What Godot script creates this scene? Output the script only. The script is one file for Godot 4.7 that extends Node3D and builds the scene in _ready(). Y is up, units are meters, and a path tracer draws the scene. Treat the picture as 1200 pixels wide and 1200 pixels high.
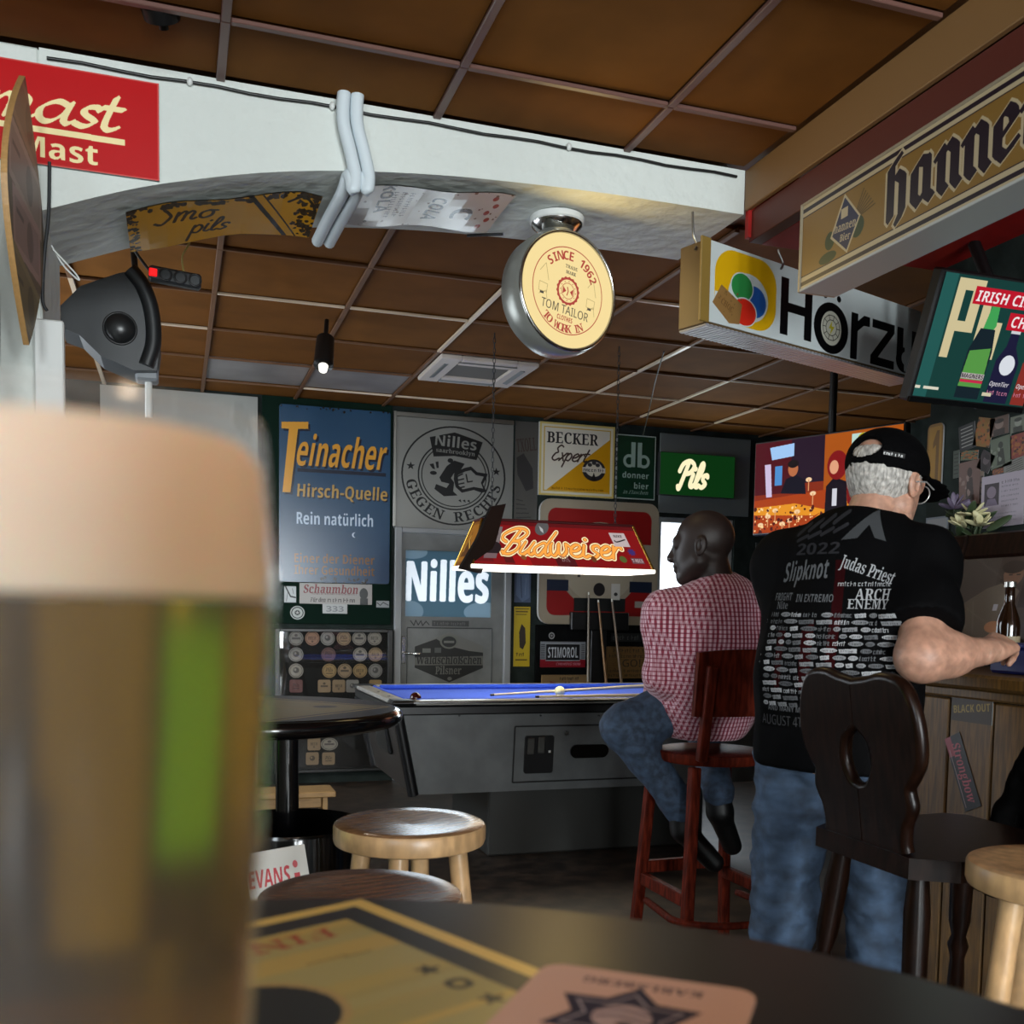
extends Node3D
# A pub corner with a beer glass close by, bar tables, a pool table and two men.
const H := 1.26          # height of the lens above the floor
const F := 1190.0        # focal length in pixels of the 1200 x 1200 frame
const CEIL := 2.75
const WALL := -7.43      # the far wall
const BEAM := -3.09      # front of the plaster beam
const TABLE_H := 1.10

var cam_right: Vector3
var cam_up: Vector3
var cam_fwd: Vector3
var used := {}
var M := {}

func _ready():
	aim()
	var cam := Camera3D.new()
	cam.name = "camera"
	cam.transform = Transform3D(Basis(cam_right, cam_up, -cam_fwd), Vector3(0, H, 0))
	cam.near = 0.05
	cam.far = 200.0
	cam.projection = Camera3D.PROJECTION_FRUSTUM
	cam.size = 0.05 * 1200.0 / F
	cam.frustum_offset = Vector2(0, 0.05 * 200.0 / F)
	add_child(cam)
	cam.current = true
	var lens := CameraAttributesPhysical.new()
	lens.frustum_focal_length = 35.0
	lens.frustum_focus_distance = 4.5
	lens.exposure_aperture = 11.0
	var env := Environment.new()
	env.background_mode = Environment.BG_SKY
	var sky_mat := ProceduralSkyMaterial.new()
	sky_mat.sky_top_color = Color(0.86, 0.93, 1.0)
	sky_mat.sky_horizon_color = Color(0.93, 0.96, 1.0)
	sky_mat.ground_bottom_color = Color(0.62, 0.65, 0.66)
	sky_mat.ground_horizon_color = Color(0.80, 0.84, 0.86)
	sky_mat.sky_energy_multiplier = 1.9
	sky_mat.ground_energy_multiplier = 1.9
	sky_mat.sun_angle_max = 0.0
	env.sky = Sky.new()
	env.sky.sky_material = sky_mat
	env.tonemap_mode = Environment.TONE_MAPPER_LINEAR
	env.tonemap_exposure = 1.0
	env.sdfgi_enabled = true
	env.ssao_enabled = true
	env.ssil_enabled = true
	var we := WorldEnvironment.new()
	we.name = "world"
	we.environment = env
	we.camera_attributes = lens
	add_child(we)
	# daylight from the street windows behind the guest who takes the picture
	for wx in [-1.0, 0.5, 1.7]:
		window_light("front_window_light", Vector3(wx, 1.5, 6.16), Vector3(0, 0, -1), 0.7, 2.0, 25.0, Color(0.94, 0.97, 0.98))
	window_light("side_window_light", Vector3(-1.56, 1.8, 0.9), Vector3(1, 0, 0), 0.9, 1.3, 5.0, Color(0.92, 0.97, 1.0))
	window_light("far_window_light", Vector3(-1.56, 1.6, -5.5), Vector3(1, 0, 0), 2.2, 1.6, 5.2, Color(0.94, 0.97, 1.0))
	window_light("back_window_light", Vector3(4.025, 1.63, -7.36), Vector3(0, 0, 1), 0.6, 0.75, 1.3, Color(0.95, 0.98, 1.0))
	window_light("door_pane_light", Vector3(1.95, 1.47, -7.40), Vector3(0, 0, 1), 0.6, 0.4, 0.5, Color(0.90, 0.96, 1.0))
	make_materials()
	build_room()
	build_ceiling()
	build_beam()
	build_far_wall()
	build_pool()
	build_stools_and_tables()
	build_hanging()
	build_bar_side()
	build_people()
	build_foreground()

func window_light(called: String, at: Vector3, towards: Vector3, w: float, h: float, energy: float, col: Color):
	var l := AreaLight3D.new()
	l.name = called
	l.area_size = Vector2(w, h)
	l.light_energy = energy
	l.light_color = col
	l.area_range = 14.0
	l.area_attenuation = 2.0
	l.shadow_enabled = true
	add_child(l, true)
	l.look_at_from_position(at, at + towards, Vector3.UP if absf(towards.y) < 0.9 else Vector3(0, 0, -1))
	return l

# ---------------------------------------------------------------- pixels to places
func aim():
	var yaw := deg_to_rad(18.35)
	var pit := deg_to_rad(-3.9)
	var rol := deg_to_rad(0.98)
	cam_fwd = Vector3(sin(yaw) * cos(pit), sin(pit), -cos(yaw) * cos(pit))
	var r := Vector3(cos(yaw), 0, sin(yaw))
	var u := r.cross(cam_fwd)
	cam_right = r * cos(rol) + u * sin(rol)
	cam_up = u * cos(rol) - r * sin(rol)

func ray(x: float, y: float) -> Vector3:
	return cam_fwd + cam_right * ((x - 600.0) / F) - cam_up * ((y - 800.0) / F)
func pd(x: float, y: float, d: float) -> Vector3:      # at a depth
	return ray(x, y) * d + Vector3(0, H, 0)
func pz(x: float, y: float, z: float) -> Vector3:      # on a plane across z
	var r := ray(x, y)
	return r * (z / r.z) + Vector3(0, H, 0)
func py(x: float, y: float, h: float) -> Vector3:      # on a level surface
	var r := ray(x, y)
	return r * ((h - H) / r.y) + Vector3(0, H, 0)
func px(x: float, y: float, wx: float) -> Vector3:     # on a plane across x
	var r := ray(x, y)
	return r * (wx / r.x) + Vector3(0, H, 0)

# ---------------------------------------------------------------- things and parts
func numbered(called: String) -> String:
	if not used.has(called):
		used[called] = 0
		return called
	used[called] += 1
	return "%s_%03d" % [called, used[called]]

func thing(called: String, label: String, category: String, at := Vector3.ZERO, turn := 0.0, group := "") -> Node3D:
	var o := Node3D.new()
	o.name = numbered(called)
	add_child(o)
	o.position = at
	o.rotation.y = turn
	tag(o, label, category, group)
	return o

func tag(o: Node, label: String, category: String, group := ""):
	if label:
		o.set_meta("label", label)
	if category:
		o.set_meta("category", category)
	if group:
		o.set_meta("group", group)

func part(called: String, mesh: Mesh, mats, parent: Node, at := Vector3.ZERO, turn := Vector3.ZERO) -> MeshInstance3D:
	var o := MeshInstance3D.new()
	o.name = called if parent != self else numbered(called)
	o.mesh = mesh
	if mats is Array:
		for i in mats.size():
			o.set_surface_override_material(i, mats[i])
	else:
		o.material_override = mats
	parent.add_child(o, true)
	o.position = at
	o.rotation = turn
	return o

func solo(called: String, label: String, category: String, mesh: Mesh, mats, at := Vector3.ZERO, turn := Vector3.ZERO, group := "") -> MeshInstance3D:
	var o := part(called, mesh, mats, self, at, turn)
	tag(o, label, category, group)
	return o

func structure(called: String, mesh: Mesh, mats, at := Vector3.ZERO) -> MeshInstance3D:
	var o := part(called, mesh, mats, self, at)
	o.set_meta("kind", "structure")
	return o

# ---------------------------------------------------------------- meshes
class MB:
	var v := PackedVector3Array()
	var n := PackedVector3Array()
	var t := PackedVector2Array()
	func tri(a: Vector3, b: Vector3, c: Vector3, na: Vector3, nb: Vector3, nc: Vector3, ua := Vector2.ZERO, ub := Vector2.ZERO, uc := Vector2.ZERO):
		v.push_back(a); n.push_back(na); t.push_back(ua)
		if (b - a).cross(c - a).dot(na + nb + nc) > 0.0:
			v.push_back(c); n.push_back(nc); t.push_back(uc)
			v.push_back(b); n.push_back(nb); t.push_back(ub)
		else:
			v.push_back(b); n.push_back(nb); t.push_back(ub)
			v.push_back(c); n.push_back(nc); t.push_back(uc)
	func quad(a: Vector3, b: Vector3, c: Vector3, d: Vector3, nn: Vector3):
		tri(a, b, c, nn, nn, nn, Vector2(0, 1), Vector2(1, 1), Vector2(1, 0))
		tri(a, c, d, nn, nn, nn, Vector2(0, 1), Vector2(1, 0), Vector2(0, 0))
	func box(c: Vector3, s: Vector3, bev := 0.0, x := Transform3D.IDENTITY) -> MB:
		var h := s * 0.5
		bev = minf(bev, minf(h.x, minf(h.y, h.z)) * 0.9)
		var pt := func(sg: Vector3, axis: int) -> Vector3:
			var p := Vector3(sg.x * (h.x - bev), sg.y * (h.y - bev), sg.z * (h.z - bev))
			p[axis] = sg[axis] * h[axis]
			return x * (c + p)
		for a in 3:
			var b := (a + 1) % 3
			var e := (a + 2) % 3
			for sa in [-1.0, 1.0]:
				var nn := Vector3.ZERO
				nn[a] = sa
				var q := []
				for sb in [[-1.0, -1.0], [1.0, -1.0], [1.0, 1.0], [-1.0, 1.0]]:
					var sg := Vector3.ZERO
					sg[a] = sa; sg[b] = sb[0]; sg[e] = sb[1]
					q.append(pt.call(sg, a))
				quad(q[0], q[1], q[2], q[3], (x.basis * nn).normalized())
				if bev > 0.0:
					for sb in [-1.0, 1.0]:
						var s1 := Vector3.ZERO
						s1[a] = sa; s1[b] = sb; s1[e] = -1.0
						var s2 := s1
						s2[e] = 1.0
						var nb := Vector3.ZERO
						nb[a] = sa; nb[b] = sb
						quad(pt.call(s1, a), pt.call(s1, b), pt.call(s2, b), pt.call(s2, a), (x.basis * nb).normalized())
		if bev > 0.0:
			for i in 8:
				var sg := Vector3(1.0 if i & 1 else -1.0, 1.0 if i & 2 else -1.0, 1.0 if i & 4 else -1.0)
				var nn: Vector3 = (x.basis * sg).normalized()
				tri(pt.call(sg, 0), pt.call(sg, 1), pt.call(sg, 2), nn, nn, nn)
		return self
	func lathe(prof: Array, segs := 32, x := Transform3D.IDENTITY, sharp := 40.0) -> MB:
		var m := prof.size()
		var sn := []
		for i in m - 1:
			var d: Vector2 = prof[i + 1] - prof[i]
			sn.append(Vector2(d.y, -d.x).normalized())
		for i in m - 1:
			var n0: Vector2 = sn[i]
			var n1: Vector2 = sn[i]
			if i > 0 and absf(rad_to_deg(sn[i - 1].angle_to(sn[i]))) < sharp:
				n0 = (sn[i - 1] + sn[i]).normalized()
			if i < m - 2 and absf(rad_to_deg(sn[i].angle_to(sn[i + 1]))) < sharp:
				n1 = (sn[i] + sn[i + 1]).normalized()
			var p0: Vector2 = prof[i]
			var p1: Vector2 = prof[i + 1]
			for k in segs:
				var a0 := TAU * k / segs
				var a1 := TAU * (k + 1) / segs
				var c0 := Vector3(cos(a0), 0, sin(a0))
				var c1 := Vector3(cos(a1), 0, sin(a1))
				var up := Vector3.UP
				var A := x * (c0 * p0.x + up * p0.y)
				var B := x * (c1 * p0.x + up * p0.y)
				var C := x * (c1 * p1.x + up * p1.y)
				var D := x * (c0 * p1.x + up * p1.y)
				var NA := (x.basis * (c0 * n0.x + up * n0.y)).normalized()
				var NB := (x.basis * (c1 * n0.x + up * n0.y)).normalized()
				var NC := (x.basis * (c1 * n1.x + up * n1.y)).normalized()
				var ND := (x.basis * (c0 * n1.x + up * n1.y)).normalized()
				if p0.x > 1e-6:
					tri(A, B, C, NA, NB, NC)
				if p1.x > 1e-6:
					tri(A, C, D, NA, NC, ND)
		return self
	func tube(pts: Array, rad, sides := 10, caps := true) -> MB:
		var m := pts.size()
		var rings := []
		var dirs := []
		var up := Vector3.UP
		for i in m:
			var d: Vector3 = (pts[mini(i + 1, m - 1)] - pts[maxi(i - 1, 0)]).normalized()
			if i == 0:
				up = d.cross(Vector3.RIGHT if absf(d.x) < 0.8 else Vector3.UP).normalized()
			else:
				up = (up - d * up.dot(d)).normalized()
			var w := d.cross(up)
			var r: float = rad[i] if rad is Array else rad
			var ring := []
			for k in sides:
				var a := TAU * k / sides
				ring.append([pts[i] + (up * cos(a) + w * sin(a)) * r, up * cos(a) + w * sin(a)])
			rings.append(ring)
			dirs.append(d)
		for i in m - 1:
			for k in sides:
				var k2 := (k + 1) % sides
				var a: Array = rings[i][k]
				var b: Array = rings[i][k2]
				var c: Array = rings[i + 1][k2]
				var e: Array = rings[i + 1][k]
				tri(a[0], b[0], c[0], a[1], b[1], c[1])
				tri(a[0], c[0], e[0], a[1], c[1], e[1])
		if caps:
			for k in sides:
				var k2 := (k + 1) % sides
				tri(pts[0], rings[0][k][0], rings[0][k2][0], -dirs[0], -dirs[0], -dirs[0])
				tri(pts[m - 1], rings[m - 1][k][0], rings[m - 1][k2][0], dirs[m - 1], dirs[m - 1], dirs[m - 1])
		return self
	func cyl(a: Vector3, b: Vector3, ra: float, rb: float, sides := 16) -> MB:
		return tube([a, b], [ra, rb], sides)
	func ball(c: Vector3, r: Vector3, rings := 10, segs := 16) -> MB:
		for i in rings:
			for k in segs:
				var q := []
				for e in [[i, k], [i + 1, k], [i + 1, k + 1], [i, k + 1]]:
					var th: float = PI * e[0] / rings
					var ph: float = TAU * e[1] / segs
					q.append(Vector3(sin(th) * cos(ph), cos(th), sin(th) * sin(ph)))
				var nn := []
				var pp := []
				for e in q:
					nn.append(Vector3(e.x / r.x, e.y / r.y, e.z / r.z).normalized())
					pp.append(c + e * r)
				if i < rings - 1:
					tri(pp[0], pp[1], pp[2], nn[0], nn[1], nn[2])
				if i > 0:
					tri(pp[0], pp[2], pp[3], nn[0], nn[2], nn[3])
		return self
	# flat faces of a polygon pushed along z; front goes into this builder, the rest into «rest»
	func slab(poly: PackedVector2Array, z0: float, z1: float, rest: MB, x := Transform3D.IDENTITY, bev := 0.0) -> MB:
		var lo := poly[0]
		var hi := poly[0]
		for p in poly:
			lo = Vector2(minf(lo.x, p.x), minf(lo.y, p.y))
			hi = Vector2(maxf(hi.x, p.x), maxf(hi.y, p.y))
		var sz := hi - lo
		var ids := Geometry2D.triangulate_polygon(poly)
		var nf := (x.basis * Vector3(0, 0, 1)).normalized()
		for i in range(0, ids.size(), 3):
			var f := []
			var b := []
			var u := []
			for k in 3:
				var p: Vector2 = poly[ids[i + k]]
				f.append(x * Vector3(p.x, p.y, z1))
				b.append(x * Vector3(p.x, p.y, z0))
				u.append(Vector2((p.x - lo.x) / sz.x, (hi.y - p.y) / sz.y))
			tri(f[0], f[1], f[2], nf, nf, nf, u[0], u[1], u[2])
			rest.tri(b[0], b[1], b[2], -nf, -nf, -nf, u[0], u[1], u[2])
		var area := 0.0
		for i in poly.size():
			area += poly[i].cross(poly[(i + 1) % poly.size()])
		var sgn := 1.0 if area > 0 else -1.0
		for i in poly.size():
			var p: Vector2 = poly[i]
			var q: Vector2 = poly[(i + 1) % poly.size()]
			var d := (q - p).normalized()
			var nn := (x.basis * Vector3(d.y * sgn, -d.x * sgn, 0)).normalized()
			rest.quad(x * Vector3(p.x, p.y, z0), x * Vector3(q.x, q.y, z0), x * Vector3(q.x, q.y, z1), x * Vector3(p.x, p.y, z1), nn)
		return self
	func done(into: ArrayMesh = null) -> ArrayMesh:
		var m := into if into else ArrayMesh.new()
		var a := []
		a.resize(Mesh.ARRAY_MAX)
		a[Mesh.ARRAY_VERTEX] = v
		a[Mesh.ARRAY_NORMAL] = n
		a[Mesh.ARRAY_TEX_UV] = t
		m.add_surface_from_arrays(Mesh.PRIMITIVE_TRIANGLES, a)
		return m

func rrect(w: float, h: float, r: float, seg := 5) -> PackedVector2Array:
	var p := PackedVector2Array()
	if r <= 0.0:
		return PackedVector2Array([Vector2(-w / 2, -h / 2), Vector2(w / 2, -h / 2), Vector2(w / 2, h / 2), Vector2(-w / 2, h / 2)])
	for c in [[1, -1, -90], [1, 1, 0], [-1, 1, 90], [-1, -1, 180]]:
		for k in seg + 1:
			var a := deg_to_rad(c[2] + 90.0 * k / seg)
			p.append(Vector2(c[0] * (w / 2 - r) + r * cos(a), c[1] * (h / 2 - r) + r * sin(a)))
	return p

func disc(rx: float, ry: float, seg := 40) -> PackedVector2Array:
	var p := PackedVector2Array()
	for k in seg:
		p.append(Vector2(rx * cos(TAU * k / seg), ry * sin(TAU * k / seg)))
	return p

func plate_mesh(poly: PackedVector2Array, t: float) -> ArrayMesh:
	var f := MB.new()
	var r := MB.new()
	f.slab(poly, -t, 0.0, r)
	return r.done(f.done())

func box_mesh(s: Vector3, bev := 0.0, c := Vector3.ZERO) -> ArrayMesh:
	return MB.new().box(c, s, bev).done()

# a wall across one axis with openings; u runs along it, all in metres; holes are Rect2(u, y, du, dy)
func wall_mesh(u0: float, u1: float, y0: float, y1: float, holes: Array, along_x: bool, at: float, thick: float) -> ArrayMesh:
	var us := [u0, u1]
	var ys := [y0, y1]
	for h in holes:
		us.append_array([h.position.x, h.end.x])
		ys.append_array([h.position.y, h.end.y])
	us.sort()
	ys.sort()
	var b := MB.new()
	for i in us.size() - 1:
		for j in ys.size() - 1:
			if us[i + 1] - us[i] < 1e-4 or ys[j + 1] - ys[j] < 1e-4:
				continue
			var mid := Vector2((us[i] + us[i + 1]) / 2, (ys[j] + ys[j + 1]) / 2)
			if holes.any(func(h): return h.has_point(mid)):
				continue
			if along_x:
				b.box(Vector3(mid.x, mid.y, at), Vector3(us[i + 1] - us[i], ys[j + 1] - ys[j], thick))
			else:
				b.box(Vector3(at, mid.y, mid.x), Vector3(thick, ys[j + 1] - ys[j], us[i + 1] - us[i]))
	return b.done()

func curve(pts: Array, per := 8) -> Array:              # Catmull-Rom, 2D or 3D
	var out := []
	for i in pts.size() - 1:
		var p0 = pts[maxi(i - 1, 0)]
		var p1 = pts[i]
		var p2 = pts[i + 1]
		var p3 = pts[mini(i + 2, pts.size() - 1)]
		for k in per:
			var t := float(k) / per
			out.append(0.5 * ((2.0 * p1) + (p2 - p0) * t + (2.0 * p0 - 5.0 * p1 + 4.0 * p2 - p3) * t * t + (3.0 * p1 - p0 - 3.0 * p2 + p3) * t * t * t))
	out.append(pts[pts.size() - 1])
	return out

# ---------------------------------------------------------------- prints
class Canvas:
	var im: Image
	var w: int
	var h: int
	static var fonts := {}
	static var letters := {}
	static var script_letters := {
		"a": [1.05, [[.85, .85, .5, 1, .1, .6, .15, .1, .45, 0, .8, .5, .9, 1], [.9, 1, .82, .2, .95, 0, 1.1, .15]]],
		"b": [1.0, [[.1, .3, .35, 1.2, .5, 1.8, .3, 1.9, .2, 1.2, .2, .2, .45, 0, .8, .3, .75, .8, .5, .95, .25, .7]]],
		"d": [1.1, [[.85, .85, .5, 1, .1, .6, .15, .1, .45, 0, .8, .5], [1.02, 1.9, .85, .6, .85, .1, 1.0, 0, 1.15, .15]]],
		"e": [.88, [[.1, .45, .5, .5, .75, .8, .5, 1, .15, .7, .15, .2, .45, 0, .8, .1, .95, .3]]],
		"h": [1.0, [[.1, 0, .25, 1, .45, 1.8, .3, 1.9, .2, 1.3, .12, 0], [.15, .4, .45, .95, .7, .85, .65, .2, .8, 0, 1.0, .15]]],
		"i": [.5, [[.15, 1, .1, .2, .3, 0, .5, .15], [.2, 1.42, .24, 1.47]]],
		"l": [.5, [[.1, .3, .45, 1.3, .4, 1.9, .2, 1.7, .12, .3, .3, 0, .5, .15]]],
		"m": [1.35, [[.1, 1, .1, 0], [.1, .5, .4, 1, .6, .8, .55, 0], [.57, .5, .85, 1, 1.05, .8, 1.0, .2, 1.15, 0, 1.3, .15]]],
		"n": [1.0, [[.1, 1, .1, 0], [.1, .5, .4, 1, .65, .8, .6, .2, .75, 0, .95, .15]]],
		"o": [.95, [[.5, 1, .15, .7, .15, .25, .45, 0, .78, .3, .75, .8, .5, 1, .95, .95]]],
		"p": [.95, [[.15, 1, .1, -.8], [.12, .6, .45, 1, .8, .6, .6, .05, .2, .15]]],
		"r": [.68, [[.1, 1, .1, 0], [.1, .5, .35, .95, .6, .95, .66, .8]]],
		"s": [.75, [[.1, .1, .4, 0, .65, .3, .3, .6, .3, .9, .6, 1, .7, .85]]],
		"t": [.6, [[.3, 1.6, .2, .3, .35, 0, .6, .15], [0, 1.05, .6, 1.05]]],
		"u": [1.05, [[.1, 1, .1, .3, .35, 0, .7, .4, .8, 1], [.8, 1, .75, .2, .9, 0, 1.08, .15]]],
		"w": [1.4, [[.1, 1, .1, .3, .35, 0, .6, .4, .65, 1], [.65, 1, .65, .3, .9, 0, 1.2, .4, 1.15, 1, 1.4, .8]]],
		"x": [.8, [[.1, 1, .7, 0], [.75, 1, .1, 0]]],
		"y": [.9, [[.1, 1, .15, .4, .4, .1, .75, 1], [.75, 1, .5, -.5, .2, -.8, .05, -.5]]],
		"B": [1.3, [[.45, 1.95, .2, 0], [-.1, .95, -.55, 1.2, -.6, 1.6, 0, 2.05, .7, 2.05, 1.15, 1.7, .85, 1.15, .35, 1.05], [.35, 1.05, .95, .95, 1.1, .4, .7, 0, .2, .05, 0, .2]]],
		"E": [1.0, [[.9, 1.8, .5, 2, .2, 1.6, .5, 1.1, .2, .9, .05, .3, .5, 0, 1.0, .3]]],
		"F": [1.0, [[.5, 1.8, .3, .2, .1, 0, -.1, .2], [-.1, 1.6, .2, 1.9, .9, 1.8, 1.2, 1.95], [.2, 1.0, .8, 1.05]]],
		"P": [1.15, [[.5, 1.9, .25, -.1, .05, 0], [-.2, 1.2, 0, 1.8, .6, 2.05, 1.15, 1.7, .95, 1.15, .4, 1.0]]],
		"S": [1.1, [[.95, 1.7, .6, 2.0, .25, 1.6, .6, 1.1, .85, .6, .5, 0, .05, .25]]],
		"T": [1.0, [[.5, 1.8, .35, .2, .5, 0], [-.1, 1.6, .2, 1.9, .9, 1.8, 1.1, 1.95]]],
	}
	func _init(ww: int, hh: int, bg: Color):
		w = ww
		h = hh
		im = Image.create(w, h, false, Image.FORMAT_RGB8)
		im.fill(bg)
	func rect(x: float, y: float, ww: float, hh: float, c: Color):
		im.fill_rect(Rect2i(roundi(x), roundi(y), maxi(1, roundi(ww)), maxi(1, roundi(hh))), c)
	func poly(p: Array, c: Color):
		var lo := 1e9
		var hi := -1e9
		for q in p:
			lo = minf(lo, q.y)
			hi = maxf(hi, q.y)
		var m := p.size()
		for y in range(maxi(0, floori(lo)), mini(h, ceili(hi) + 1)):
			var yy := y + 0.5
			var xs := []
			for i in m:
				var a: Vector2 = p[i]
				var b: Vector2 = p[(i + 1) % m]
				if (a.y <= yy) != (b.y <= yy):
					xs.append(a.x + (b.x - a.x) * (yy - a.y) / (b.y - a.y))
			xs.sort()
			for i in range(0, xs.size() - 1, 2):
				var x0 := maxi(0, roundi(xs[i]))
				var x1 := mini(w, roundi(xs[i + 1]))
				if x1 > x0:
					im.fill_rect(Rect2i(x0, y, x1 - x0, 1), c)
	func oval(x: float, y: float, rx: float, ry: float, c: Color):
		var p := []
		for k in 40:
			p.append(Vector2(x + rx * cos(TAU * k / 40), y + ry * sin(TAU * k / 40)))
		poly(p, c)
	func ring(x: float, y: float, r: float, wd: float, c: Color):
		var p := []
		for k in 65:
			p.append(Vector2(x + r * cos(TAU * k / 64), y + r * sin(TAU * k / 64)))
		line(p, wd, c)
	func line(p: Array, wd: float, c: Color, round_ends := true):
		for i in p.size() - 1:
			var a: Vector2 = p[i]
			var b: Vector2 = p[i + 1]
			var d := (b - a).normalized().orthogonal() * wd * 0.5
			if d == Vector2.ZERO:
				continue
			poly([a + d, b + d, b - d, a - d], c)
		if round_ends and wd > 2.5:
			for q in p:
				oval_small(q, wd * 0.5, c)
	func oval_small(q: Vector2, r: float, c: Color):
		var p := []
		for k in 10:
			p.append(q + Vector2(r, 0).rotated(TAU * k / 10))
		poly(p, c)
	func nib(p: Array, wd: float, deg: float, thin: float, c: Color):    # a broad pen held at one angle
		var e := Vector2(cos(deg_to_rad(deg)), -sin(deg_to_rad(deg))) * wd * 0.5
		var f := e.orthogonal().normalized() * thin * 0.5
		for i in p.size() - 1:
			var a: Vector2 = p[i]
			var b: Vector2 = p[i + 1]
			poly(Array(Geometry2D.convex_hull(PackedVector2Array([a + e + f, a - e + f, a + e - f, a - e - f, b + e + f, b - e + f, b + e - f, b - e - f]))), c)
	static func glyphs(s: String, font: String, bold: bool) -> Array:
		var key := s + "|" + font + str(bold)
		if not letters.has(key):
			var fk := font + str(bold)
			if not fonts.has(fk):
				var f := SystemFont.new()
				f.font_names = PackedStringArray([font])
				f.font_weight = 700 if bold else 400
				fonts[fk] = f
			var tm := TextMesh.new()
			tm.font = fonts[fk]
			tm.text = s
			tm.depth = 0.0
			tm.font_size = 64
			tm.pixel_size = 0.01
			tm.curve_step = 3.0
			var a := tm.get_mesh_arrays()
			var pts := []
			var lo := Vector2(1e9, 1e9)
			var hi := -lo
			for q: Vector3 in a[Mesh.ARRAY_VERTEX]:
				var e := Vector2(q.x, -q.y)
				pts.append(e)
				lo = lo.min(e)
				hi = hi.max(e)
			letters[key] = [pts, lo, hi]
		return letters[key]
	# lettering stretched into a box; then slanted and turned about the box's middle
	func text(s: String, x: float, y: float, ww: float, hh: float, c: Color, font := "Droid Sans", bold := true, slant := 0.0, turn := 0.0):
		var g := glyphs(s, font, bold)
		var lo: Vector2 = g[1]
		var sz: Vector2 = g[2] - g[1]
		var mid := Vector2(x + ww / 2, y + hh / 2)
		var pts := []
		for q: Vector2 in g[0]:
			var e := Vector2((q.x - lo.x) / sz.x * ww - ww / 2, (q.y - lo.y) / sz.y * hh - hh / 2)
			e.x -= e.y * slant
			pts.append(mid + e.rotated(deg_to_rad(turn)))
		for i in range(0, pts.size() - 2, 3):
			poly([pts[i], pts[i + 1], pts[i + 2]], c)
	# letters along an arc; angles in degrees clockwise from the top; outside: feet towards the centre
	func arc(s: String, cx: float, cy: float, r: float, a0: float, a1: float, hh: float, c: Color, inward := false, font := "Droid Sans", bold := true):
		for i in s.length():
			if s[i] == " ":
				continue
			var a := a0 + (a1 - a0) * (i + 0.5) / s.length()
			var g := glyphs(s[i], font, bold)
			var sz: Vector2 = g[2] - g[1]
			var ww := hh * sz.x / maxf(sz.y, 0.2)
			ww = minf(ww, hh)
			var at := Vector2(cx, cy) + Vector2(0, -r).rotated(deg_to_rad(a))
			text(s[i], at.x - ww / 2, at.y - hh / 2, ww, hh, c, font, bold, 0.0, a + (180.0 if inward else 0.0))
	func script(s: String, x: float, y: float, xh: float, wd: float, c: Color, slant := 0.35, wide := 1.0, turn := 0.0, pen := false):
		var at := 0.0
		for ch in s:
			if ch == " ":
				at += 0.7
				continue
			var L = script_letters[ch]
			for st in L[1]:
				var q := []
				for i in range(0, st.size(), 2):
					q.append(Vector2((at + st[i]) * wide + st[i + 1] * slant, -st[i + 1]) * xh)
				var sm := []
				for i in q.size() - 1:
					var p0: Vector2 = q[maxi(i - 1, 0)]
					var p1: Vector2 = q[i]
					var p2: Vector2 = q[i + 1]
					var p3: Vector2 = q[mini(i + 2, q.size() - 1)]
					for k in 6:
						sm.append(p1.cubic_interpolate(p2, p0, p3, k / 6.0))
				sm.append(q[q.size() - 1])
				var r := []
				for e in sm:
					r.append(Vector2(x, y) + e.rotated(deg_to_rad(turn)))
				if pen:
					nib(r, wd, 40, wd * 0.35, c)
				else:
					line(r, wd, c)
			at += L[0]
	func star(x: float, y: float, r: float, c: Color, pts := 5, inner := 0.4, turn := 0.0):
		var p := []
		for k in pts * 2:
			p.append(Vector2(x, y) + Vector2(0, -(r if k % 2 == 0 else r * inner)).rotated(PI * k / pts + turn))
		poly(p, c)
	# fine irregular wear of a given colour
	func specks(count: int, r0: float, r1: float, c: Color, sd: int, area := Rect2(0, 0, 1, 1)):
		var g := RandomNumberGenerator.new()
		g.seed = sd
		for i in count:
			var q := Vector2(w * (area.position.x + area.size.x * g.randf()), h * (area.position.y + area.size.y * g.randf()))
			var r := g.randf_range(r0, r1)
			var p := []
			for k in 7:
				p.append(q + Vector2(r * g.randf_range(0.5, 1.2), 0).rotated(TAU * k / 7))
			poly(p, c)
	# rows of small worn letters that cannot be read
	func marks(x: float, y: float, ww: float, hh: float, c: Color, sd: int):
		var g := RandomNumberGenerator.new()
		g.seed = sd
		var at := x
		while at < x + ww - hh * 0.4:
			var l := hh * g.randf_range(0.25, 0.6)
			match g.randi() % 4:
				0: rect(at, y, hh * 0.16, hh, c); rect(at, y + hh * 0.4, l, hh * 0.16, c)
				1: rect(at, y + hh * 0.2, l, hh * 0.16, c); rect(at + l * 0.4, y, hh * 0.16, hh, c)
				2: rect(at, y + hh * 0.25, hh * 0.15, hh * 0.75, c); rect(at + l, y + hh * 0.25, hh * 0.15, hh * 0.75, c); rect(at, y + hh * 0.25, l, hh * 0.15, c)
				3: rect(at, y + hh * 0.25, l, hh * 0.15, c); rect(at, y + hh * 0.85, l, hh * 0.15, c); rect(at, y + hh * 0.25, hh * 0.15, hh * 0.7, c)
			at += l + hh * (0.3 if g.randf() < 0.85 else 0.7)
	func vmarks(x: float, y: float, ww: float, hh: float, c: Color, sd: int):
		var g := RandomNumberGenerator.new()
		g.seed = sd
		var at := y
		while at < y + hh - ww * 0.4:
			var l := ww * g.randf_range(0.25, 0.6)
			rect(x, at, ww, ww * 0.16, c)
			rect(x + ww * g.randf_range(0.0, 0.7), at, ww * 0.16, l, c)
			at += l + ww * 0.3
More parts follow.
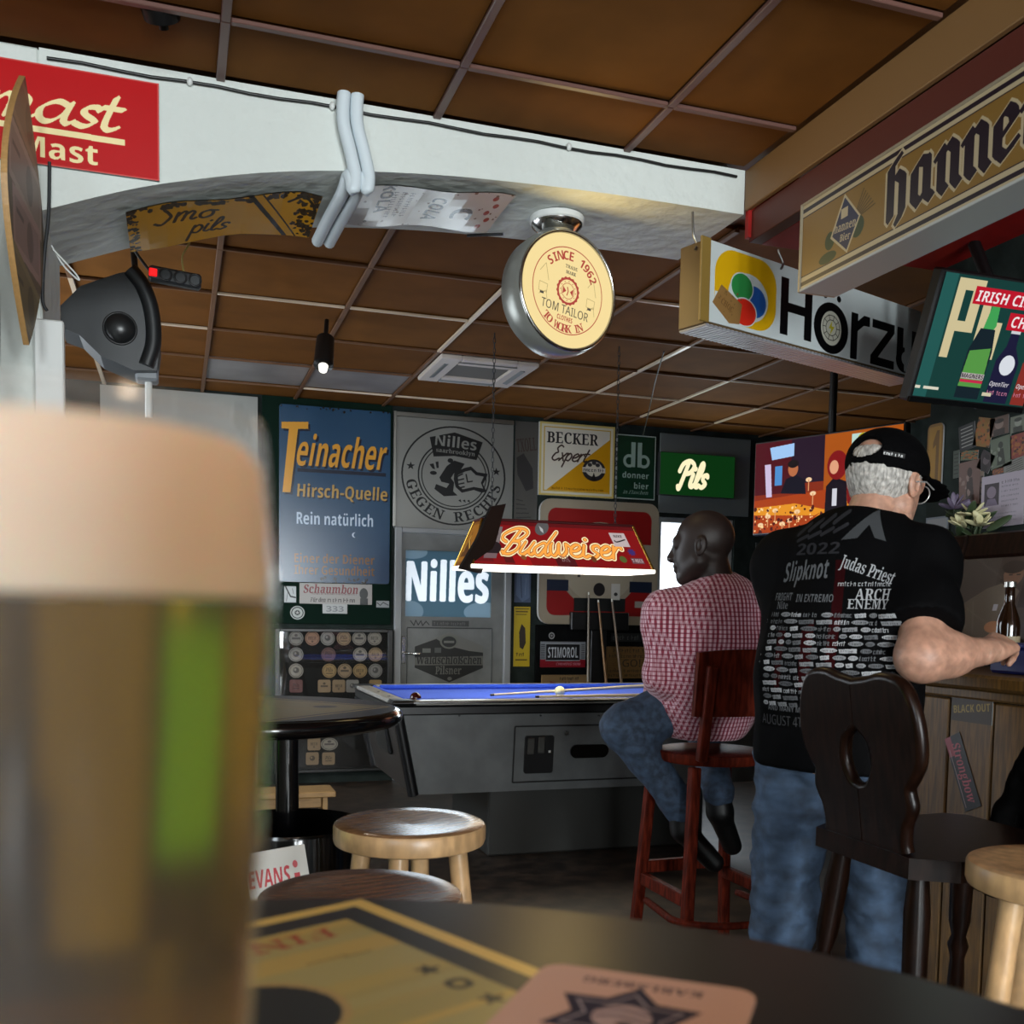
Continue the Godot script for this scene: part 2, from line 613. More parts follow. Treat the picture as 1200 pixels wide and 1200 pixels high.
	func tex() -> ImageTexture:
		return ImageTexture.create_from_image(im)

func print_mat(c: Canvas, rough := 0.5, metal := 0.0) -> StandardMaterial3D:
	var m := StandardMaterial3D.new()
	m.albedo_texture = c.tex()
	m.roughness = rough
	m.metallic = metal
	return m

func glow_mat(c: Canvas, energy: float, dark := 0.1) -> StandardMaterial3D:
	var m := StandardMaterial3D.new()
	m.albedo_color = Color(dark, dark, dark)
	m.emission_enabled = true
	m.emission = Color.WHITE
	m.emission_operator = BaseMaterial3D.EMISSION_OP_MULTIPLY
	m.emission_texture = c.tex()
	m.emission_energy_multiplier = energy
	m.roughness = 0.55
	m.metallic_specular = 0.25
	return m

func mat(c: Color, rough := 0.5, metal := 0.0) -> StandardMaterial3D:
	var m := StandardMaterial3D.new()
	m.albedo_color = c
	m.roughness = rough
	m.metallic = metal
	return m

func satin(c: Color) -> StandardMaterial3D:       # matt paint or cloth with hardly any shine
	var m := mat(c, 0.75)
	m.metallic_specular = 0.15
	return m

func ramp(cols: Array, offs: Array) -> Gradient:
	var g := Gradient.new()
	g.offsets = PackedFloat32Array(offs)
	g.colors = PackedColorArray(cols)
	return g

func noise_tex(freq: float, sd: int, cols: Array, offs: Array, size := 256, kind := FastNoiseLite.TYPE_SIMPLEX_SMOOTH) -> NoiseTexture2D:
	var f := FastNoiseLite.new()
	f.noise_type = kind
	f.seed = sd
	f.frequency = freq
	f.fractal_octaves = 4
	var t := NoiseTexture2D.new()
	t.width = size
	t.height = size
	t.seamless = true
	t.noise = f
	t.color_ramp = ramp(cols, offs)
	return t

# a material whose colour wanders between a few tones of one stuff; alike grains share one texture
var grains := {}
func stuff_mat(cols: Array, _offs: Array, freq: float, scale: Vector3, rough := 0.6, relief := 0.0, sd := 1, world := false) -> StandardMaterial3D:
	var m := StandardMaterial3D.new()
	var hi: Color = cols[cols.size() - 1]
	var lo: Color = cols[0]
	var share := snappedf(clampf(lo.get_luminance() / maxf(hi.get_luminance(), 0.001), 0.4, 0.97), 0.1)
	var key := "%.3f %.1f" % [freq, share]
	if not grains.has(key):
		grains[key] = noise_tex(freq, 3 + grains.size(), [Color(share, share, share), Color.WHITE], [0.2, 0.8])
	m.albedo_color = hi
	m.albedo_texture = grains[key]
	m.roughness = rough
	m.uv1_triplanar = true
	m.uv1_world_triplanar = world
	m.uv1_scale = scale
	m.uv1_offset = Vector3(0.13 * sd, 0.29 * sd, 0.07 * sd)
	if relief > 0.0:
		if not grains.has("relief"):
			grains["relief"] = noise_tex(0.04, 77, [Color.BLACK, Color.WHITE], [0.2, 0.8])
		m.heightmap_enabled = true
		m.heightmap_scale = relief
		m.heightmap_texture = grains["relief"]
	return m

# ---------------------------------------------------------------- materials
func make_materials():
	M.plaster = stuff_mat([Color(.79, .81, .79), Color(.80, .82, .80), Color(.82, .84, .82)], [0.25, 0.5, 0.8], 0.02, Vector3(1.2, 1.2, 1.2), 0.9, 0.25, 3)
	M.tile = []
	var browns := [[Color(.42, .265, .115), Color(.47, .30, .13)], [Color(.44, .28, .12), Color(.49, .315, .135)], [Color(.40, .25, .11), Color(.45, .285, .125)]]
	for i in 3:
		M.tile.append(stuff_mat(browns[i], [0.3, 0.7], 0.012, Vector3(0.8, 0.8, 0.8), 0.75, 0.0, 20 + i))
		M.tile[i].metallic_specular = 0.2
	M.tile_grey = stuff_mat([Color(.50, .48, .47), Color(.56, .54, .53)], [0.3, 0.7], 0.012, Vector3(0.8, 0.8, 0.8), 0.5, 0.0, 40)
	M.bar_near = mat(Color(.40, .28, .25), 0.4)
	M.bar_glint = mat(Color(.86, .78, .68), 0.3)  # cream tone paints the glint of light on some far ceiling bars
	M.bar_brown = mat(Color(.42, .28, .17), 0.6)
	M.floor = stuff_mat([Color(.13, .10, .085), Color(.19, .15, .12), Color(.24, .19, .15)], [0.25, 0.5, 0.8], 0.02, Vector3(1.5, 1.5, 1.5), 0.42, 0.0, 5, true)
	M.wall_dark = stuff_mat([Color(.13, .16, .15), Color(.17, .20, .19)], [0.3, 0.7], 0.02, Vector3.ONE, 0.7, 0.1, 6)
	M.wall_dark.metallic_specular = 0.2
	M.wall_cream = stuff_mat([Color(.55, .53, .49), Color(.62, .60, .56)], [0.3, 0.7], 0.02, Vector3.ONE, 0.8, 0.1, 8)
	M.black = mat(Color(.035, .035, .04), 0.4)
	M.black_gloss = mat(Color(.03, .03, .035), 0.12)
	M.dark_grey = mat(Color(.16, .17, .18), 0.5)
	M.grey = mat(Color(.45, .46, .46), 0.5)
	M.white = mat(Color(.82, .83, .82), 0.45)
	M.chrome = mat(Color(.75, .75, .74), 0.18, 1.0)
	M.steel = mat(Color(.60, .60, .58), 0.3, 1.0)
	M.glass = mat(Color(.4, .4, .4, 0.02), 0.02)
	M.glass.transparency = BaseMaterial3D.TRANSPARENCY_ALPHA
	M.light_wood = stuff_mat([Color(.66, .50, .33), Color(.74, .58, .40), Color(.79, .64, .46)], [0.25, 0.5, 0.75], 0.02, Vector3(5, 2, 5), 0.35, 0.0, 11)
	M.light_wood_top = stuff_mat([Color(.50, .36, .24), Color(.58, .43, .29), Color(.66, .50, .35)], [0.25, 0.5, 0.75], 0.02, Vector3(2, 2, 16), 0.22, 0.0, 12)
	M.brown_wood_top = stuff_mat([Color(.36, .22, .14), Color(.43, .27, .18), Color(.48, .32, .22)], [0.25, 0.5, 0.75], 0.02, Vector3(2, 2, 16), 0.25, 0.0, 13)
	M.red_wood = stuff_mat([Color(.27, .08, .05), Color(.34, .11, .065), Color(.40, .14, .08)], [0.25, 0.5, 0.75], 0.02, Vector3(9, 1.5, 9), 0.55, 0.0, 14)
	M.red_wood.metallic_specular = 0.2
	M.dark_wood = stuff_mat([Color(.06, .032, .022), Color(.10, .05, .032), Color(.13, .068, .042)], [0.25, 0.5, 0.75], 0.02, Vector3(10, 1.5, 10), 0.3, 0.0, 15)
	M.dark_wood.metallic_specular = 0.3
	M.bar_wood = stuff_mat([Color(.31, .21, .085), Color(.37, .255, .10), Color(.42, .295, .12)], [0.25, 0.5, 0.75], 0.02, Vector3(14, 1.2, 14), 0.5, 0.0, 16)
	M.pine = stuff_mat([Color(.62, .46, .26), Color(.70, .54, .33)], [0.3, 0.7], 0.02, Vector3(2, 14, 14), 0.5, 0.0, 17)
	M.red_paint = stuff_mat([Color(.60, .06, .05), Color(.66, .08, .06)], [0.3, 0.7], 0.02, Vector3.ONE, 0.5, 0.0, 18)

# ---------------------------------------------------------------- the room
func build_room():
	structure("floor", box_mesh(Vector3(7.4, 0.1, 14.2), 0.0, Vector3(1.9, -0.05, -0.6)), M.floor)
	structure("wall_back", wall_mesh(-1.8, 5.5, 0, CEIL + 0.1, [Rect2(1.53, 0, 0.91, 1.895), Rect2(3.68, 1.2, 0.69, 0.857)], true, WALL - 0.1, 0.2), M.wall_dark)
	structure("wall_left", wall_mesh(-7.43, 6.2, 0, CEIL + 0.1, [Rect2(-6.6, 0.8, 2.2, 1.6), Rect2(0.45, 1.15, 0.9, 1.3)], false, -1.7, 0.2), M.wall_cream)
	structure("wall_front", wall_mesh(-1.8, 2.82, 0, CEIL + 0.1, [Rect2(-1.35, 0.5, 0.7, 2.0), Rect2(0.15, 0.5, 0.7, 2.0), Rect2(1.35, 0.5, 0.7, 2.0)], true, 6.3, 0.2), M.wall_cream)
	structure("wall_right", wall_mesh(-3.1, 6.2, 0, CEIL + 0.1, [], false, 2.72, 0.2), M.wall_dark)
	structure("wall_passage", wall_mesh(2.82, 5.5, 0, CEIL + 0.1, [], true, -3.0, 0.2), M.wall_dark)
	structure("wall_side_room", wall_mesh(-7.43, -3.1, 0, CEIL + 0.1, [], false, 5.4, 0.2), M.wall_dark)
	# street windows behind the viewer: a white frame, a middle bar and a pane each
	var wi := 1
	for w in [[Vector3(-1.0, 1.5, 6.3), Vector2(0.7, 2.0), 0.0], [Vector3(0.5, 1.5, 6.3), Vector2(0.7, 2.0), 0.0], [Vector3(1.7, 1.5, 6.3), Vector2(0.7, 2.0), 0.0], [Vector3(-1.7, 1.8, 0.9), Vector2(0.9, 1.3), PI / 2], [Vector3(-1.7, 1.6, -5.5), Vector2(2.2, 1.6), PI / 2]]:
		wi += 1
		var o := Node3D.new()
		o.name = "window_%d" % wi
		o.set_meta("kind", "structure")
		add_child(o)
		o.position = w[0]
		o.rotation.y = w[2]
		var b := MB.new()
		var s: Vector2 = w[1]
		for k in [-1, 1]:
			b.box(Vector3(k * (s.x / 2 - 0.03), 0, 0), Vector3(0.06, s.y, 0.07), 0.005)
		for k in [-1, 1]:
			b.box(Vector3(0, k * (s.y / 2 - 0.03), 0), Vector3(s.x - 0.12, 0.06, 0.07), 0.005)
		part("window_frame", b.done(), M.white, o)
		part("pane", box_mesh(Vector3(s.x - 0.1, s.y - 0.1, 0.004)), M.glass, o)
	# a green lit panel added beside the pillar, out of the frame, to make the green streak in the beer
	var c := Canvas.new(128, 128, Color(.34, .66, .18))
	c.rect(8, 8, 112, 112, Color(.42, .76, .24))
	var o := thing("light_box", "added green lit panel out of view beside the pillar", "lit sign", Vector3(-1.20, 0, -2.98))
	part("lit_panel", plate_mesh(rrect(0.72, 0.66, 0.02), 0.004), [glow_mat(c, 1.6), M.dark_grey], o, Vector3(0, 0.97, 0.002))
	part("housing", box_mesh(Vector3(0.78, 1.34, 0.10), 0.01, Vector3(0, 0.67, -0.053)), M.dark_grey, o)
	area_under(o, Vector3(0, 0.97, 0.02), Vector3(0, 0, 1), 0.7, 0.6, 0.06, Color(.4, 1.0, .3))

func build_ceiling():
	var o := structure("ceiling", box_mesh(Vector3(7.4, 0.08, 14.2), 0.0, Vector3(1.9, CEIL + 0.065, -0.6)), M.bar_brown)
	var g := RandomNumberGenerator.new()
	g.seed = 5
	var shapes := {}
	var lay := func(xs: Array, zs: Array, mats: Array, far: bool):
		for i in xs.size() - 1:
			for j in zs.size() - 1:
				var sx: float = xs[i + 1] - xs[i]
				var sz: float = absf(zs[j + 1] - zs[j])
				if sx < 0.05 or sz < 0.05:
					continue
				var key := "%.3f %.3f" % [sx, sz]
				if not shapes.has(key):
					shapes[key] = box_mesh(Vector3(sx - 0.02, 0.014, sz - 0.02), 0.002)
				var m: Material = mats[g.randi() % 3]
				if far and j == 4 and xs[i] < 1.2 and xs[i] > 0.1:
					m = M.tile_grey
				if far and absf(xs[i] - 1.438) < 0.02 and j == 3:
					continue                                       # the air conditioner sits here
				part("ceiling_tile", shapes[key], m, o, Vector3((xs[i] + xs[i + 1]) / 2, CEIL + 0.012 + g.randf() * 0.004, (zs[j] + zs[j + 1]) / 2), Vector3(g.randf_range(-.003, .003), 0, g.randf_range(-.004, .004)))
		for i in range(1, xs.size() - 1):
			for j in zs.size() - 1:
				var l: float = absf(zs[j + 1] - zs[j])
				var m: Material = M.bar_near
				if far:
					m = M.bar_glint if (i == 2 and j > 1) or (i == 5 and j in [1, 2]) or (i == 7 and j in [2, 3]) or (i == 8 and j in [3, 4]) or (i == 9 and j == 4) else M.bar_brown  # chosen bars get the painted glint
				part("ceiling_bar", box_mesh(Vector3(0.024, 0.012, l - 0.002), 0.002), m, o, Vector3(xs[i], CEIL - 0.002, (zs[j] + zs[j + 1]) / 2))
		for j in range(1, zs.size() - 1):
			for i in xs.size() - 1:
				var l: float = xs[i + 1] - xs[i]
				var m: Material = M.bar_near
				if far:
					m = M.bar_glint if (i * 5 + j * 3) % 7 in [0, 5] else M.bar_brown  # scattered cross bars get the painted glint too
				part("ceiling_bar", box_mesh(Vector3(l - 0.026, 0.012, 0.015 if far else 0.02), 0.002), m, o, Vector3((xs[i] + xs[i + 1]) / 2, CEIL - 0.002, zs[j]))
	var nx := [-1.6]
	for k in range(-2, 3):
		nx.append(0.128 + 0.627 * k)
	nx.append(1.815)
	var nz := [BEAM, -2.783, -2.159, -1.535, -0.911, -0.287, 0.337, 0.961, 1.585, 2.209, 2.833, 3.457, 4.081, 4.705, 5.329, 5.953, 6.2]
	lay.call(nx, nz, M.tile, false)
	var fx := [-1.6]
	for k in range(-2, 9):
		fx.append(0.182 + 0.628 * k)
	fx.append(5.3)
	var fz := [-3.56, -3.85, -4.49, -5.117, -5.766, -6.42, -7.05, -7.43]
	# rows are read from the far wall's side in the photograph; index 3 is the row of the air conditioner
	fz = [-3.56, -4.49, -5.117, -5.766, -6.42, -7.05, -7.43]
	lay.call(fx, fz, M.tile, true)
	# air conditioner set into the ceiling
	var a := py(517, 413, CEIL)
	var ac := thing("air_conditioner", "square off-white air conditioner set flush into the brown tiled ceiling", "air conditioner", Vector3(1.758, CEIL - 0.016, -6.093))
	var b := MB.new()
	for k in [[-1, 0], [1, 0], [0, -1], [0, 1]]:
		if k[0] != 0:
			b.box(Vector3(k[0] * 0.235, 0, 0), Vector3(0.13, 0.03, 0.60), 0.006)
		else:
			b.box(Vector3(0, 0, k[1] * 0.235), Vector3(0.34, 0.03, 0.13), 0.006)
	part("frame", b.done(), mat(Color(.80, .76, .72), 0.5), ac)
	part("grille", box_mesh(Vector3(0.36, 0.012, 0.36)), mat(Color(.36, .34, .31), 0.6), ac, Vector3(0, 0.006, 0))
	for k in 4:
		var tr := Vector3(0, 0, 0.235).rotated(Vector3.UP, PI / 2 * k)
		part("louvre", box_mesh(Vector3(0.36, 0.006, 0.035), 0.001), M.grey, ac, tr + Vector3(0, -0.015, 0), Vector3(0.25, PI / 2 * k, 0))
	# small black spotlights that hang from the grid
	spotlight(pd(383, 378, 5.2), pd(378, 441, 5.05), "slim black spotlight hanging from the brown ceiling before the grey tiles")
	spotlight(Vector3(pd(192, 0, 2.6).x, CEIL - 0.01, pd(192, 0, 2.6).z), pd(186, -2, 2.55), "stubby black spotlight on the ceiling before the red sign")

func spotlight(top: Vector3, tip: Vector3, label: String):
	top.y = CEIL - 0.01
	var o := thing("spotlight", label, "lamp", top)
	var d := tip - top
	var n := d.normalized()
	part("bracket", MB.new().cyl(Vector3.ZERO, n * d.length() * 0.35, 0.012, 0.012, 10).done(), M.black, o)
	part("housing", MB.new().tube([n * d.length() * 0.28, n * d.length() * 0.34, n * d.length() * 0.8, n * d.length() * 0.82], [0.02, 0.045, 0.05, 0.03], 18).done(), M.black, o)
	var e := mat(Color(1, 1, .95), 0.3)
	e.emission_enabled = true
	e.emission = Color(1, .98, .92)
	e.emission_energy_multiplier = 1.3
	part("bulb", MB.new().tube([n * d.length() * 0.8, n * d.length() * 0.9], [0.026, 0.02], 14).done(), e, o)
	var l := SpotLight3D.new()
	l.name = "spot_beam"
	l.light_energy = 0.6
	l.spot_angle = 40
	l.spot_range = 12.0
	l.spot_attenuation = 2.0
	l.light_size = 0.02
	l.light_color = Color(1, .96, .88)
	l.shadow_enabled = true
	o.add_child(l)
	l.look_at_from_position(top + n * (d.length() + 0.01), top + n * 2.0, Vector3.FORWARD)

func build_beam():
	var p := PackedVector2Array([Vector2(-0.34, CEIL), Vector2(-0.34, 2.325)])
	var cp := curve([Vector2(-.34, 2.325), Vector2(-.15, 2.40), Vector2(0, 2.449), Vector2(.23, 2.508), Vector2(.47, 2.55), Vector2(.75, 2.58), Vector2(1.0, 2.595), Vector2(1.3, 2.605), Vector2(1.6, 2.607), Vector2(1.815, 2.607)], 4)
	for q in cp.slice(1):
		p.append(q)
	p.append(Vector2(1.815, CEIL))
	var f := MB.new()
	f.slab(p, BEAM - 0.47, BEAM, f)
	structure("beam", f.done(), M.plaster)
	structure("pillar", box_mesh(Vector3(0.62, CEIL, 0.47), 0.006, Vector3(-0.65, CEIL / 2, BEAM - 0.235)), M.plaster)
	# stepped edge of the lower red ceiling over the bar
	structure("trim_1", box_mesh(Vector3(0.02, 0.132, 9.29), 0.003, Vector3(1.826, 2.684, 1.555)), mat(Color(.50, .37, .22), 0.5))
	structure("trim_2", box_mesh(Vector3(0.05, 0.10, 9.29), 0.002, Vector3(1.862, 2.568, 1.555)), mat(Color(.33, .12, .08), 0.5))
	structure("ceiling_bar_side", box_mesh(Vector3(0.732, 0.02, 9.29), 0.0, Vector3(2.254, 2.528, 1.555)), M.red_paint)
	structure("trim_3", box_mesh(Vector3(0.8, 0.22, 0.02), 0.0, Vector3(2.225, 2.64, BEAM + 0.005)), M.red_paint)
	# thin cable along the top of the beam with its clips
	var cable := thing("cable", "thin black cable clipped along the top of the white beam", "cable", Vector3(0, 0, 0))
	var pts := []
	for k in 25:
		var x := -0.32 + 2.1 * k / 24.0
		pts.append(Vector3(x, CEIL - 0.028 + 0.003 * sin(k * 1.7), BEAM + 0.008))
	part("wire", MB.new().tube(pts, 0.0045, 6).done(), M.black, cable)
	for x in [0.045, 0.44, 1.18]:
		part("clip", MB.new().ball(Vector3(x, CEIL - 0.026, BEAM + 0.01), Vector3(.009, .012, .009), 6, 8).done(), M.white, cable)
	# pair of white conduits over the beam
	var pair := thing("conduit", "pair of white plastic conduits bent over the beam between two tin signs", "pipes")
	for k in 2:
		var dx := 29.0 * k
		var q := []
		for e in [[404, 98], [402, 140], [411, 180], [416, 205], [414, 222]]:
			q.append(pz(e[0] + dx * 0.55, e[1], BEAM + 0.03))
		var last: Vector3 = q[4]
		q.append(Vector3(last.x - 0.01, 2.535, BEAM + 0.012))
		q.append(Vector3(last.x - 0.02, 2.505, BEAM - 0.05))
		q.append(Vector3(last.x - 0.03, 2.505, BEAM - 0.25))
		q.append(Vector3(last.x - 0.04, 2.50, BEAM - 0.46))
		part("pipe", MB.new().tube(curve(q, 6), 0.0195, 12).done(), mat_shared(Color(.80, .84, .86)), pair)
	# red enamel sign on the beam
	var c := Canvas.new(700, 226, Color(.72, .06, .08))
	c.rect(0, 0, 700, 3, Color(.80, .30, .28)); c.rect(0, 223, 700, 3, Color(.80, .30, .28))
	c.rect(697, 0, 3, 226, Color(.80, .30, .28))
	var ivory := Color(.95, .88, .66)
	c.script("bmast", 314, 126, 48, 15, ivory, 0.28, 1.33, 0.0, true)
	c.poly([Vector2(120, 138), Vector2(634, 142), Vector2(634, 156), Vector2(120, 152)], ivory)
	c.text("Mast", 436, 164, 146, 48, ivory, "Droid Sans", true)
	c.text("Dr.", 300, 164, 80, 48, ivory, "Droid Sans", true)
	var w := 0.94
	var tr := pz(186, 98, BEAM + 0.012)
	var br := pz(186, 212, BEAM + 0.012)
	solo("enamel_sign", "red enamel sign with ivory script lettering on the white beam", "sign", plate_mesh(rrect(w, tr.y - br.y, 0.0), 0.008), [print_mat(c, 0.3), M.grey], Vector3(tr.x - w / 2, (tr.y + br.y) / 2, BEAM + 0.012), Vector3(0, 0, 0.0))
	# two tin signs screwed under the arch
	c = Canvas.new(480, 200, Color(.84, .60, .06))
	c.specks(60, 3, 14, Color(.25, .17, .06), 4, Rect2(0, 0, 1, .10))
	c.specks(60, 3, 14, Color(.25, .17, .06), 5, Rect2(.88, 0, .12, 1))
	c.specks(40, 3, 10, Color(.25, .17, .06), 6, Rect2(0, 0, .05, 1))
	c.line([Vector2(300, 0), Vector2(410, 200)], 12, Color(.16, .13, .05)); c.line([Vector2(330, 0), Vector2(440, 200)], 4, Color(.16, .13, .05))
	c.script("Smo", 60, 90, 40, 9, Color(.28, .19, .05), .3, 1.1)
	c.script("pils", 150, 160, 36, 8, Color(.24, .17, .06), .3, 1.0)
	c.line(curve([Vector2(400, 40), Vector2(440, 20), Vector2(470, 60), Vector2(475, 110)], 6), 9, Color(.20, .15, .06))
	under_arch("tin_sign", "yellow tin sign with black script and rusty edges under the arch", -0.13, 0.43, 0.34, -3.37, c, 0.22, 0.35)
	c = Canvas.new(480, 200, Color(.80, .78, .74))
	c.text("KOLA", 20, 40, 130, 40, Color(.10, .10, .10), "Droid Sans", true, 0, 90)
	for k in 3:
		c.vmarks(104 + k * 26, 30, 16, 130, Color(.35, .33, .32), 16 + k)
	c.text("COLA", 190, 76, 130, 46, Color(.10, .10, .10), "Droid Sans", true, 0, 90)
	c.text("C", 320, 70, 60, 70, Color(.10, .10, .10), "Droid Sans", true, 0, 90)
	for k in 5:
		c.oval(430 + (k % 2) * 16, 30 + k * 34, 9, 11, Color(.55, .15, .12))
	c.specks(30, 2, 7, Color(.40, .30, .22), 9)
	under_arch("tin_sign", "white tin sign with black lettering screwed under the arch beside the conduits", 0.545, 1.03, 0.32, -3.31, c, 0.25, 0.0)

func arch_y(x: float) -> float:
	var pts := [[-.34, 2.325], [-.15, 2.40], [0.0, 2.449], [.23, 2.508], [.47, 2.55], [.75, 2.58], [1.0, 2.595], [1.3, 2.605], [1.9, 2.607]]
	for i in pts.size() - 1:
		if x <= pts[i + 1][0]:
			return lerpf(pts[i][1], pts[i + 1][1], (x - pts[i][0]) / (pts[i + 1][0] - pts[i][0]))
	return 2.607

# a thin metal sheet that follows the arch from below; its print reads from the front
func under_arch(called: String, label: String, x0: float, x1: float, depth: float, zc: float, c: Canvas, rough: float, curl: float):
	var f := MB.new()
	var b := MB.new()
	var n := 10
	var m := 6
	var at := func(i: int, j: int, off: float) -> Vector3:
		var u := float(i) / n
		var v := float(j) / m
		var x := lerpf(x0, x1, u)
		var wave := 0.006 * sin(u * 9.0 + v * 3.0) + curl * 0.05 * pow(maxf(0.0, u - 0.8) / 0.2, 2.0)
		return Vector3(x, arch_y(x) - 0.016 - wave - off, zc - depth / 2 + depth * v)
	for i in n:
		for j in m:
			var q := []
			for e in [[i, j], [i + 1, j], [i + 1, j + 1], [i, j + 1]]:
				q.append(at.call(e[0], e[1], 0.003))
			var nn: Vector3 = (q[1] - q[0]).cross(q[3] - q[0]).normalized()
			if nn.y > 0:
				nn = -nn
			var uv := func(e: Array): return Vector2(float(e[0]) / n, 1.0 - float(e[1]) / m)
			f.tri(q[0], q[1], q[2], nn, nn, nn, uv.call([i, j]), uv.call([i + 1, j]), uv.call([i + 1, j + 1]))
			f.tri(q[0], q[2], q[3], nn, nn, nn, uv.call([i, j]), uv.call([i + 1, j + 1]), uv.call([i, j + 1]))
			b.quad(at.call(i, j, 0.0), at.call(i + 1, j, 0.0), at.call(i + 1, j + 1, 0.0), at.call(i, j + 1, 0.0), -nn)
	solo(called, label, "sign", b.done(f.done()), [print_mat(c, rough, 0.1), M.steel])

# ---------------------------------------------------------------- the far wall
func on_wall(x0: float, y0: float, x1: float, y1: float, z: float) -> Array:
	var ym := (y0 + y1) / 2
	var xm := (x0 + x1) / 2
	var a := pz(x0, ym, z).x
	var b := pz(x1, ym, z).x
	var t := pz(xm, y0, z).y
	var e := pz(xm, y1, z).y
	return [Vector3((a + b) / 2, (t + e) / 2, z), b - a, t - e]

func wall_sign(called: String, label: String, category: String, r: Array, c: Canvas, t := 0.012, corner := 0.0, rough := 0.4, metal := 0.0, edge: Material = null, off := 0.002, group := "") -> MeshInstance3D:
	var z := WALL + off + t
	var q := on_wall(r[0], r[1], r[2], r[3], z)
	return solo(called, label, category, plate_mesh(rrect(q[1], q[2], corner), t), [print_mat(c, rough, metal), edge if edge else M.grey], q[0], Vector3.ZERO, group)

func build_far_wall():
	var z := WALL
	# light board at the far end of the wall beside the green panel
	wall_sign("wall_board", "pale board on the far wall beside the dark green panel", "board", [120, 458, 302, 1000], speckled(Color(.60, .61, .59), 64, 64, 21), 0.02, 0.0, 0.7)
	# dark green panel
	var g := on_wall(307, 467, 459, 733, z + 0.022)
	solo("wall_panel", "dark green wooden panel behind the blue enamel sign", "panel", box_mesh(Vector3(g[1], g[2] - 0.02, 0.02), 0.003), satin(Color(.06, .13, .10)), g[0] + Vector3(0, 0, -0.01))
	var c := Canvas.new(400, 600, Color(.12, .26, .38))
	var gold := Color(.82, .58, .18)
	var navy := Color(.05, .09, .17)
	for o in [[7, 7, navy], [0, 0, gold]]:
		var s: Color = o[2]
		c.poly([Vector2(8 + o[0], 60 + o[1]), Vector2(102 + o[0], 54 + o[1]), Vector2(102 + o[0], 78 + o[1]), Vector2(66 + o[0], 80 + o[1]), Vector2(40 + o[0], 296 + o[1]), Vector2(12 + o[0], 296 + o[1]), Vector2(34 + o[0], 82 + o[1]), Vector2(8 + o[0], 82 + o[1])], s)
		c.text("einacher", 66 + o[0], 92 + o[1], 318, 112, s, "Droid Sans", true, 0.18, 0.0)
	c.rect(64, 212, 320, 12, navy)
	for o in [[4, 4, navy], [0, 0, Color(.70, .55, .28)]]:
		c.text("Hirsch-Quelle", 64 + o[0], 262 + o[1], 326, 56, o[2], "Droid Sans", true, 0.05)
	c.text("Rein natürlich", 62, 358, 276, 44, Color(.72, .78, .84), "Droid Sans", true, 0.0)
	c.text("Einer der Diener", 54, 500, 290, 34, Color(.46, .30, .12), "Droid Sans", true)
	c.text("Ihrer Gesundheit", 54, 540, 290, 34, Color(.46, .30, .12), "Droid Sans", true)
	c.oval(270, 432, 9, 9, Color(.75, .80, .85)); c.oval(275, 432, 8, 8, Color(.12, .26, .38))
	c.specks(14, 2, 6, Color(.10, .09, .10), 31, Rect2(0, 0, 1, .02)); c.specks(18, 2, 8, Color(.10, .09, .10), 32, Rect2(.3, .97, .5, .03))
	var bt := wall_sign("enamel_sign", "large blue enamel sign with yellow and white lettering on the green panel", "sign", [327, 478, 457, 683], c, 0.012, 0.02, 0.22, 0.0, M.steel, 0.026)
	# stickers on the green panel
	var st := Canvas.new(240, 64, Color(.62, .60, .58))
	st.text("Schaumbon", 14, 3, 180, 28, Color(.45, .08, .12), "Droid Serif", true, .15)
	st.marks(40, 30, 150, 5, Color(.4, .3, .3), 13); st.text("Für den", 36, 44, 50, 14, Color(.18, .16, .16), "Droid Serif", true, .2); st.marks(92, 45, 96, 13, Color(.18, .16, .16), 14)
	st.oval(212, 30, 14, 18, Color(.12, .14, .14)); st.rect(200, 44, 26, 20, Color(.12, .14, .14))
	wall_sign("bumper_sticker", "grey oblong sticker with dark red script under the blue enamel sign", "sticker", [351, 684, 436, 708], st, 0.001, 0.0, 0.4, 0.0, M.grey, 0.024)
	st = Canvas.new(64, 64, Color(.70, .72, .72))
	st.line([Vector2(6, 0), Vector2(34, 40), Vector2(60, 44)], 6, Color(.10, .10, .11)); st.line([Vector2(20, 20), Vector2(12, 60)], 3, Color(.3, .3, .32)); st.line([Vector2(44, 8), Vector2(50, 30)], 3, Color(.35, .35, .38))
	wall_sign("sticker", "small white square sticker with black scrawl on the green panel", "sticker", [333, 687, 347, 706], st, 0.001, 0.0, 0.4, 0.0, M.grey, 0.024)
	st = Canvas.new(96, 40, Color(.66, .67, .66))
	st.text("333", 14, 8, 68, 24, Color(.45, .46, .47), "Droid Sans", true)
	wall_sign("number_sticker", "small white number sticker below the oblong red sticker", "sticker", [378, 708, 407, 719], st, 0.001, 0.0, 0.4, 0.0, M.grey, 0.024)
	st = Canvas.new(64, 64, Color(.68, .70, .68))
	st.oval(32, 32, 27, 27, Color(.10, .12, .12)); st.oval(32, 32, 23, 23, Color(.68, .70, .68)); st.oval(32, 32, 12, 12, Color(.25, .27, .26)); st.star(32, 32, 10, Color(.7, .7, .68))
	var q := on_wall(340, 710, 357, 726, z + 0.026)
	solo("round_sticker", "round black and white sticker low on the green panel", "sticker", plate_mesh(disc(q[1] / 2, q[2] / 2, 28), 0.001), [print_mat(st), M.grey], q[0])
	st = Canvas.new(64, 32, Color(.55, .57, .57))
	st.line([Vector2(4, 10), Vector2(20, 22), Vector2(34, 8), Vector2(60, 20)], 4, Color(.2, .2, .22))
	wall_sign("sticker", "pale torn sticker strip beside the metal door on the green panel", "sticker", [441, 704, 456, 712], st, 0.001, 0.0, 0.4, 0.0, M.grey, 0.024)
	coaster_case()
	door_and_steel()
	# narrow pillar face with old posters between the door and the beer signs
	c = Canvas.new(80, 330, Color(.27, .26, .24))
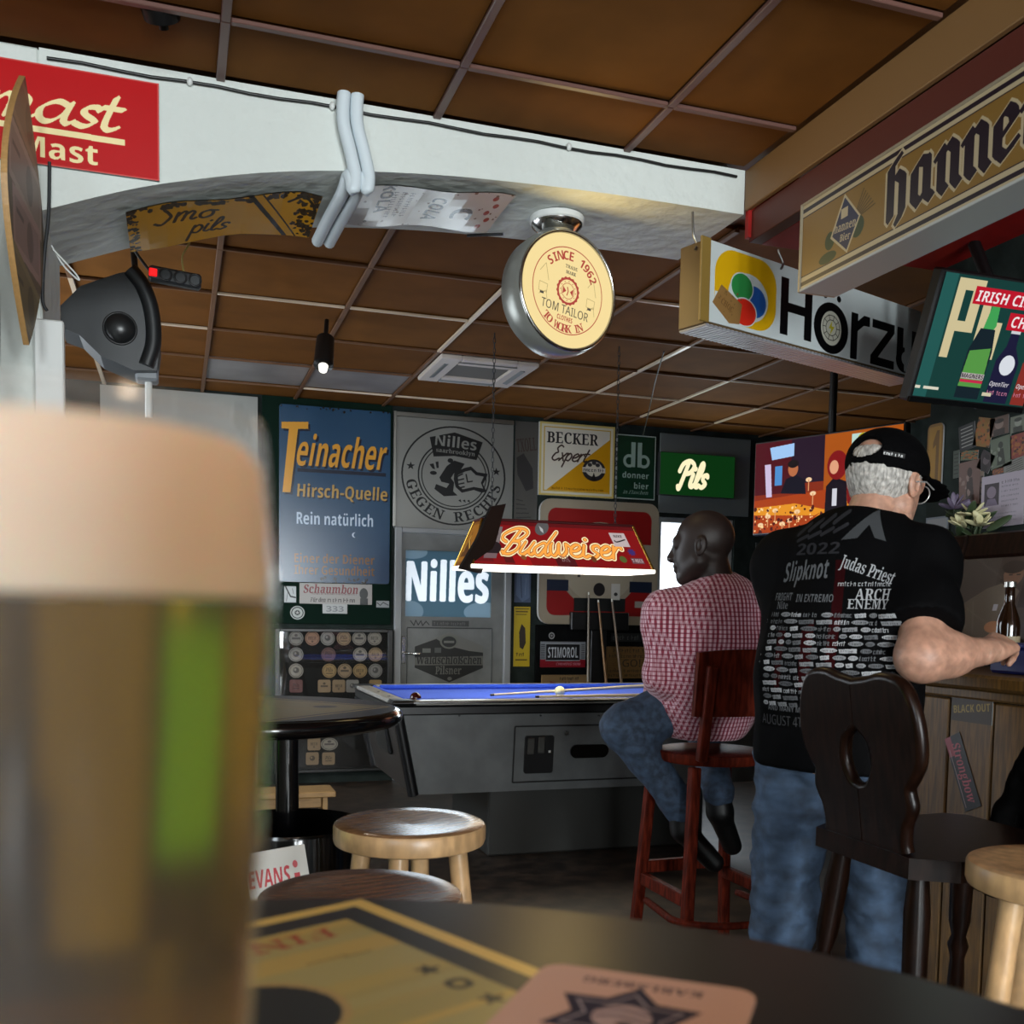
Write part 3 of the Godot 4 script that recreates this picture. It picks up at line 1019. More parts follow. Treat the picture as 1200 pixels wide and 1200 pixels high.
	c.poly([Vector2(6, 110), Vector2(30, 96), Vector2(62, 140), Vector2(66, 200), Vector2(40, 210), Vector2(10, 160)], Color(.12, .11, .11))
	c.text("TXOLL", 4, 50, 70, 40, Color(.20, .13, .10), "Droid Serif", true, 0, -8)
	for k in 6:
		c.line([Vector2(8, 236 + k * 14), Vector2(30 + k * 7, 240 + k * 12)], 3, Color(.16, .15, .14))
	wall_sign("poster", "faded grey shoe poster on the pillar between metal door and beer signs", "poster", [603, 494, 630, 622], c, 0.006, 0.0, 0.5)
	c = Canvas.new(80, 120, Color(.28, .33, .42))
	c.poly([Vector2(10, 0), Vector2(70, 0), Vector2(74, 100), Vector2(40, 118), Vector2(8, 90)], Color(.36, .42, .52)); c.line([Vector2(30, 10), Vector2(36, 100)], 4, Color(.22, .26, .34)); c.line([Vector2(56, 20), Vector2(52, 90)], 3, Color(.46, .52, .60))
	wall_sign("poster", "blue garment poster below the faded shoe poster", "poster", [603, 672, 622, 706], c, 0.006, 0.0, 0.4)
	c = Canvas.new(80, 280, Color(.72, .62, .10))
	c.rect(6, 8, 68, 4, Color(.3, .25, .08)); c.rect(8, 20, 60, 6, Color(.35, .28, .08)); c.rect(8, 34, 54, 4, Color(.35, .28, .08))
	c.poly([Vector2(38, 80), Vector2(56, 100), Vector2(60, 170), Vector2(46, 200), Vector2(30, 190), Vector2(26, 120)], Color(.18, .13, .10)); c.marks(12, 214, 52, 18, Color(.2, .16, .08), 19); c.rect(10, 246, 58, 6, Color(.35, .28, .08))
	wall_sign("poster", "tall yellow concert poster at the end of the pool table", "poster", [602, 711, 621, 781], c, 0.006, 0.0, 0.4)
	# enamel beer signs
	c = Canvas.new(400, 380, Color(.84, .80, .66))
	c.rect(0, 0, 400, 380, Color(.80, .72, .42)); c.rect(10, 10, 380, 360, Color(.84, .82, .74)); c.rect(22, 22, 356, 336, Color(.78, .62, .14)); c.rect(27, 27, 346, 326, Color(.84, .82, .76))
	c.poly([Vector2(373, 70), Vector2(373, 352), Vector2(40, 352)], Color(.80, .58, .06))
	c.text("BECKER", 38, 48, 272, 58, Color(.08, .08, .10), "Droid Serif", true)
	c.script("Expert", 60, 196, 40, 8, Color(.22, .15, .12), .45, .95)
	c.oval(290, 236, 62, 58, Color(.16, .16, .18)); c.oval(290, 230, 46, 40, Color(.80, .78, .70)); c.rect(228, 222, 124, 26, Color(.80, .78, .72)); c.marks(234, 227, 112, 17, Color(.12, .12, .14), 20)
	c.poly([Vector2(290, 248), Vector2(306, 292), Vector2(274, 292)], Color(.1, .1, .1)); c.oval(268, 208, 12, 10, Color(.2, .2, .22)); c.oval(310, 208, 12, 10, Color(.2, .2, .22)); c.oval(290, 196, 12, 12, Color(.2, .2, .22))
	c.marks(66, 334, 280, 12, Color(.35, .24, .05), 15)
	wall_sign("enamel_sign", "square white and yellow enamel beer sign with serif lettering", "sign", [632, 497, 720, 582], c, 0.03, 0.0, 0.3, 0.0, M.white)
	c = Canvas.new(220, 320, Color(.70, .76, .73))
	c.rect(5, 5, 210, 310, Color(.07, .23, .16))
	var pale := Color(.62, .72, .68)
	c.rect(82, 36, 24, 124, pale); c.rect(118, 36, 24, 124, pale); c.ring(72, 130, 26, 15, pale); c.ring(154, 130, 26, 15, pale)
	c.text("donner", 36, 184, 148, 32, pale); c.text("bier", 102, 236, 82, 32, pale)
	c.text("in Flaschen", 44, 276, 140, 18, pale, "Droid Serif", false, .4)
	wall_sign("enamel_sign", "narrow dark green enamel beer sign with pale lettering", "sign", [722, 510, 768, 585], c, 0.012, 0.0, 0.3, 0.0, M.white)
	# big cream and red button sign partly hidden by the pool lamp
	c = Canvas.new(620, 560, Color(.60, .56, .48))
	c.poly(Array(shift(rrect(540, 480, 40), 310, 280)), Color(.56, .10, .10))
	c.oval(310, 290, 215, 195, Color(.60, .56, .48)); c.rect(0, 190, 620, 180, Color(.60, .56, .48)); c.oval(310, 290, 190, 172, Color(.66, .62, .54))
	c.rect(40, 360, 110, 50, Color(.12, .15, .22)); c.rect(470, 360, 120, 50, Color(.12, .15, .22)); c.rect(180, 440, 270, 60, Color(.12, .13, .13))
	c.oval(310, 400, 30, 30, Color(.15, .14, .14)); c.rect(196, 320, 14, 26, Color(.2, .2, .2))
	c.rect(374, 372, 46, 74, Color(.78, .77, .74)); c.oval(398, 420, 10, 8, Color(.2, .2, .2)); c.rect(500, 450, 60, 30, Color(.62, .60, .56))
	wall_sign("machine_sign", "big cream and red sign with rounded corners behind the hanging pool lamp", "sign", [632, 587, 771, 732], c, 0.04, 0.09, 0.3, 0.0, M.white, 0.034)
	# black boarding under it, with stickers and crate boards
	q = on_wall(626, 733, 775, 990, z + 0.03)
	solo("wall_panel", "black boarded panel under the cream and red sign", "panel", box_mesh(Vector3(q[1], q[2], 0.028), 0.004), satin(Color(.055, .06, .06)), q[0] + Vector3(0, 0, -0.014))
	c = Canvas.new(260, 150, Color(.07, .07, .08))
	c.rect(0, 0, 260, 150, Color(.50, .52, .54)); c.rect(0, 104, 260, 46, Color(.50, .06, .12)); c.rect(34, 14, 192, 100, Color(.04, .045, .06)); c.rect(28, 10, 204, 5, Color(.6, .62, .64)); c.rect(30, 108, 200, 5, Color(.6, .62, .64))
	for k in 8:
		c.rect(4, 16 + k * 11, 22, 4, Color(.10, .10, .12)); c.rect(236, 16 + k * 11, 20, 4, Color(.10, .10, .12))
	c.text("STIMOROL", 44, 32, 172, 62, Color(.76, .78, .80))
	c.text("CHEWING GUM", 92, 122, 140, 16, Color(.70, .45, .50), "Droid Sans", true, .2)
	wall_sign("sticker", "black and silver chewing gum sticker on the black boarding", "sticker", [633, 752, 686, 782], c, 0.002, 0.0, 0.35, 0.0, M.black, 0.032)
	st = Canvas.new(40, 40, Color(.6, .6, .6))
	st.oval(20, 20, 13, 13, Color(.15, .15, .15)); st.star(20, 20, 9, Color(.6, .6, .6))
	q = on_wall(643, 741, 650, 749, z + 0.034)
	solo("round_sticker", "tiny round grey sticker above the chewing gum sticker", "sticker", plate_mesh(disc(q[1] / 2, q[2] / 2, 20), 0.001), [print_mat(st), M.grey], q[0])
	c = Canvas.new(320, 210, Color(.42, .31, .15))
	c.specks(90, 2, 6, Color(.36, .26, .12), 61)
	for k in 5:
		c.rect(0, 40 * k + 2, 320, 2, Color(.36, .26, .12))
	var ink := Color(.14, .10, .06)
	c.marks(40, 14, 200, 22, ink, 7); c.marks(14, 50, 270, 22, ink, 8); c.text("GO!", 96, 84, 110, 50, ink, "Droid Sans", false)
	c.marks(20, 150, 250, 18, ink, 9); c.marks(14, 180, 260, 18, ink, 10)
	wall_sign("plaque", "brown wooden plaque with burnt lettering behind the leaning cues", "plaque", [711, 758, 772, 795], c, 0.02, 0.0, 0.6, 0.0, M.pine, 0.032)
	c = Canvas.new(100, 26, Color(.07, .075, .075))
	c.marks(6, 6, 88, 14, Color(.35, .36, .36), 3)
	wall_sign("sticker", "dim grey lettering strip above the burnt wooden plaque", "sticker", [716, 742, 752, 752], c, 0.001, 0.0, 0.5, 0.0, M.black, 0.032)
	c = Canvas.new(200, 80, Color(.50, .40, .26))
	c.marks(70, 6, 80, 10, ink, 11); c.marks(86, 22, 46, 22, ink, 12)
	c.poly([Vector2(30, 20), Vector2(60, 26), Vector2(74, 44), Vector2(50, 50)], Color(.45, .10, .06)); c.poly([Vector2(190, 20), Vector2(160, 26), Vector2(146, 44), Vector2(170, 50)], Color(.45, .10, .06))
	wall_sign("crate_board", "pale crate end board with red emblem behind the pool table", "board", [635, 791, 694, 820], c, 0.02, 0.0, 0.6, 0.0, M.pine, 0.032)
	# cue rack and three cues
	var rk := thing("cue_rack", "black cue rack on the wall behind the pool table", "rack", Vector3(pz(700, 760, z + 0.08).x, 0, z + 0.118))
	var xs := pz(735, 720, z + 0.08).x - pz(668, 720, z + 0.08).x
	part("top_rail", box_mesh(Vector3(xs, 0.14, 0.05), 0.006, Vector3(0, 1.21, -0.012)), M.black, rk)
	part("post", box_mesh(Vector3(0.13, 1.2, 0.03), 0.004, Vector3(0, 0.62, -0.024)), M.black, rk)
	part("foot", box_mesh(Vector3(xs, 0.06, 0.09), 0.006, Vector3(0, 0.03, 0.008)), M.black, rk)
	var labels := ["upright thin cue at the rack end beside the chewing gum sticker", "cue with bright ferrule in the middle of the wall rack", "slanting cue in front of the burnt wooden plaque"]
	for k in 3:
		var e = [[690, 694, 689, 806], [701, 703, 711, 806], [717, 702, 729, 806]][k]
		var a := pz(e[0], e[1], z + 0.17)
		var b := pz(e[2], e[3], z + 0.24)
		var d := (b - a).normalized()
		var foot := a + d * ((a.y - 0.065) / -d.y)
		var cue := thing("pool_cue", labels[k], "cue", foot, 0.0, "cues in the wall rack")
		var t := a - foot
		part("shaft", MB.new().cyl(t * 0.5, t * 0.985, 0.011, 0.007, 10).done(), mat([Color(.50, .46, .40), Color(.55, .40, .24), Color(.46, .38, .30)][k], 0.3), cue)
		part("butt", MB.new().cyl(Vector3.ZERO, t * 0.5, 0.016, 0.011, 10).done(), mat([Color(.45, .36, .25), Color(.50, .30, .14), Color(.40, .28, .16)][k], 0.3), cue)
		part("tip", MB.new().cyl(t * 0.985, t, 0.007, 0.006, 10).done(), mat(Color(.85, .85, .80), 0.4), cue)
	# grey frame, green lit box and the window below it
	q = on_wall(773, 511, 879, 603, z + 0.02)
	solo("wall_panel", "pale grey metal panel around the green lit box", "panel", box_mesh(Vector3(q[1], q[2], 0.016), 0.004), mat(Color(.42, .45, .45), 0.5), q[0] + Vector3(0, 0, -0.01))
	c = Canvas.new(420, 180, Color(.03, .19, .055))
	c.script("Pils", 96, 142, 54, 21, Color(1.0, .96, .78), .35, 1.0)
	q = on_wall(773, 532, 861, 582, z + 0.075)
	var pb := thing("light_box", "green light box with cream script lettering above the bright window", "lit sign", q[0] - Vector3(0, q[2] / 2, 0))
	part("housing", box_mesh(Vector3(q[1], q[2], 0.045), 0.004, Vector3(0, q[2] / 2, -0.024)), M.dark_grey, pb)
	part("lit_face_sign", plate_mesh(rrect(q[1] - 0.008, q[2] - 0.008, 0.0), 0.003), [glow_mat(c, 1.0), M.dark_grey], pb, Vector3(0, q[2] / 2, 0.002))
	area_under(pb, Vector3(0, q[2] / 2, 0.02), Vector3(0, 0, 1), q[1], q[2], 0.010, Color(.4, .9, .45))
	var win := Node3D.new()
	win.name = "window_1"
	win.set_meta("kind", "structure")
	add_child(win)
	win.position = Vector3(4.025, 1.6285, WALL - 0.06)
	var b := MB.new()
	for k in [-1, 1]:
		b.box(Vector3(k * 0.325, 0, 0), Vector3(0.04, 0.857, 0.07), 0.004)
		b.box(Vector3(0, k * 0.4085, 0), Vector3(0.61, 0.04, 0.07), 0.004)
	part("window_frame", b.done(), mat(Color(.60, .62, .62), 0.4), win)
	part("pane", box_mesh(Vector3(0.62, 0.79, 0.004)), M.glass, win)

func area_under(parent: Node, at: Vector3, towards: Vector3, w: float, h: float, energy: float, col: Color):
	var l := AreaLight3D.new()
	l.name = "area_glow"
	l.area_size = Vector2(w, h)
	l.light_energy = energy
	l.light_color = col
	l.area_range = 12.0
	l.area_attenuation = 2.0
	l.shadow_enabled = true
	parent.add_child(l, true)
	l.transform = Transform3D(Basis.looking_at(towards, Vector3.UP if absf(towards.normalized().y) < 0.9 else Vector3(0, 0, -1)), at)

func shift(p: PackedVector2Array, x: float, y: float) -> PackedVector2Array:
	var o := PackedVector2Array()
	for q in p:
		o.append(q + Vector2(x, y))
	return o

func speckled(c: Color, w: int, h: int, sd: int) -> Canvas:
	var k := Canvas.new(w, h, c)
	k.specks(40, 1, 4, c.darkened(0.06), sd)
	k.specks(40, 1, 4, c.lightened(0.05), sd + 1)
	return k

func coaster_case():
	var z := WALL
	var q := on_wall(322, 737, 460, 905, z + 0.06)
	var w: float = q[1]
	var h: float = q[2]
	var o := thing("display_case", "shallow glass-fronted case of beer mats on the far wall", "case", q[0] - Vector3(0, h / 2, 0.03))
	part("back_board", box_mesh(Vector3(w, h, 0.01), 0.0, Vector3(0, h / 2, -0.023)), satin(Color(.12, .115, .105)), o)
	var b := MB.new()
	for k in [-1, 1]:
		b.box(Vector3(k * (w / 2 - 0.018), h / 2, 0), Vector3(0.036, h, 0.056), 0.004)
	b.box(Vector3(0, h - 0.012, 0), Vector3(w - 0.072, 0.024, 0.056), 0.004)
	b.box(Vector3(0, 0.012, 0), Vector3(w - 0.072, 0.024, 0.056), 0.004)
	part("frame", b.done(), mat(Color(.11, .11, .105), 0.4), o)
	part("pane", box_mesh(Vector3(w - 0.07, h - 0.05, 0.003), 0.0, Vector3(0, h / 2, 0.02)), M.glass, o)
	var tones := {"tan": Color(.55, .46, .34), "grey": Color(.50, .49, .46), "peach": Color(.58, .43, .33), "maroon": Color(.36, .24, .20), "straw": Color(.58, .47, .28), "pale": Color(.56, .53, .48), "rose": Color(.40, .24, .22)}
	var rows := [["top", 748, [[347, "grey"], [366, "peach"], [384, "grey"], [403, "tan"], [421, "pale"], [439, "pale"]]], ["second", 767, [[347, "grey"], [385, "maroon"], [422, "pale"], [440, "tan"]]], ["third", 786, [[347, "pale"], [386, "straw"], [404, "tan"], [422, "straw"], [440, "grey"]]], ["fourth", 804, [[347, "rose"], [380, "tan"], [397, "tan"], [413, "grey"], [440, "straw"]]], ["fifth", 872, [[386, "pale"], [368, "tan"]]], ["last", 889, [[366, "tan"], [385, "tan"]]]]
	var n := 0
	for r in rows:
		for e in r[2]:
			var c := Canvas.new(64, 64, tones[e[1]])
			var dark: Color = tones[e[1]].darkened(0.45)
			var round: bool = r[0] in ["top", "second", "third"] or (r[0] == "fifth" and e[0] == 386)
			if round:
				c.ring(32, 32, 27, 2.5, dark)
			match n % 4:
				0: c.rect(14, 28, 36, 9, dark); c.oval(32, 19, 7, 6, dark)
				1: c.text("BIER", 14, 24, 36, 14, dark, "Droid Serif", true); c.star(32, 46, 7, dark)
				2: c.oval(32, 30, 13, 13, dark); c.oval(28, 27, 5, 6, tones[e[1]])
				3: c.text("Pils", 16, 18, 32, 18, dark, "Droid Serif", true, .2); c.rect(16, 42, 32, 4, dark)
			n += 1
			var at := pz(e[0], r[1], z + 0.018)
			var rad := 0.052
			var poly := disc(rad, rad, 24) if round else rrect(0.092, 0.092, 0.012, 3)
			if r[0] == "fifth" and e[0] == 386:
				poly = disc(0.062, 0.046, 24)
			solo("beer_mat", "%s %s beer mat with %s in the %s row of the glass case" % [e[1], "round" if round else "square", ["a dark band", "a small star", "a round emblem", "slanted lettering"][(n - 1) % 4], r[0]], "beer mat", plate_mesh(poly, 0.002), [print_mat_shared(c, "%s%d%s" % [e[1], (n - 1) % 4, round]), mat_shared(tones[e[1]])], at, Vector3.ZERO, "beer mats in the glass case")

var shared := {}
func print_mat_shared(c: Canvas, key: String) -> StandardMaterial3D:
	if not shared.has(key):
		shared[key] = print_mat(c, 0.6)
	return shared[key]
func mat_shared(c: Color) -> StandardMaterial3D:
	var key := c.to_html()
	if not shared.has(key):
		shared[key] = mat(c, 0.6)
	return shared[key]

func door_and_steel():
	var z := WALL
	# brushed steel panel with the round black print
	var k := Color(.035, .035, .04)
	var c := Canvas.new(600, 600, Color(.50, .50, .48))
	var cx := 300.0
	var cy := 318.0
	c.ring(cx, cy, 258, 8, k); c.ring(cx, cy, 178, 7, k); c.ring(cx, cy, 162, 5, k)
	c.arc("GEGEN RECHTS", cx, cy, 217, 262, 98, 52, k, true, "Droid Serif", true)
	c.star(cx - 216, cy - 40, 22, k); c.star(cx + 214, cy - 36, 22, k)
	c.poly([Vector2(176, 122), Vector2(300, 88), Vector2(442, 130), Vector2(412, 226), Vector2(300, 212), Vector2(196, 222)], k)
	var sil := Color(.50, .50, .48)
	c.text("Nilles", 204, 108, 208, 62, sil, "Droid Sans", true, 0.0, 4); c.text("saarbrooklyn", 208, 178, 196, 30, sil, "Droid Serif", true, 0.0, 3)
	# a fist that breaks a chunky figure
	c.poly([Vector2(236, 352), Vector2(226, 330), Vector2(262, 268), Vector2(300, 236), Vector2(352, 250), Vector2(330, 288), Vector2(300, 300), Vector2(284, 330), Vector2(300, 352), Vector2(296, 400), Vector2(318, 420), Vector2(250, 428), Vector2(202, 392), Vector2(210, 366), Vector2(262, 384), Vector2(276, 360)], k)
	c.poly([Vector2(300, 300), Vector2(352, 272), Vector2(384, 262), Vector2(416, 290), Vector2(470, 296), Vector2(462, 322), Vector2(446, 352), Vector2(466, 392), Vector2(440, 398), Vector2(400, 386), Vector2(340, 404), Vector2(308, 376), Vector2(298, 336)], k)
	c.poly([Vector2(318, 312), Vector2(356, 290), Vector2(384, 282), Vector2(410, 306), Vector2(450, 312), Vector2(436, 346), Vector2(448, 376), Vector2(400, 370), Vector2(344, 386), Vector2(322, 366)], sil)
	for e in [[312, 322, 342, 304], [310, 342, 348, 330], [314, 362, 350, 352], [322, 380, 352, 372], [360, 306, 368, 346], [368, 346, 392, 340]]:
		c.line([Vector2(e[0], e[1]), Vector2(e[2], e[3])], 7, k)
	c.poly([Vector2(176, 264), Vector2(196, 258), Vector2(204, 288), Vector2(192, 286)], k); c.poly([Vector2(206, 250), Vector2(220, 246), Vector2(222, 280), Vector2(212, 282)], k); c.oval(196, 308, 17, 10, k); c.oval(280, 238, 14, 12, k)
	for i in 3:
		c.poly([Vector2(322 + i * 22, 446), Vector2(334 + i * 22, 440), Vector2(338 + i * 22, 456)], k)
	var m := print_mat(c, 0.36, 0.35)
	var q := on_wall(461, 487, 601, 620, z + 0.02)
	var o := thing("steel_panel", "brushed steel panel with a round black fist print above the metal door", "panel", q[0] - Vector3(0, q[2] / 2, 0))
	part("sheet", plate_mesh(rrect(q[1], q[2], 0.0), 0.014), [m, M.steel], o, Vector3(0, q[2] / 2, 0))
	part("top_bead", box_mesh(Vector3(q[1], 0.035, 0.012), 0.003, Vector3(0, q[2] - 0.02, 0.008)), M.steel, o)
	part("side_bead", box_mesh(Vector3(0.022, q[2], 0.014), 0.003, Vector3(-q[1] / 2 + 0.008, q[2] / 2, 0.009)), M.steel, o)
	# the metal door with its frosted pane
	var d := Node3D.new()
	d.name = "door_1"
	d.set_meta("kind", "structure")
	add_child(d)
	d.position = Vector3(1.985, 0, WALL - 0.02)
	var grey := stuff_mat([Color(.40, .41, .40), Color(.46, .47, .46)], [0.3, 0.7], 0.02, Vector3.ONE, 0.4, 0.0, 52)
	var fr := MB.new()
	for s in [-1, 1]:
		fr.box(Vector3(s * 0.4265, 0.94, 0.02), Vector3(0.055, 1.88, 0.07), 0.006)
	fr.box(Vector3(0, 1.86, 0.02), Vector3(0.798, 0.04, 0.07), 0.006)
	part("door_frame", fr.done(), mat(Color(.55, .56, .56), 0.35), d)
	var gl := on_wall(475, 646, 576, 723, z)
	var gx: float = gl[0].x - 1.985
	var hw: float = gl[1] / 2
	var g0: float = gl[0].y - gl[2] / 2
	var g1: float = gl[0].y + gl[2] / 2
	part("leaf", wall_mesh(-0.398, 0.398, 0.01, 1.838, [Rect2(gx - hw, g0, hw * 2, g1 - g0)], true, 0.0, 0.05), grey, d)
	var pl := on_wall(476, 736, 575, 905, z)
	var rim := MB.new()
	var pc: Vector3 = pl[0] - Vector3(1.985, 0, WALL)
	for s in [-1, 1]:
		rim.box(Vector3(pc.x + s * pl[1] / 2, pc.y, 0.028), Vector3(0.008, pl[2], 0.006), 0.002)
		rim.box(Vector3(pc.x, pc.y + s * pl[2] / 2, 0.028), Vector3(pl[1], 0.008, 0.006), 0.002)
	part("panel_bead", rim.done(), mat(Color(.24, .25, .25), 0.4), d)
	# frosted pane with clear white letters, lit by the daylight behind it
	c = Canvas.new(512, 380, Color(.43, .55, .60))
	c.oval(40, 10, 90, 40, Color(.62, .70, .74)); c.oval(470, 350, 120, 60, Color(.62, .70, .74)); c.oval(30, 350, 80, 60, Color(.60, .68, .72))
	for e in [[-5, 0], [5, 0], [0, -4], [0, 4]]:
		c.text("Nilles", 12 + e[0], 50 + e[1], 484, 246, Color(1, 1, 1), "Droid Sans", true, 0.02)
	var pm := StandardMaterial3D.new()
	pm.albedo_texture = c.tex()
	pm.roughness = 0.35
	pm.backlight_enabled = true
	pm.backlight = Color(1, 1, 1)
	part("pane", plate_mesh(rrect(hw * 2, g1 - g0, 0.0), 0.002), [pm, pm], d, Vector3(gx, (g0 + g1) / 2, 0.004))
	# handle
	var hp := pz(474, 765, z) - d.position
	var hd := MB.new().box(Vector3(hp.x - 0.01, hp.y + 0.02, 0.03), Vector3(0.03, 0.2, 0.008), 0.003)
	hd.tube([Vector3(hp.x - 0.01, hp.y, 0.03), Vector3(hp.x - 0.01, hp.y, 0.075), Vector3(hp.x + 0.11, hp.y - 0.005, 0.078)], 0.009, 8)
	part("door_handle", hd.done(), M.chrome, d)
	# stickers on the door
	c = Canvas.new(420, 300, Color(.42, .42, .40))
	var hexa := [Vector2(0, 86), Vector2(212, 4), Vector2(420, 82), Vector2(420, 212), Vector2(212, 298), Vector2(0, 210)]
	c.poly([Vector2(0, 86), Vector2(130, 40), Vector2(200, 80), Vector2(330, 110), Vector2(420, 120), Vector2(420, 212), Vector2(212, 298), Vector2(0, 210)], Color(.08, .09, .08))
	c.oval(208, 56, 56, 42, Color(.40, .41, .38)); c.oval(208, 56, 44, 32, Color(.12, .13, .12)); c.rect(176, 50, 64, 14, Color(.42, .43, .40))
	c.poly([Vector2(0, 150), Vector2(420, 140), Vector2(420, 196), Vector2(0, 196)], Color(.36, .36, .34))
	c.text("Waldschlößchen", 8, 134, 404, 56, Color(.05, .05, .05), "Droid Serif", true, .05); c.text("Pilsner", 130, 204, 160, 50, Color(.05, .05, .05), "Droid Serif", true, .05); c.text("Pilsner", 126, 200, 160, 50, Color(.40, .40, .38), "Droid Serif", true, .05)
	c.oval(214, 276, 14, 11, Color(.4, .4, .38)); c.rect(46, 96, 50, 26, Color(.40, .41, .39)); c.rect(120, 92, 40, 30, Color(.30, .31, .30))
	var hq := on_wall(486, 741, 566, 800, z + 0.012)
	var hex := PackedVector2Array()
	for p in hexa:
		hex.append(Vector2((p.x / 420.0 - 0.5) * hq[1], (0.5 - (p.y - 4) / 294.0) * hq[2]))
	part("hexagonal_sticker", plate_mesh(hex, 0.002), [print_mat(c, 0.4), M.grey], d, hq[0] - d.position)
	c = Canvas.new(280, 36, Color(.42, .43, .42))
	c.line([Vector2(4, 10), Vector2(20, 30), Vector2(28, 8), Vector2(40, 28), Vector2(52, 10), Vector2(60, 30), Vector2(76, 12), Vector2(90, 26)], 4, Color(.08, .08, .09))
	c.rect(104, 8, 174, 24, Color(.22, .23, .23)); c.marks(112, 13, 156, 14, Color(.42, .43, .42), 5)
	var sq := on_wall(480, 725, 550, 735, z + 0.012)
	part("lettering_strip", plate_mesh(rrect(sq[1], sq[2], 0.0), 0.001), [print_mat(c, 0.4), M.grey], d, sq[0] - d.position)

# ---------------------------------------------------------------- pool table
func build_pool():
	var x0 := 0.985
	var x1 := 3.16
	var z0 := -5.925
	var z1 := -4.775
	var c := Vector3((x0 + x1) / 2, 0, (z0 + z1) / 2)
	var o := thing("pool_table", "coin-operated pool table with blue cloth and grey cabinet", "pool table", c)
	var L := x1 - x0
	var W := z1 - z0
	var grey := stuff_mat([Color(.36, .37, .37), Color(.40, .41, .41)], [0.3, 0.7], 0.02, Vector3.ONE, 0.35, 0.0, 71)
	# cabinet: sides lean inwards towards the floor
	var b := MB.new()
	var t0 := Vector2(L / 2 - 0.03, W / 2 - 0.03)
	var b0 := Vector2(L / 2 - 0.12, W / 2 - 0.07)
	var yb := 0.36
	var yt := 0.765
	var cr := func(s: Vector2, y: float, i: int): return Vector3(s.x * [-1, 1, 1, -1][i], y, s.y * [1, 1, -1, -1][i])
	for i in 4:
		var j := (i + 1) % 4
		var a: Vector3 = cr.call(b0, yb, i)
		var e: Vector3 = cr.call(b0, yb, j)
		var f: Vector3 = cr.call(t0, yt, j)
		var g: Vector3 = cr.call(t0, yt, i)
		var nn := (e - a).cross(g - a).normalized()
		if nn.dot(a + e) < 0:
			nn = -nn
		if i % 2 == 0:
			b.quad(a, e, f, g, nn)
		else:
			var ep := MB.new()
			ep.quad(a, e, f, g, nn)
			part("end_panel", ep.done(), mat_shared(Color(.14, .12, .10)), o)
	b.quad(cr.call(b0, yb, 0), cr.call(b0, yb, 1), cr.call(b0, yb, 2), cr.call(b0, yb, 3), Vector3.DOWN)
	b.quad(cr.call(t0, yt, 0), cr.call(t0, yt, 1), cr.call(t0, yt, 2), cr.call(t0, yt, 3), Vector3.UP)
	part("cabinet", b.done(), grey, o)
	# black corner posts
	for i in 4:
		var a: Vector3 = cr.call(b0, yb, i)
		var g: Vector3 = cr.call(t0, yt, i)
		part("corner_post", MB.new().tube([a, g], 0.028, 8).done(), M.black, o)
	part("skirt", box_mesh(Vector3(L - 0.02, 0.045, W - 0.02), 0.006, Vector3(0, 0.782, 0)), M.black, o)
	# rails
	var rail := stuff_mat([Color(.60, .59, .56), Color(.66, .65, .62)], [0.3, 0.7], 0.02, Vector3.ONE, 0.25, 0.0, 72)
	for s in [-1, 1]:
		part("rail", box_mesh(Vector3(L - 0.22, 0.022, 0.085), 0.006, Vector3(0, 0.82, s * (W / 2 - 0.0425))), rail, o)
		part("rail", box_mesh(Vector3(0.085, 0.022, W - 0.22), 0.006, Vector3(s * (L / 2 - 0.0425), 0.82, 0)), rail, o)
		part("rail_edge", box_mesh(Vector3(L - 0.2, 0.012, 0.008), 0.002, Vector3(0, 0.822, s * (W / 2 + 0.003))), M.chrome, o)
	for sx in [-1, 1]:
		for sz in [-1, 1]:
			part("corner_cap", box_mesh(Vector3(0.13, 0.026, 0.13), 0.012, Vector3(sx * (L / 2 - 0.06), 0.82, sz * (W / 2 - 0.06))), M.black, o)
	for k in 6:
		for s in [-1, 1]:
			part("sight", box_mesh(Vector3(0.012, 0.002, 0.012), 0.0, Vector3(-L / 2 + 0.3 + k * (L - 0.6) / 5, 0.8315, s * (W / 2 - 0.04))), M.black, o)
	for k in 3:
		for s in [-1, 1]:
			part("sight", box_mesh(Vector3(0.012, 0.002, 0.012), 0.0, Vector3(s * (L / 2 - 0.04), 0.8315, -0.28 + k * 0.28)), M.black, o)
	var felt := stuff_mat([Color(.12, .27, .72), Color(.15, .31, .80)], [0.3, 0.7], 0.05, Vector3(6, 6, 6), 0.9, 0.0, 73)
	felt.rim_enabled = true
	felt.rim = 0.3
	part("cloth", box_mesh(Vector3(L - 0.15, 0.012, W - 0.15), 0.0, Vector3(0, 0.80, 0)), felt, o)
	for s in [-1, 1]:
		part("cushion", MB.new().tube([Vector3(-L / 2 + 0.14, 0.818, s * (W / 2 - 0.1)), Vector3(L / 2 - 0.14, 0.818, s * (W / 2 - 0.1))], 0.016, 8).done(), felt, o)
		part("cushion", MB.new().tube([Vector3(s * (L / 2 - 0.1), 0.818, -W / 2 + 0.14), Vector3(s * (L / 2 - 0.1), 0.818, W / 2 - 0.14)], 0.016, 8).done(), felt, o)
	# pedestal
	part("pedestal", box_mesh(Vector3(1.25, yb, 0.72), 0.01, Vector3(0.08, yb / 2, 0.03)), mat(Color(.20, .20, .19), 0.35), o)
	# coin door on the long side
	var zf := func(y: float) -> float: return lerpf(W / 2 - 0.07, W / 2 - 0.03, (y - yb) / (yt - yb)) + 0.001
	var on := func(x: float, y: float) -> Vector3:
		var p := pz(x, y, z1 - 0.05)
		var l := p - c
		return Vector3(l.x, l.y, zf.call(l.y))
	var tilt := -atan2(0.04, yt - yb)
	var d0: Vector3 = on.call(602, 884)
	var d1: Vector3 = on.call(757, 880)
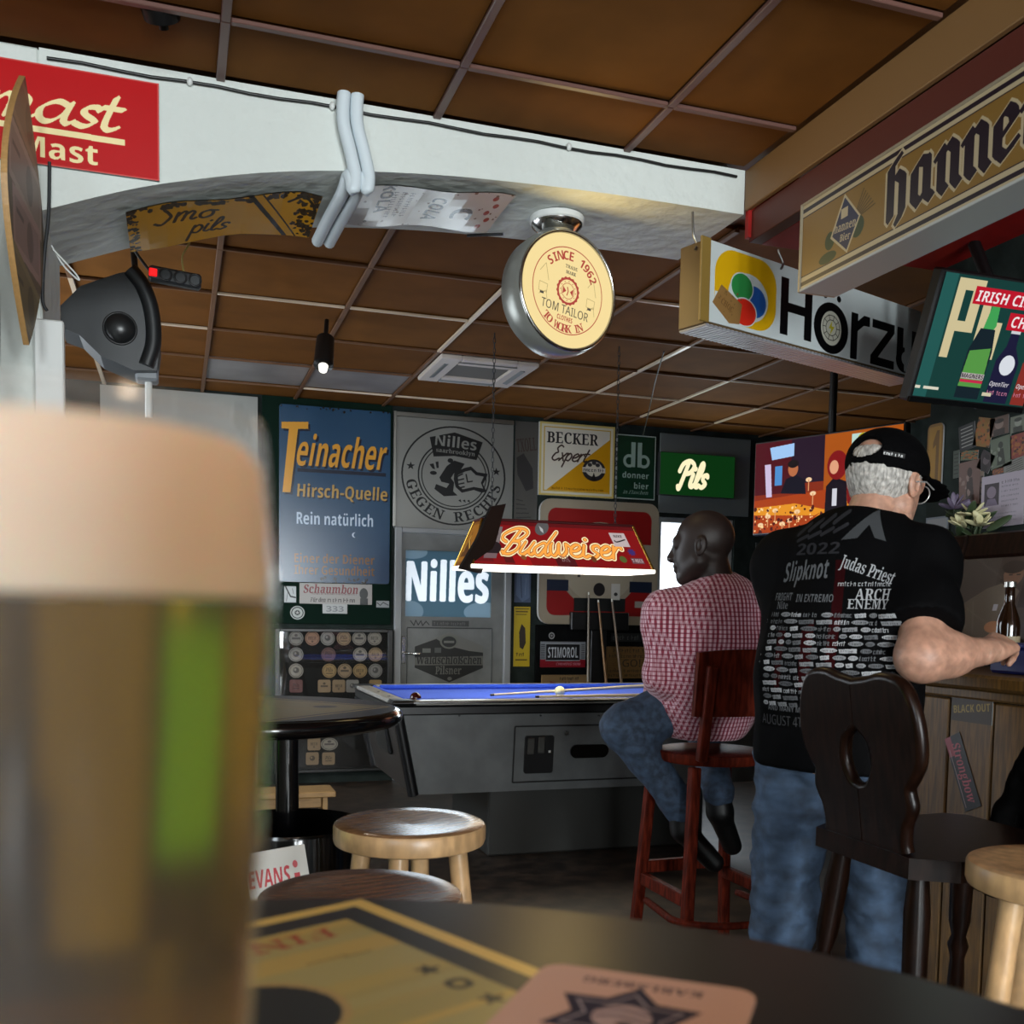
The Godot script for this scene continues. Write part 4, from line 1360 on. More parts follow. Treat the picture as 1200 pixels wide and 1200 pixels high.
	var mid := (d0 + d1) / 2
	var line := mat(Color(.04, .04, .045), 0.5)
	var rim := MB.new()
	var hw: float = (d1.x - d0.x) / 2
	var hh := 0.145
	for s in [-1, 1]:
		rim.box(Vector3(s * hw, 0, 0), Vector3(0.007, hh * 2, 0.006))
		rim.box(Vector3(0, s * hh, 0), Vector3(hw * 2, 0.007, 0.006))
	part("coin_door_frame", rim.done(), line, o, mid + Vector3(0, 0, 0.001), Vector3(-tilt, 0, 0))
	var cm: Vector3 = on.call(631, 884)
	var mech := part("coin_mechanism", plate_mesh(rrect(0.155, 0.195, 0.012), 0.012), [M.black, M.black], o, cm + Vector3(0, 0, 0.012), Vector3(-tilt, 0, 0))
	part("coin_slot", box_mesh(Vector3(0.036, 0.085, 0.008), 0.003), M.steel, mech, Vector3(-0.048, 0.045, 0.004))
	part("coin_slot", box_mesh(Vector3(0.036, 0.085, 0.008), 0.003), M.steel, mech, Vector3(0.008, 0.05, 0.004))
	part("price_tag", box_mesh(Vector3(0.012, 0.012, 0.002)), M.white, mech, Vector3(0.055, 0.015, 0.001))
	var wn: Vector3 = on.call(690, 880)
	part("ball_window", plate_mesh(rrect(0.21, 0.07, 0.033, 6), 0.012), [mat(Color(.06, .055, .05), 0.1), M.black], o, wn + Vector3(0, 0, 0.012), Vector3(-tilt, 0, 0))
	part("lock", MB.new().cyl(on.call(663, 859), on.call(663, 859) + Vector3(0, 0, 0.012), 0.012, 0.01, 12).done(), M.steel, o)
	for e in [537, 632, 700]:
		part("screw", MB.new().cyl(on.call(e, 838), on.call(e, 838) + Vector3(0, 0, 0.006), 0.006, 0.005, 8).done(), M.dark_grey, o)
	var hp := Vector3(-L / 2 + 0.06, 0.6, 0.05)
	part("ball_return", box_mesh(Vector3(0.03, 0.16, 0.3), 0.01), M.black, o, hp, Vector3(0, 0, 0.17))
	# balls and cues on the cloth
	var cb := py(656, 811, 0.83)
	solo("billiard_ball", "cream white cue ball on the blue pool cloth", "ball", MB.new().ball(Vector3.ZERO, Vector3.ONE * 0.0285, 14, 22).done(), mat(Color(.90, .86, .62), 0.12), Vector3(cb.x, 0.806 + 0.0287, cb.z))
	var rb := py(487, 819, 0.83)
	solo("billiard_ball", "dark red ball near the corner of the blue cloth", "ball", MB.new().ball(Vector3.ZERO, Vector3.ONE * 0.0285, 14, 22).done(), mat(Color(.20, .03, .025), 0.12), Vector3(rb.x, 0.806 + 0.0287, rb.z))
	var qa := py(575, 811, 0.84)
	var qb := py(762, 803, 0.845)
	lying_cue("pale cue lying across the blue cloth beside the cue ball", Vector3(qa.x, 0.824, qa.z), Vector3(qb.x + 0.1, 0.848, qb.z))
	qa = py(640, 820, 0.84)
	qb = py(760, 819.5, 0.84)
	lying_cue("thin cue laid along the near rail of the pool table", Vector3(qa.x, 0.842, -4.82), Vector3(qa.x + 1.2, 0.8475, -4.826))

func lying_cue(label: String, a: Vector3, b: Vector3):
	var d := (b - a).normalized()
	var e := a + d * 1.35
	if label.begins_with("thin"):
		e = b
	var o := thing("pool_cue", label, "cue", a)
	var t := e - a
	part("shaft", MB.new().cyl(t * 0.015, t * 0.5, 0.0065, 0.009, 10).done(), mat(Color(.80, .74, .62), 0.25), o)
	part("butt", MB.new().cyl(t * 0.5, t, 0.009, 0.014, 10).done(), mat(Color(.70, .66, .58), 0.25), o)
	part("tip", MB.new().cyl(Vector3.ZERO, t * 0.015, 0.006, 0.0065, 10).done(), M.black, o)

# ---------------------------------------------------------------- stools, chair and bar tables
func round_stool(label: String, at: Vector3, h: float, top: Material, turn: float):
	var o := thing("round_stool", label, "stool", at, turn, "round bar stools")
	var r := 0.167
	part("seat", MB.new().lathe([Vector2(0, h - 0.048), Vector2(r - 0.012, h - 0.048), Vector2(r - 0.003, h - 0.044), Vector2(r, h - 0.036), Vector2(r, h - 0.009), Vector2(r - 0.003, h - 0.003)], 48).done(), M.light_wood, o)
	part("seat_top", MB.new().lathe([Vector2(r - 0.003, h - 0.003), Vector2(r - 0.010, h), Vector2(r - 0.04, h - 0.002), Vector2(0, h - 0.006)], 48).done(), top, o)
	for k in 4:
		var a := PI / 4 + PI / 2 * k
		var d := Vector3(cos(a), 0, sin(a))
		var p := d * 0.105 + Vector3(0, h - 0.045, 0)
		var q := d * 0.19
		part("leg", MB.new().tube([q, q.lerp(p, 0.5), p], [0.017, 0.021, 0.021], 14).done(), M.light_wood, o)
	var rung := MB.new()
	for k in 4:
		var a := PI / 4 + PI / 2 * k
		var b := a + PI / 2
		var t := 0.32
		var rr := lerpf(0.19, 0.105, t)
		rung.cyl(Vector3(cos(a) * rr, h * t, sin(a) * rr), Vector3(cos(b) * rr, h * t, sin(b) * rr), 0.011, 0.011, 10)
	part("rung", rung.done(), M.light_wood, o)

func table_print(c_top: Color) -> Canvas:
	var s := 768
	var c := Canvas.new(s, s, Color(.045, .045, .055))
	var m := s / 2.0
	var x0 := m - 273
	var y0 := m - 240
	var h := 254.0
	c.rect(x0, y0, 508, 508, Color(.80, .68, .36))
	c.rect(x0 + 10, y0 + 10, 488, 488, Color(.085, .10, .11))
	c.rect(x0 + 26, y0 + 26, 456, 456, c_top)
	var g := RandomNumberGenerator.new()
	g.seed = 3
	for k in 24:
		var x := x0 + 26 + g.randf() * 436
		c.rect(x, y0 + 26, 4 + g.randf() * 16, 456, Color(.54, .51, .32).lerp(Color(.68, .58, .30), g.randf()))
	for e in [[-160, -118], [-160, 130], [124, -118], [124, 130]]:
		c.oval(m + e[0], m + e[1], 36, 36, Color(.62, .52, .32))
		c.oval(m + e[0], m + e[1], 32, 32, Color(.06, .08, .09))
	c.text("FIN", m - 256, m - 182, 46, 15, Color(.55, .12, .06), "Droid Serif", false, .1, 90)
	for k in 6:
		var x := m - 160 + k * 22
		if k % 2 == 1:
			c.ring(x, m - 201, 5, 3, Color(.12, .11, .07))
		else:
			c.star(x, m - 201, 7, Color(.12, .11, .07), 5, .45)
	for k in 40:
		c.rect(x0 + 30 + g.randf() * 440, y0 + 30 + g.randf() * 430, 1, 8 + g.randf() * 20, Color(.35, .30, .14))
	return c

func bar_table(label: String, at: Vector3, h: float, r: float, turn: float, poles: Array) -> Node3D:
	var o := thing("bar_table", label, "table", at, turn, "round bar tables")
	var rim := MB.new().lathe([Vector2(0, h - 0.045), Vector2(r - 0.03, h - 0.045), Vector2(r - 0.012, h - 0.040), Vector2(r - 0.002, h - 0.030), Vector2(r, h - 0.022), Vector2(r - 0.002, h - 0.012), Vector2(r - 0.010, h - 0.003), Vector2(r - 0.02, h)], 96)
	part("rim", rim.done(), M.black_gloss, o)
	var top := MB.new()
	var n := 96
	for k in n:
		var a := TAU * k / n
		var b := TAU * (k + 1) / n
		var rr := r - 0.02
		var uv := func(q: float): return Vector2(0.5 + cos(q) * 0.5 * rr / r, 0.5 + sin(q) * 0.5 * rr / r)
		top.tri(Vector3(0, h, 0), Vector3(cos(a) * rr, h, sin(a) * rr), Vector3(cos(b) * rr, h, sin(b) * rr), Vector3.UP, Vector3.UP, Vector3.UP, Vector2(.5, .5), uv.call(a), uv.call(b))
	if not shared.has("tabletop"):
		var m := print_mat(table_print(Color(.60, .56, .35)), 0.30)
		shared["tabletop"] = m
	part("top", top.done(), shared["tabletop"], o)
	for p in poles:
		part("pole", MB.new().cyl(Vector3(p[0], 0.05, p[1]), Vector3(p[0], h - 0.045, p[1]), 0.03, 0.03, 20).done(), M.black_gloss, o)
		part("flange", MB.new().lathe([Vector2(0.06, 0), Vector2(0.06, 0.012), Vector2(0.034, 0.02), Vector2(0.03, 0.03)], 20, Transform3D(Basis(), Vector3(p[0], h - 0.075, p[1]).lerp(Vector3(p[0], 0.05, p[1]), 1.0))).done(), M.chrome, o)
	part("base_plate", MB.new().lathe([Vector2(0, 0.05), Vector2(r * 0.5, 0.045), Vector2(r * 0.62, 0.02), Vector2(r * 0.62, 0.0)], 48).done(), M.black, o)
	return o

func build_stools_and_tables():
	round_stool("pale round bar stool with a shiny worn seat beside the pool table", Vector3(0.487, 0, -2.165), 0.80, M.light_wood_top, 0.35)
	round_stool("round bar stool with a brown seat tucked under the printed table", Vector3(0.285, 0, -1.625), 0.80, M.brown_wood_top, 0.1)
	round_stool("honey-coloured round bar stool beside the carved dark chair", Vector3(1.475, 0, -1.345), 0.84, M.light_wood, 0.6)
	# the far bar table with a black tub at its foot
	var t := Vector3(0.20, 0, -2.765)
	var far := bar_table("black round bar table with yellow board print near the glass case", t, 1.0, 0.39, 0.75, [[0.0, 0.11], [-0.1, -0.06]])
	var tub := part("tub", MB.new().lathe([Vector2(0.165, 0.0), Vector2(0.165, 0.05)], 48).done(), M.black_gloss, far, Vector3(0.0, 0, 0.12))
	part("tub_wall", MB.new().lathe([Vector2(0.165, 0.0), Vector2(0.185, 0.30), Vector2(0.19, 0.695), Vector2(0.187, 0.705), Vector2(0.178, 0.70), Vector2(0.17, 0.60)], 48).done(), M.black_gloss, tub)
	part("tray", MB.new().lathe([Vector2(0.17, 0.60), Vector2(0.06, 0.595), Vector2(0.0, 0.595)], 48).done(), M.black_gloss, tub)
	var c := Canvas.new(220, 130, Color(.80, .80, .78))
	c.text("EVANS", 6, 44, 146, 44, Color(.72, .06, .14), "Droid Sans", true, .12)
	c.oval(176, 44, 9, 9, Color(.75, .25, .28)); c.rect(168, 66, 20, 12, Color(.72, .10, .16)); c.oval(180, 92, 10, 12, Color(.75, .2, .24))
	var cc := pd(326, 1026, 2.28)
	solo("card", "white card with red lettering leaning on the black tub", "card", plate_mesh(rrect(0.135, 0.12, 0.003, 2), 0.002), [print_mat(c, 0.4), M.white], cc, Vector3(-0.05, -0.16, 0.16))
	# low pine bench by the far wall
	var bp := pz(410, 930, -6.0)
	var bn := thing("bench", "low pine bench between the far bar table and the pool table", "bench", Vector3(0.42, 0, -6.12))
	part("seat_board", box_mesh(Vector3(0.96, 0.035, 0.24), 0.005, Vector3(0, bp.y, 0)), M.pine, bn)
	for k in [-1, 1]:
		part("leg_board", box_mesh(Vector3(0.03, bp.y - 0.0175, 0.20), 0.004, Vector3(k * 0.42, (bp.y - 0.0175) / 2, 0)), M.pine, bn)
	part("rail", box_mesh(Vector3(0.8, 0.06, 0.025), 0.004, Vector3(0, bp.y - 0.055, 0.06)), M.pine, bn)
	red_bar_stool()
	carved_chair()

func red_bar_stool():
	var o := thing("bar_stool", "red-brown wooden bar stool with a square backrest under the seated man", "stool", Vector3(1.80, 0, -3.17), 0.03)
	var h := 0.80
	var hw := 0.165
	var m: Material = M.red_wood
	part("seat", MB.new().lathe([Vector2(0, h - 0.045), Vector2(0.185, h - 0.045), Vector2(0.192, h - 0.036), Vector2(0.192, h - 0.012), Vector2(0.185, h - 0.008), Vector2(0, h - 0.014)], 40, Transform3D(Basis(), Vector3(0, 0, 0))).done(), m, o)
	for e in [[-1, 1], [1, 1], [-1, -1], [1, -1]]:
		var f := Vector3(e[0] * (hw + 0.03), 0, e[1] * (hw + 0.025))
		var g := Vector3(e[0] * (hw - 0.015), h - 0.046, e[1] * (hw - 0.02))
		part("leg", MB.new().box(Vector3.ZERO, Vector3(0.036, f.distance_to(g), 0.036), 0.004, Transform3D(aim_basis(g - f), (f + g) / 2)).done(), m, o)
		if e[1] == 1:
			var p0 := Vector3(e[0] * (hw - 0.015), h - 0.02, hw + 0.022)
			var p1 := Vector3(e[0] * (hw - 0.02), h + 0.30, hw + 0.065)
			part("back_post", MB.new().box(Vector3.ZERO, Vector3(0.034, p0.distance_to(p1), 0.03), 0.004, Transform3D(aim_basis(p1 - p0), (p0 + p1) / 2)).done(), m, o)
	# curved back panel
	var b := MB.new()
	var n := 10
	for i in n:
		var q := []
		for e in [[i, 0], [i + 1, 0], [i + 1, 1], [i, 1]]:
			var u := float(e[0]) / n * 2.0 - 1.0
			var y := lerpf(h + 0.13, h + 0.355 - 0.012 * u * u, e[1])
			q.append([Vector3(u * 0.185, y, hw + 0.058 + 0.02 * e[1] - 0.03 * u * u), u])
		for s in [0.0, -0.022]:
			var w := []
			for e in q:
				w.append(e[0] + Vector3(0, 0, s))
			b.quad(w[0], w[1], w[2], w[3], Vector3(-q[0][1] * 0.25, -0.08, 1.0).normalized() * (1.0 if s == 0.0 else -1.0))
		b.quad(q[2][0], q[3][0], q[3][0] - Vector3(0, 0, 0.022), q[2][0] - Vector3(0, 0, 0.022), Vector3.UP)
		b.quad(q[0][0], q[1][0], q[1][0] - Vector3(0, 0, 0.022), q[0][0] - Vector3(0, 0, 0.022), Vector3.DOWN)
		if i == 0:
			b.quad(q[0][0], q[3][0], q[3][0] - Vector3(0, 0, 0.022), q[0][0] - Vector3(0, 0, 0.022), Vector3.LEFT)
		if i == n - 1:
			b.quad(q[1][0], q[2][0], q[2][0] - Vector3(0, 0, 0.022), q[1][0] - Vector3(0, 0, 0.022), Vector3.RIGHT)
	part("backrest", b.done(), m, o)
	# foot rails: straight bars and a bent hoop
	part("stretcher", box_mesh(Vector3(0.03, 0.045, 0.34), 0.004, Vector3(-hw - 0.008, 0.30, 0)), m, o)
	part("stretcher", box_mesh(Vector3(0.03, 0.045, 0.34), 0.004, Vector3(hw + 0.008, 0.30, 0)), m, o)
	part("stretcher", box_mesh(Vector3(0.34, 0.045, 0.03), 0.004, Vector3(0, 0.34, -hw - 0.008)), m, o)
	var pts := []
	for k in 25:
		var a := PI * k / 24.0
		pts.append(Vector3(cos(a) * 0.215, 0.235, 0.12 + sin(a) * 0.14))
	pts.push_front(Vector3(0.19, 0.235, -0.1))
	pts.append(Vector3(-0.19, 0.235, -0.1))
	part("foot_hoop", MB.new().tube(pts, 0.013, 10).done(), m, o)

func aim_basis(d: Vector3) -> Basis:
	var y := d.normalized()
	var x := y.cross(Vector3.BACK if absf(y.z) < 0.9 else Vector3.RIGHT).normalized()
	return Basis(x, y, x.cross(y))

func carved_chair():
	# local: x across the back (towards the camera side), faces +x of the room
	var o := thing("carved_chair", "dark carved bar chair with a pierced wavy backrest at the bar", "chair", Vector3(1.36, 0, -1.74), PI / 2)
	# after the turn local +x points to -z, local -z points to -x, local +z to +x (towards the bar)
	var h := 0.78
	var m: Material = M.dark_wood
	var f := MB.new()
	f.slab(PackedVector2Array([Vector2(-.15, -0.02), Vector2(.15, -0.02), Vector2(.20, .06), Vector2(.215, .38), Vector2(.18, .42), Vector2(-.18, .42), Vector2(-.215, .38), Vector2(-.20, .06)]), -0.02, 0.022, f, Transform3D(Basis(Vector3(1, 0, 0), Vector3(0, 0, 1), Vector3(0, 1, 0)), Vector3(0, h, 0)))
	part("seat", f.done(), m, o)
	# two carved boards meet in a crack through the middle and leave an oval hole
	var outline := curve([Vector2(0.0, 0.345), Vector2(.05, .352), Vector2(.10, .362), Vector2(.155, .352), Vector2(.185, .31), Vector2(.197, .25), Vector2(.192, .20), Vector2(.17, .165), Vector2(.152, .14), Vector2(.158, .105), Vector2(.15, .085), Vector2(.135, .06), Vector2(.128, .02), Vector2(.132, 0.0)], 5)
	var hole := curve([Vector2(0.0, .115), Vector2(.03, .125), Vector2(.052, .16), Vector2(.055, .195), Vector2(.04, .235), Vector2(0.0, .262)], 5)
	for s in [1.0, -1.0]:
		var p := PackedVector2Array()
		for q in outline:
			p.append(Vector2(q.x * s * 0.92 + 0.0012 * s, q.y * 0.95))
		p.append(Vector2(0.0012 * s, 0.0))
		for q in hole:
			p.append(Vector2(q.x * s * 0.92 + 0.0012 * s, q.y * 0.95))
		var b := MB.new()
		b.slab(p, -0.014, 0.014, b, Transform3D(Basis(Vector3.RIGHT, -0.14), Vector3(0, h + 0.024, 0.0)))
		# rounded edge along the carved outline
		var e := []
		for q in outline:
			e.append(Transform3D(Basis(Vector3.RIGHT, -0.14), Vector3(0, h + 0.024, 0.0)) * Vector3(q.x * s * 0.92, q.y * 0.95, 0))
		b.tube(e, 0.0145, 8)
		e = []
		for q in hole:
			e.append(Transform3D(Basis(Vector3.RIGHT, -0.14), Vector3(0, h + 0.024, 0.0)) * Vector3(q.x * s * 0.92, q.y * 0.95, 0))
		b.tube(e, 0.0135, 8)
		part("back_board", b.done(), m, o)
	for e in [[-1, 0.03, -0.02], [1, 0.03, -0.02], [-1, 0.36, 0.03], [1, 0.36, 0.03]]:
		var top := Vector3(e[0] * 0.12, h - 0.02, e[1])
		var bot := Vector3(e[0] * 0.20, 0, e[1] + (-0.07 if e[1] < 0.1 else 0.06))
		var ps := []
		var rs := []
		for k in [[0, .012], [.1, .02], [.3, .022], [.5, .02], [.62, .016], [.66, .024], [.69, .016], [.74, .024], [.9, .026], [1, .02]]:
			ps.append(bot.lerp(top, k[0]))
			rs.append(k[1])
		part("leg", MB.new().tube(ps, rs, 14).done(), m, o)
	for e in [0.05, 0.36]:
		part("stretcher", MB.new().cyl(Vector3(-0.17, 0.28, e), Vector3(0.17, 0.28, e), 0.012, 0.012, 10).done(), m, o)

# ---------------------------------------------------------------- hanging signs, lamps and screens
func build_hanging():
	round_lamp()
	pendant()
	pool_lamp()
	long_box_sign()
	rainbow_sign()
	screens()
	corner_things()

func pendant():
	# the lamp over the guest's table, above and behind the picture: it warms the table, the mat and the foam
	var at := Vector3(0.75, 2.02, 0.45)
	var o := thing("pendant_lamp", "brass pendant lamp with a warm bulb hanging over the near table", "lamp", at)
	part("shade", MB.new().lathe([Vector2(0.03, 0.16), Vector2(0.06, 0.14), Vector2(0.13, 0.05), Vector2(0.16, 0.0), Vector2(0.158, 0.0), Vector2(0.128, 0.048), Vector2(0.058, 0.136), Vector2(0.03, 0.15)], 32).done(), mat(Color(.45, .34, .18), 0.35, 0.6), o)
	part("cord", MB.new().cyl(Vector3(0, 0.16, 0), Vector3(0, CEIL - 2.02 - 0.012, 0), 0.005, 0.005, 8).done(), M.black, o)
	var e := mat(Color(1, .9, .7), 0.4)
	e.emission_enabled = true
	e.emission = Color(1.0, .82, .58)
	e.emission_energy_multiplier = 3.0
	part("bulb", MB.new().ball(Vector3(0, 0.03, 0), Vector3(.035, .045, .035), 10, 16).done(), e, o)
	var l := OmniLight3D.new()
	l.name = "bulb_light"
	l.light_energy = 0.72
	l.light_color = Color(1.0, .89, .76)
	l.light_size = 0.04
	l.omni_range = 12.0
	l.omni_attenuation = 2.0
	l.shadow_enabled = true
	o.add_child(l)
	l.position = Vector3(0, 0.03, 0)

func round_lamp():
	var c := pd(666, 341, 3.40)
	var o := thing("round_lamp", "round hanging advertising lamp with a cream lit face and steel rim", "lamp", c, 0.25)
	var turn := Basis(Vector3.RIGHT, PI / 2)            # lathe axis y becomes +z
	var R := 0.2
	var x := Transform3D(turn, Vector3.ZERO)
	part("housing", MB.new().lathe([Vector2(0, -0.15), Vector2(R - 0.06, -0.15), Vector2(R - 0.02, -0.135), Vector2(R + 0.002, -0.10), Vector2(R + 0.006, -0.05), Vector2(R + 0.002, -0.012), Vector2(R - 0.006, 0.0), Vector2(R - 0.012, 0.004), Vector2(R - 0.014, -0.006)], 64, x).done(), mat(Color(.56, .57, .55), 0.32, 0.45), o)
	var cv := Canvas.new(640, 640, Color(.95, .85, .58))
	var red := Color(.66, .14, .05)
	var blk := Color(.16, .13, .08)
	cv.ring(320, 320, 243, 5, red)
	cv.arc("SINCE 1962", 320, 320, 198, -52, 62, 50, red)
	cv.arc("TO WORK IN", 320, 320, 212, 220, 144, 44, red, true, "Droid Serif")
	cv.text("TRADE", 284, 174, 84, 18, blk, "Droid Serif", true); cv.text("MARK", 292, 206, 70, 18, blk, "Droid Serif", true)
	cv.star(320, 320, 82, red, 18, .92); cv.oval(320, 320, 64, 64, Color(.95, .85, .58)); cv.ring(320, 320, 44, 3, red)
	cv.poly([Vector2(284, 300), Vector2(308, 322), Vector2(284, 342)], red); cv.poly([Vector2(356, 300), Vector2(334, 322), Vector2(356, 342)], red); cv.line([Vector2(314, 300), Vector2(322, 320), Vector2(316, 344)], 6, red)
	for k in 12:
		var a := TAU * k / 12
		cv.oval(320 + cos(a) * 54, 320 + sin(a) * 54, 3, 3, red)
	for s in [-1, 1]:
		var ox: float = 320.0 + s * 168
		for e in [[-26, 90, 20, 60], [20, 60, 34, 110], [-30, 20, 26, 24], [26, 24, 24, 70], [-30, 70, 24, 70], [-30, 20, -30, 70], [-34, -40, 0, -90], [0, -90, 30, 0]]:
			cv.line([Vector2(ox + e[0], 320 + e[1] - 20), Vector2(ox + e[2], 320 + e[3] - 20)], 2, Color(.50, .42, .20))
		cv.rect(ox - 20, 372, 26, 12, blk)
	cv.text("TOM TAILOR", 150, 404, 330, 48, blk, "Droid Sans", false)
	cv.text("CLOTHES", 266, 464, 108, 28, red, "Droid Sans", true)
	var m := glow_mat(cv, 1.0, 0.25)
	part("lit_face", plate_mesh(disc(R - 0.013, R - 0.013, 64), 0.004), [m, M.steel], o, Vector3(0, 0, -0.002), Vector3(0, 0, deg_to_rad(-7)))
	part("rim_ring", MB.new().tube(curve(ring_pts(R - 0.008, 0.002), 1), 0.006, 8).done(), M.chrome, o)
	# neck and ceiling cup up to the arch
	var up := 2.60 - c.y
	part("neck", MB.new().lathe([Vector2(0.062, R - 0.03), Vector2(0.06, R + 0.01), Vector2(0.085, up - 0.03), Vector2(0.088, up - 0.022)], 32, Transform3D(Basis(), Vector3(0, 0, -0.075))).done(), M.chrome, o)
	part("ceiling_cup", MB.new().lathe([Vector2(0.088, up - 0.022), Vector2(0.092, up - 0.018), Vector2(0.092, up), Vector2(0, up)], 32, Transform3D(Basis(), Vector3(0, 0, -0.075))).done(), M.white, o)
	area_under(o, Vector3(0, 0, 0.03), Vector3(0, 0, 1), 0.3, 0.3, 0.16, Color(1.0, .86, .55))
	# lead from the lamp along the arch
	var a := pz(640, 262, -3.2)
	solo("cable", "short dark lead under the arch beside the round lamp", "cable", MB.new().tube(curve([Vector3(1.10, 2.590, -3.50), Vector3(1.04, 2.588, -3.525), Vector3(0.98, 2.584, -3.545)], 6), 0.005, 6).done(), M.black)

func ring_pts(r: float, z: float) -> Array:
	var p := []
	for k in 65:
		p.append(Vector3(cos(TAU * k / 64) * r, sin(TAU * k / 64) * r, z))
	return p

func pool_lamp():
	# a four-sided lit shade over the pool table: larger below than above
	var a := pd(546, 669, 5.20)
	var b := pd(777, 668, 5.55)
	a.y = 1.515
	b.y = 1.515
	var c := Vector3((a.x + b.x) / 2, 1.515, -5.25)
	var L := 1.03
	var o := thing("pool_lamp", "long red lit lamp with script lettering hanging over the pool table", "lamp", c)
	var W := 0.36
	var hh := 0.235
	var tw := 0.14
	var tl := L - 0.16
	# faces
	var cv := Canvas.new(1000, 260, Color(.50, .035, .05))
	var cream := Color(1.0, .90, .62)
	cv.rect(0, 0, 1000, 26, Color(.36, .03, .05)); cv.rect(0, 186, 120, 60, Color(.40, .05, .07)); cv.rect(460, 186, 110, 74, Color(.30, .06, .07)); cv.rect(180, 190, 70, 60, Color(.34, .06, .06)); cv.rect(230, 205, 90, 55, Color(.62, .05, .06))
	for w in [[34, Color(1.0, .93, .72)], [20, Color(.62, .30, .10)], [14, Color(1.0, .66, .28)]]:
		cv.script("Budweiser", 160, 196, 74, w[0], w[1], .42, 1.08, 0.6)
	cv.rect(64, 36, 76, 110, Color(.45, .40, .40)); cv.oval(100, 80, 22, 26, Color(.28, .25, .26)); cv.oval(112, 168, 46, 40, Color(.13, .09, .10)); cv.rect(60, 196, 80, 30, Color(.45, .36, .37))
	cv.oval(392, 34, 44, 44, Color(.34, .33, .33)); cv.poly([Vector2(370, 20), Vector2(400, 40), Vector2(410, 66), Vector2(386, 50)], Color(.7, .7, .7))
	cv.rect(838, 44, 90, 84, Color(.74, .68, .68)); cv.line(curve([Vector2(852, 92), Vector2(862, 100), Vector2(915, 84)], 5), 7, Color(.15, .13, .13)); cv.text("NIKE", 858, 56, 48, 16, Color(.2, .18, .18), "Droid Sans", true, .2)
	cv.star(920, 160, 26, Color(.24, .16, .40), 9, .6); cv.rect(896, 196, 70, 34, Color(.40, .28, .30)); cv.text("T-RICS", 900, 202, 62, 20, Color(.75, .65, .65))
	cv.oval(850, 206, 20, 20, Color(.32, .36, .16)); cv.oval(680, 212, 15, 18, Color(.40, .22, .10)); cv.oval(290, 216, 14, 14, Color(.5, .3, .15))
	cv.text("DA", 494, 196, 46, 36, Color(.50, .38, .38), "Droid Serif", true)
	var fm := glow_mat(cv, 1.0)
	var quad_uv := func(mb: MB, p: Array, n: Vector3):
		mb.tri(p[0], p[1], p[2], n, n, n, Vector2(0, 1), Vector2(1, 1), Vector2(1, 0))
		mb.tri(p[0], p[2], p[3], n, n, n, Vector2(0, 1), Vector2(1, 0), Vector2(0, 0))
	for s in [1, -1]:
		var f := MB.new()
		var p := [Vector3(-s * L / 2, 0, s * W / 2), Vector3(s * L / 2, 0, s * W / 2), Vector3(s * tl / 2, hh, s * tw / 2), Vector3(-s * tl / 2, hh, s * tw / 2)]
		var n := Vector3(0, (W - tw) / 2, s * hh).normalized()
		quad_uv.call(f, p, n)
		part("lit_panel", f.done(), fm, o)
	var gold := Canvas.new(120, 120, Color(.50, .30, .06))
	gold.rect(10, 10, 100, 100, Color(.62, .40, .09)); gold.poly([Vector2(60, 24), Vector2(96, 96), Vector2(24, 96)], Color(.35, .20, .05)); gold.line([Vector2(40, 80), Vector2(60, 40), Vector2(80, 80)], 6, Color(.85, .66, .28))
	var em := glow_mat(gold, 0.8)
	for s in [-1, 1]:
		var f := MB.new()
		quad_uv.call(f, [Vector3(s * L / 2, 0, -s * -W / 2), Vector3(s * L / 2, 0, s * -W / 2), Vector3(s * tl / 2, hh, s * -tw / 2), Vector3(s * tl / 2, hh, -s * -tw / 2)], Vector3(s * hh, 0.08, 0).normalized())
		part("lit_end_panel", f.done(), em, o)
	# frame bars
	var fr := MB.new()
	var rr := 0.008
	var bc := []
	var tc := []
	for e in [[-1, 1], [1, 1], [1, -1], [-1, -1]]:
		bc.append(Vector3(e[0] * L / 2, -0.006, e[1] * W / 2))
		tc.append(Vector3(e[0] * tl / 2, hh + 0.004, e[1] * tw / 2))
	for k in 4:
		fr.cyl(tc[k], tc[(k + 1) % 4], rr, rr, 8)
	part("top_frame", fr.done(), mat(Color(.28, .05, .06), 0.4), o)
	var brass := mat(Color(.80, .62, .28), 0.25, 0.9)
	for k in 4:
		part("corner_bar", MB.new().cyl(bc[k], tc[k], rr, rr, 8).done(), brass, o)
	var lit := mat(Color(1, 1, 1), 0.4)
	lit.emission_enabled = true
	lit.emission = Color(1.0, .96, .86)
	lit.emission_energy_multiplier = 1.6
	var lw := MB.new()
	for k in 4:
		lw.box((bc[k] + bc[(k + 1) % 4]) / 2 - Vector3(0, 0.008, 0), Vector3(L + 0.02, 0.022, 0.022) if k % 2 == 0 else Vector3(0.022, 0.022, W - 0.02), 0.004)
	part("lit_lower_edge", lw.done(), lit, o)
	part("top_plate", box_mesh(Vector3(tl, 0.006, tw), 0.0, Vector3(0, hh, 0)), M.black, o)
	# black cloth draped over the end
	var f := MB.new()
	f.slab(PackedVector2Array([Vector2(-.10, -.05), Vector2(.03, -.07), Vector2(.12, .10), Vector2(.18, .30), Vector2(.09, .28), Vector2(.0, .10)]), -0.012, 0.012, f, Transform3D(Basis(Vector3.UP, 0.3), Vector3(-L / 2 + 0.02, 0.02, W / 2 - 0.02)))
	part("black_cloth", f.done(), M.black, o)
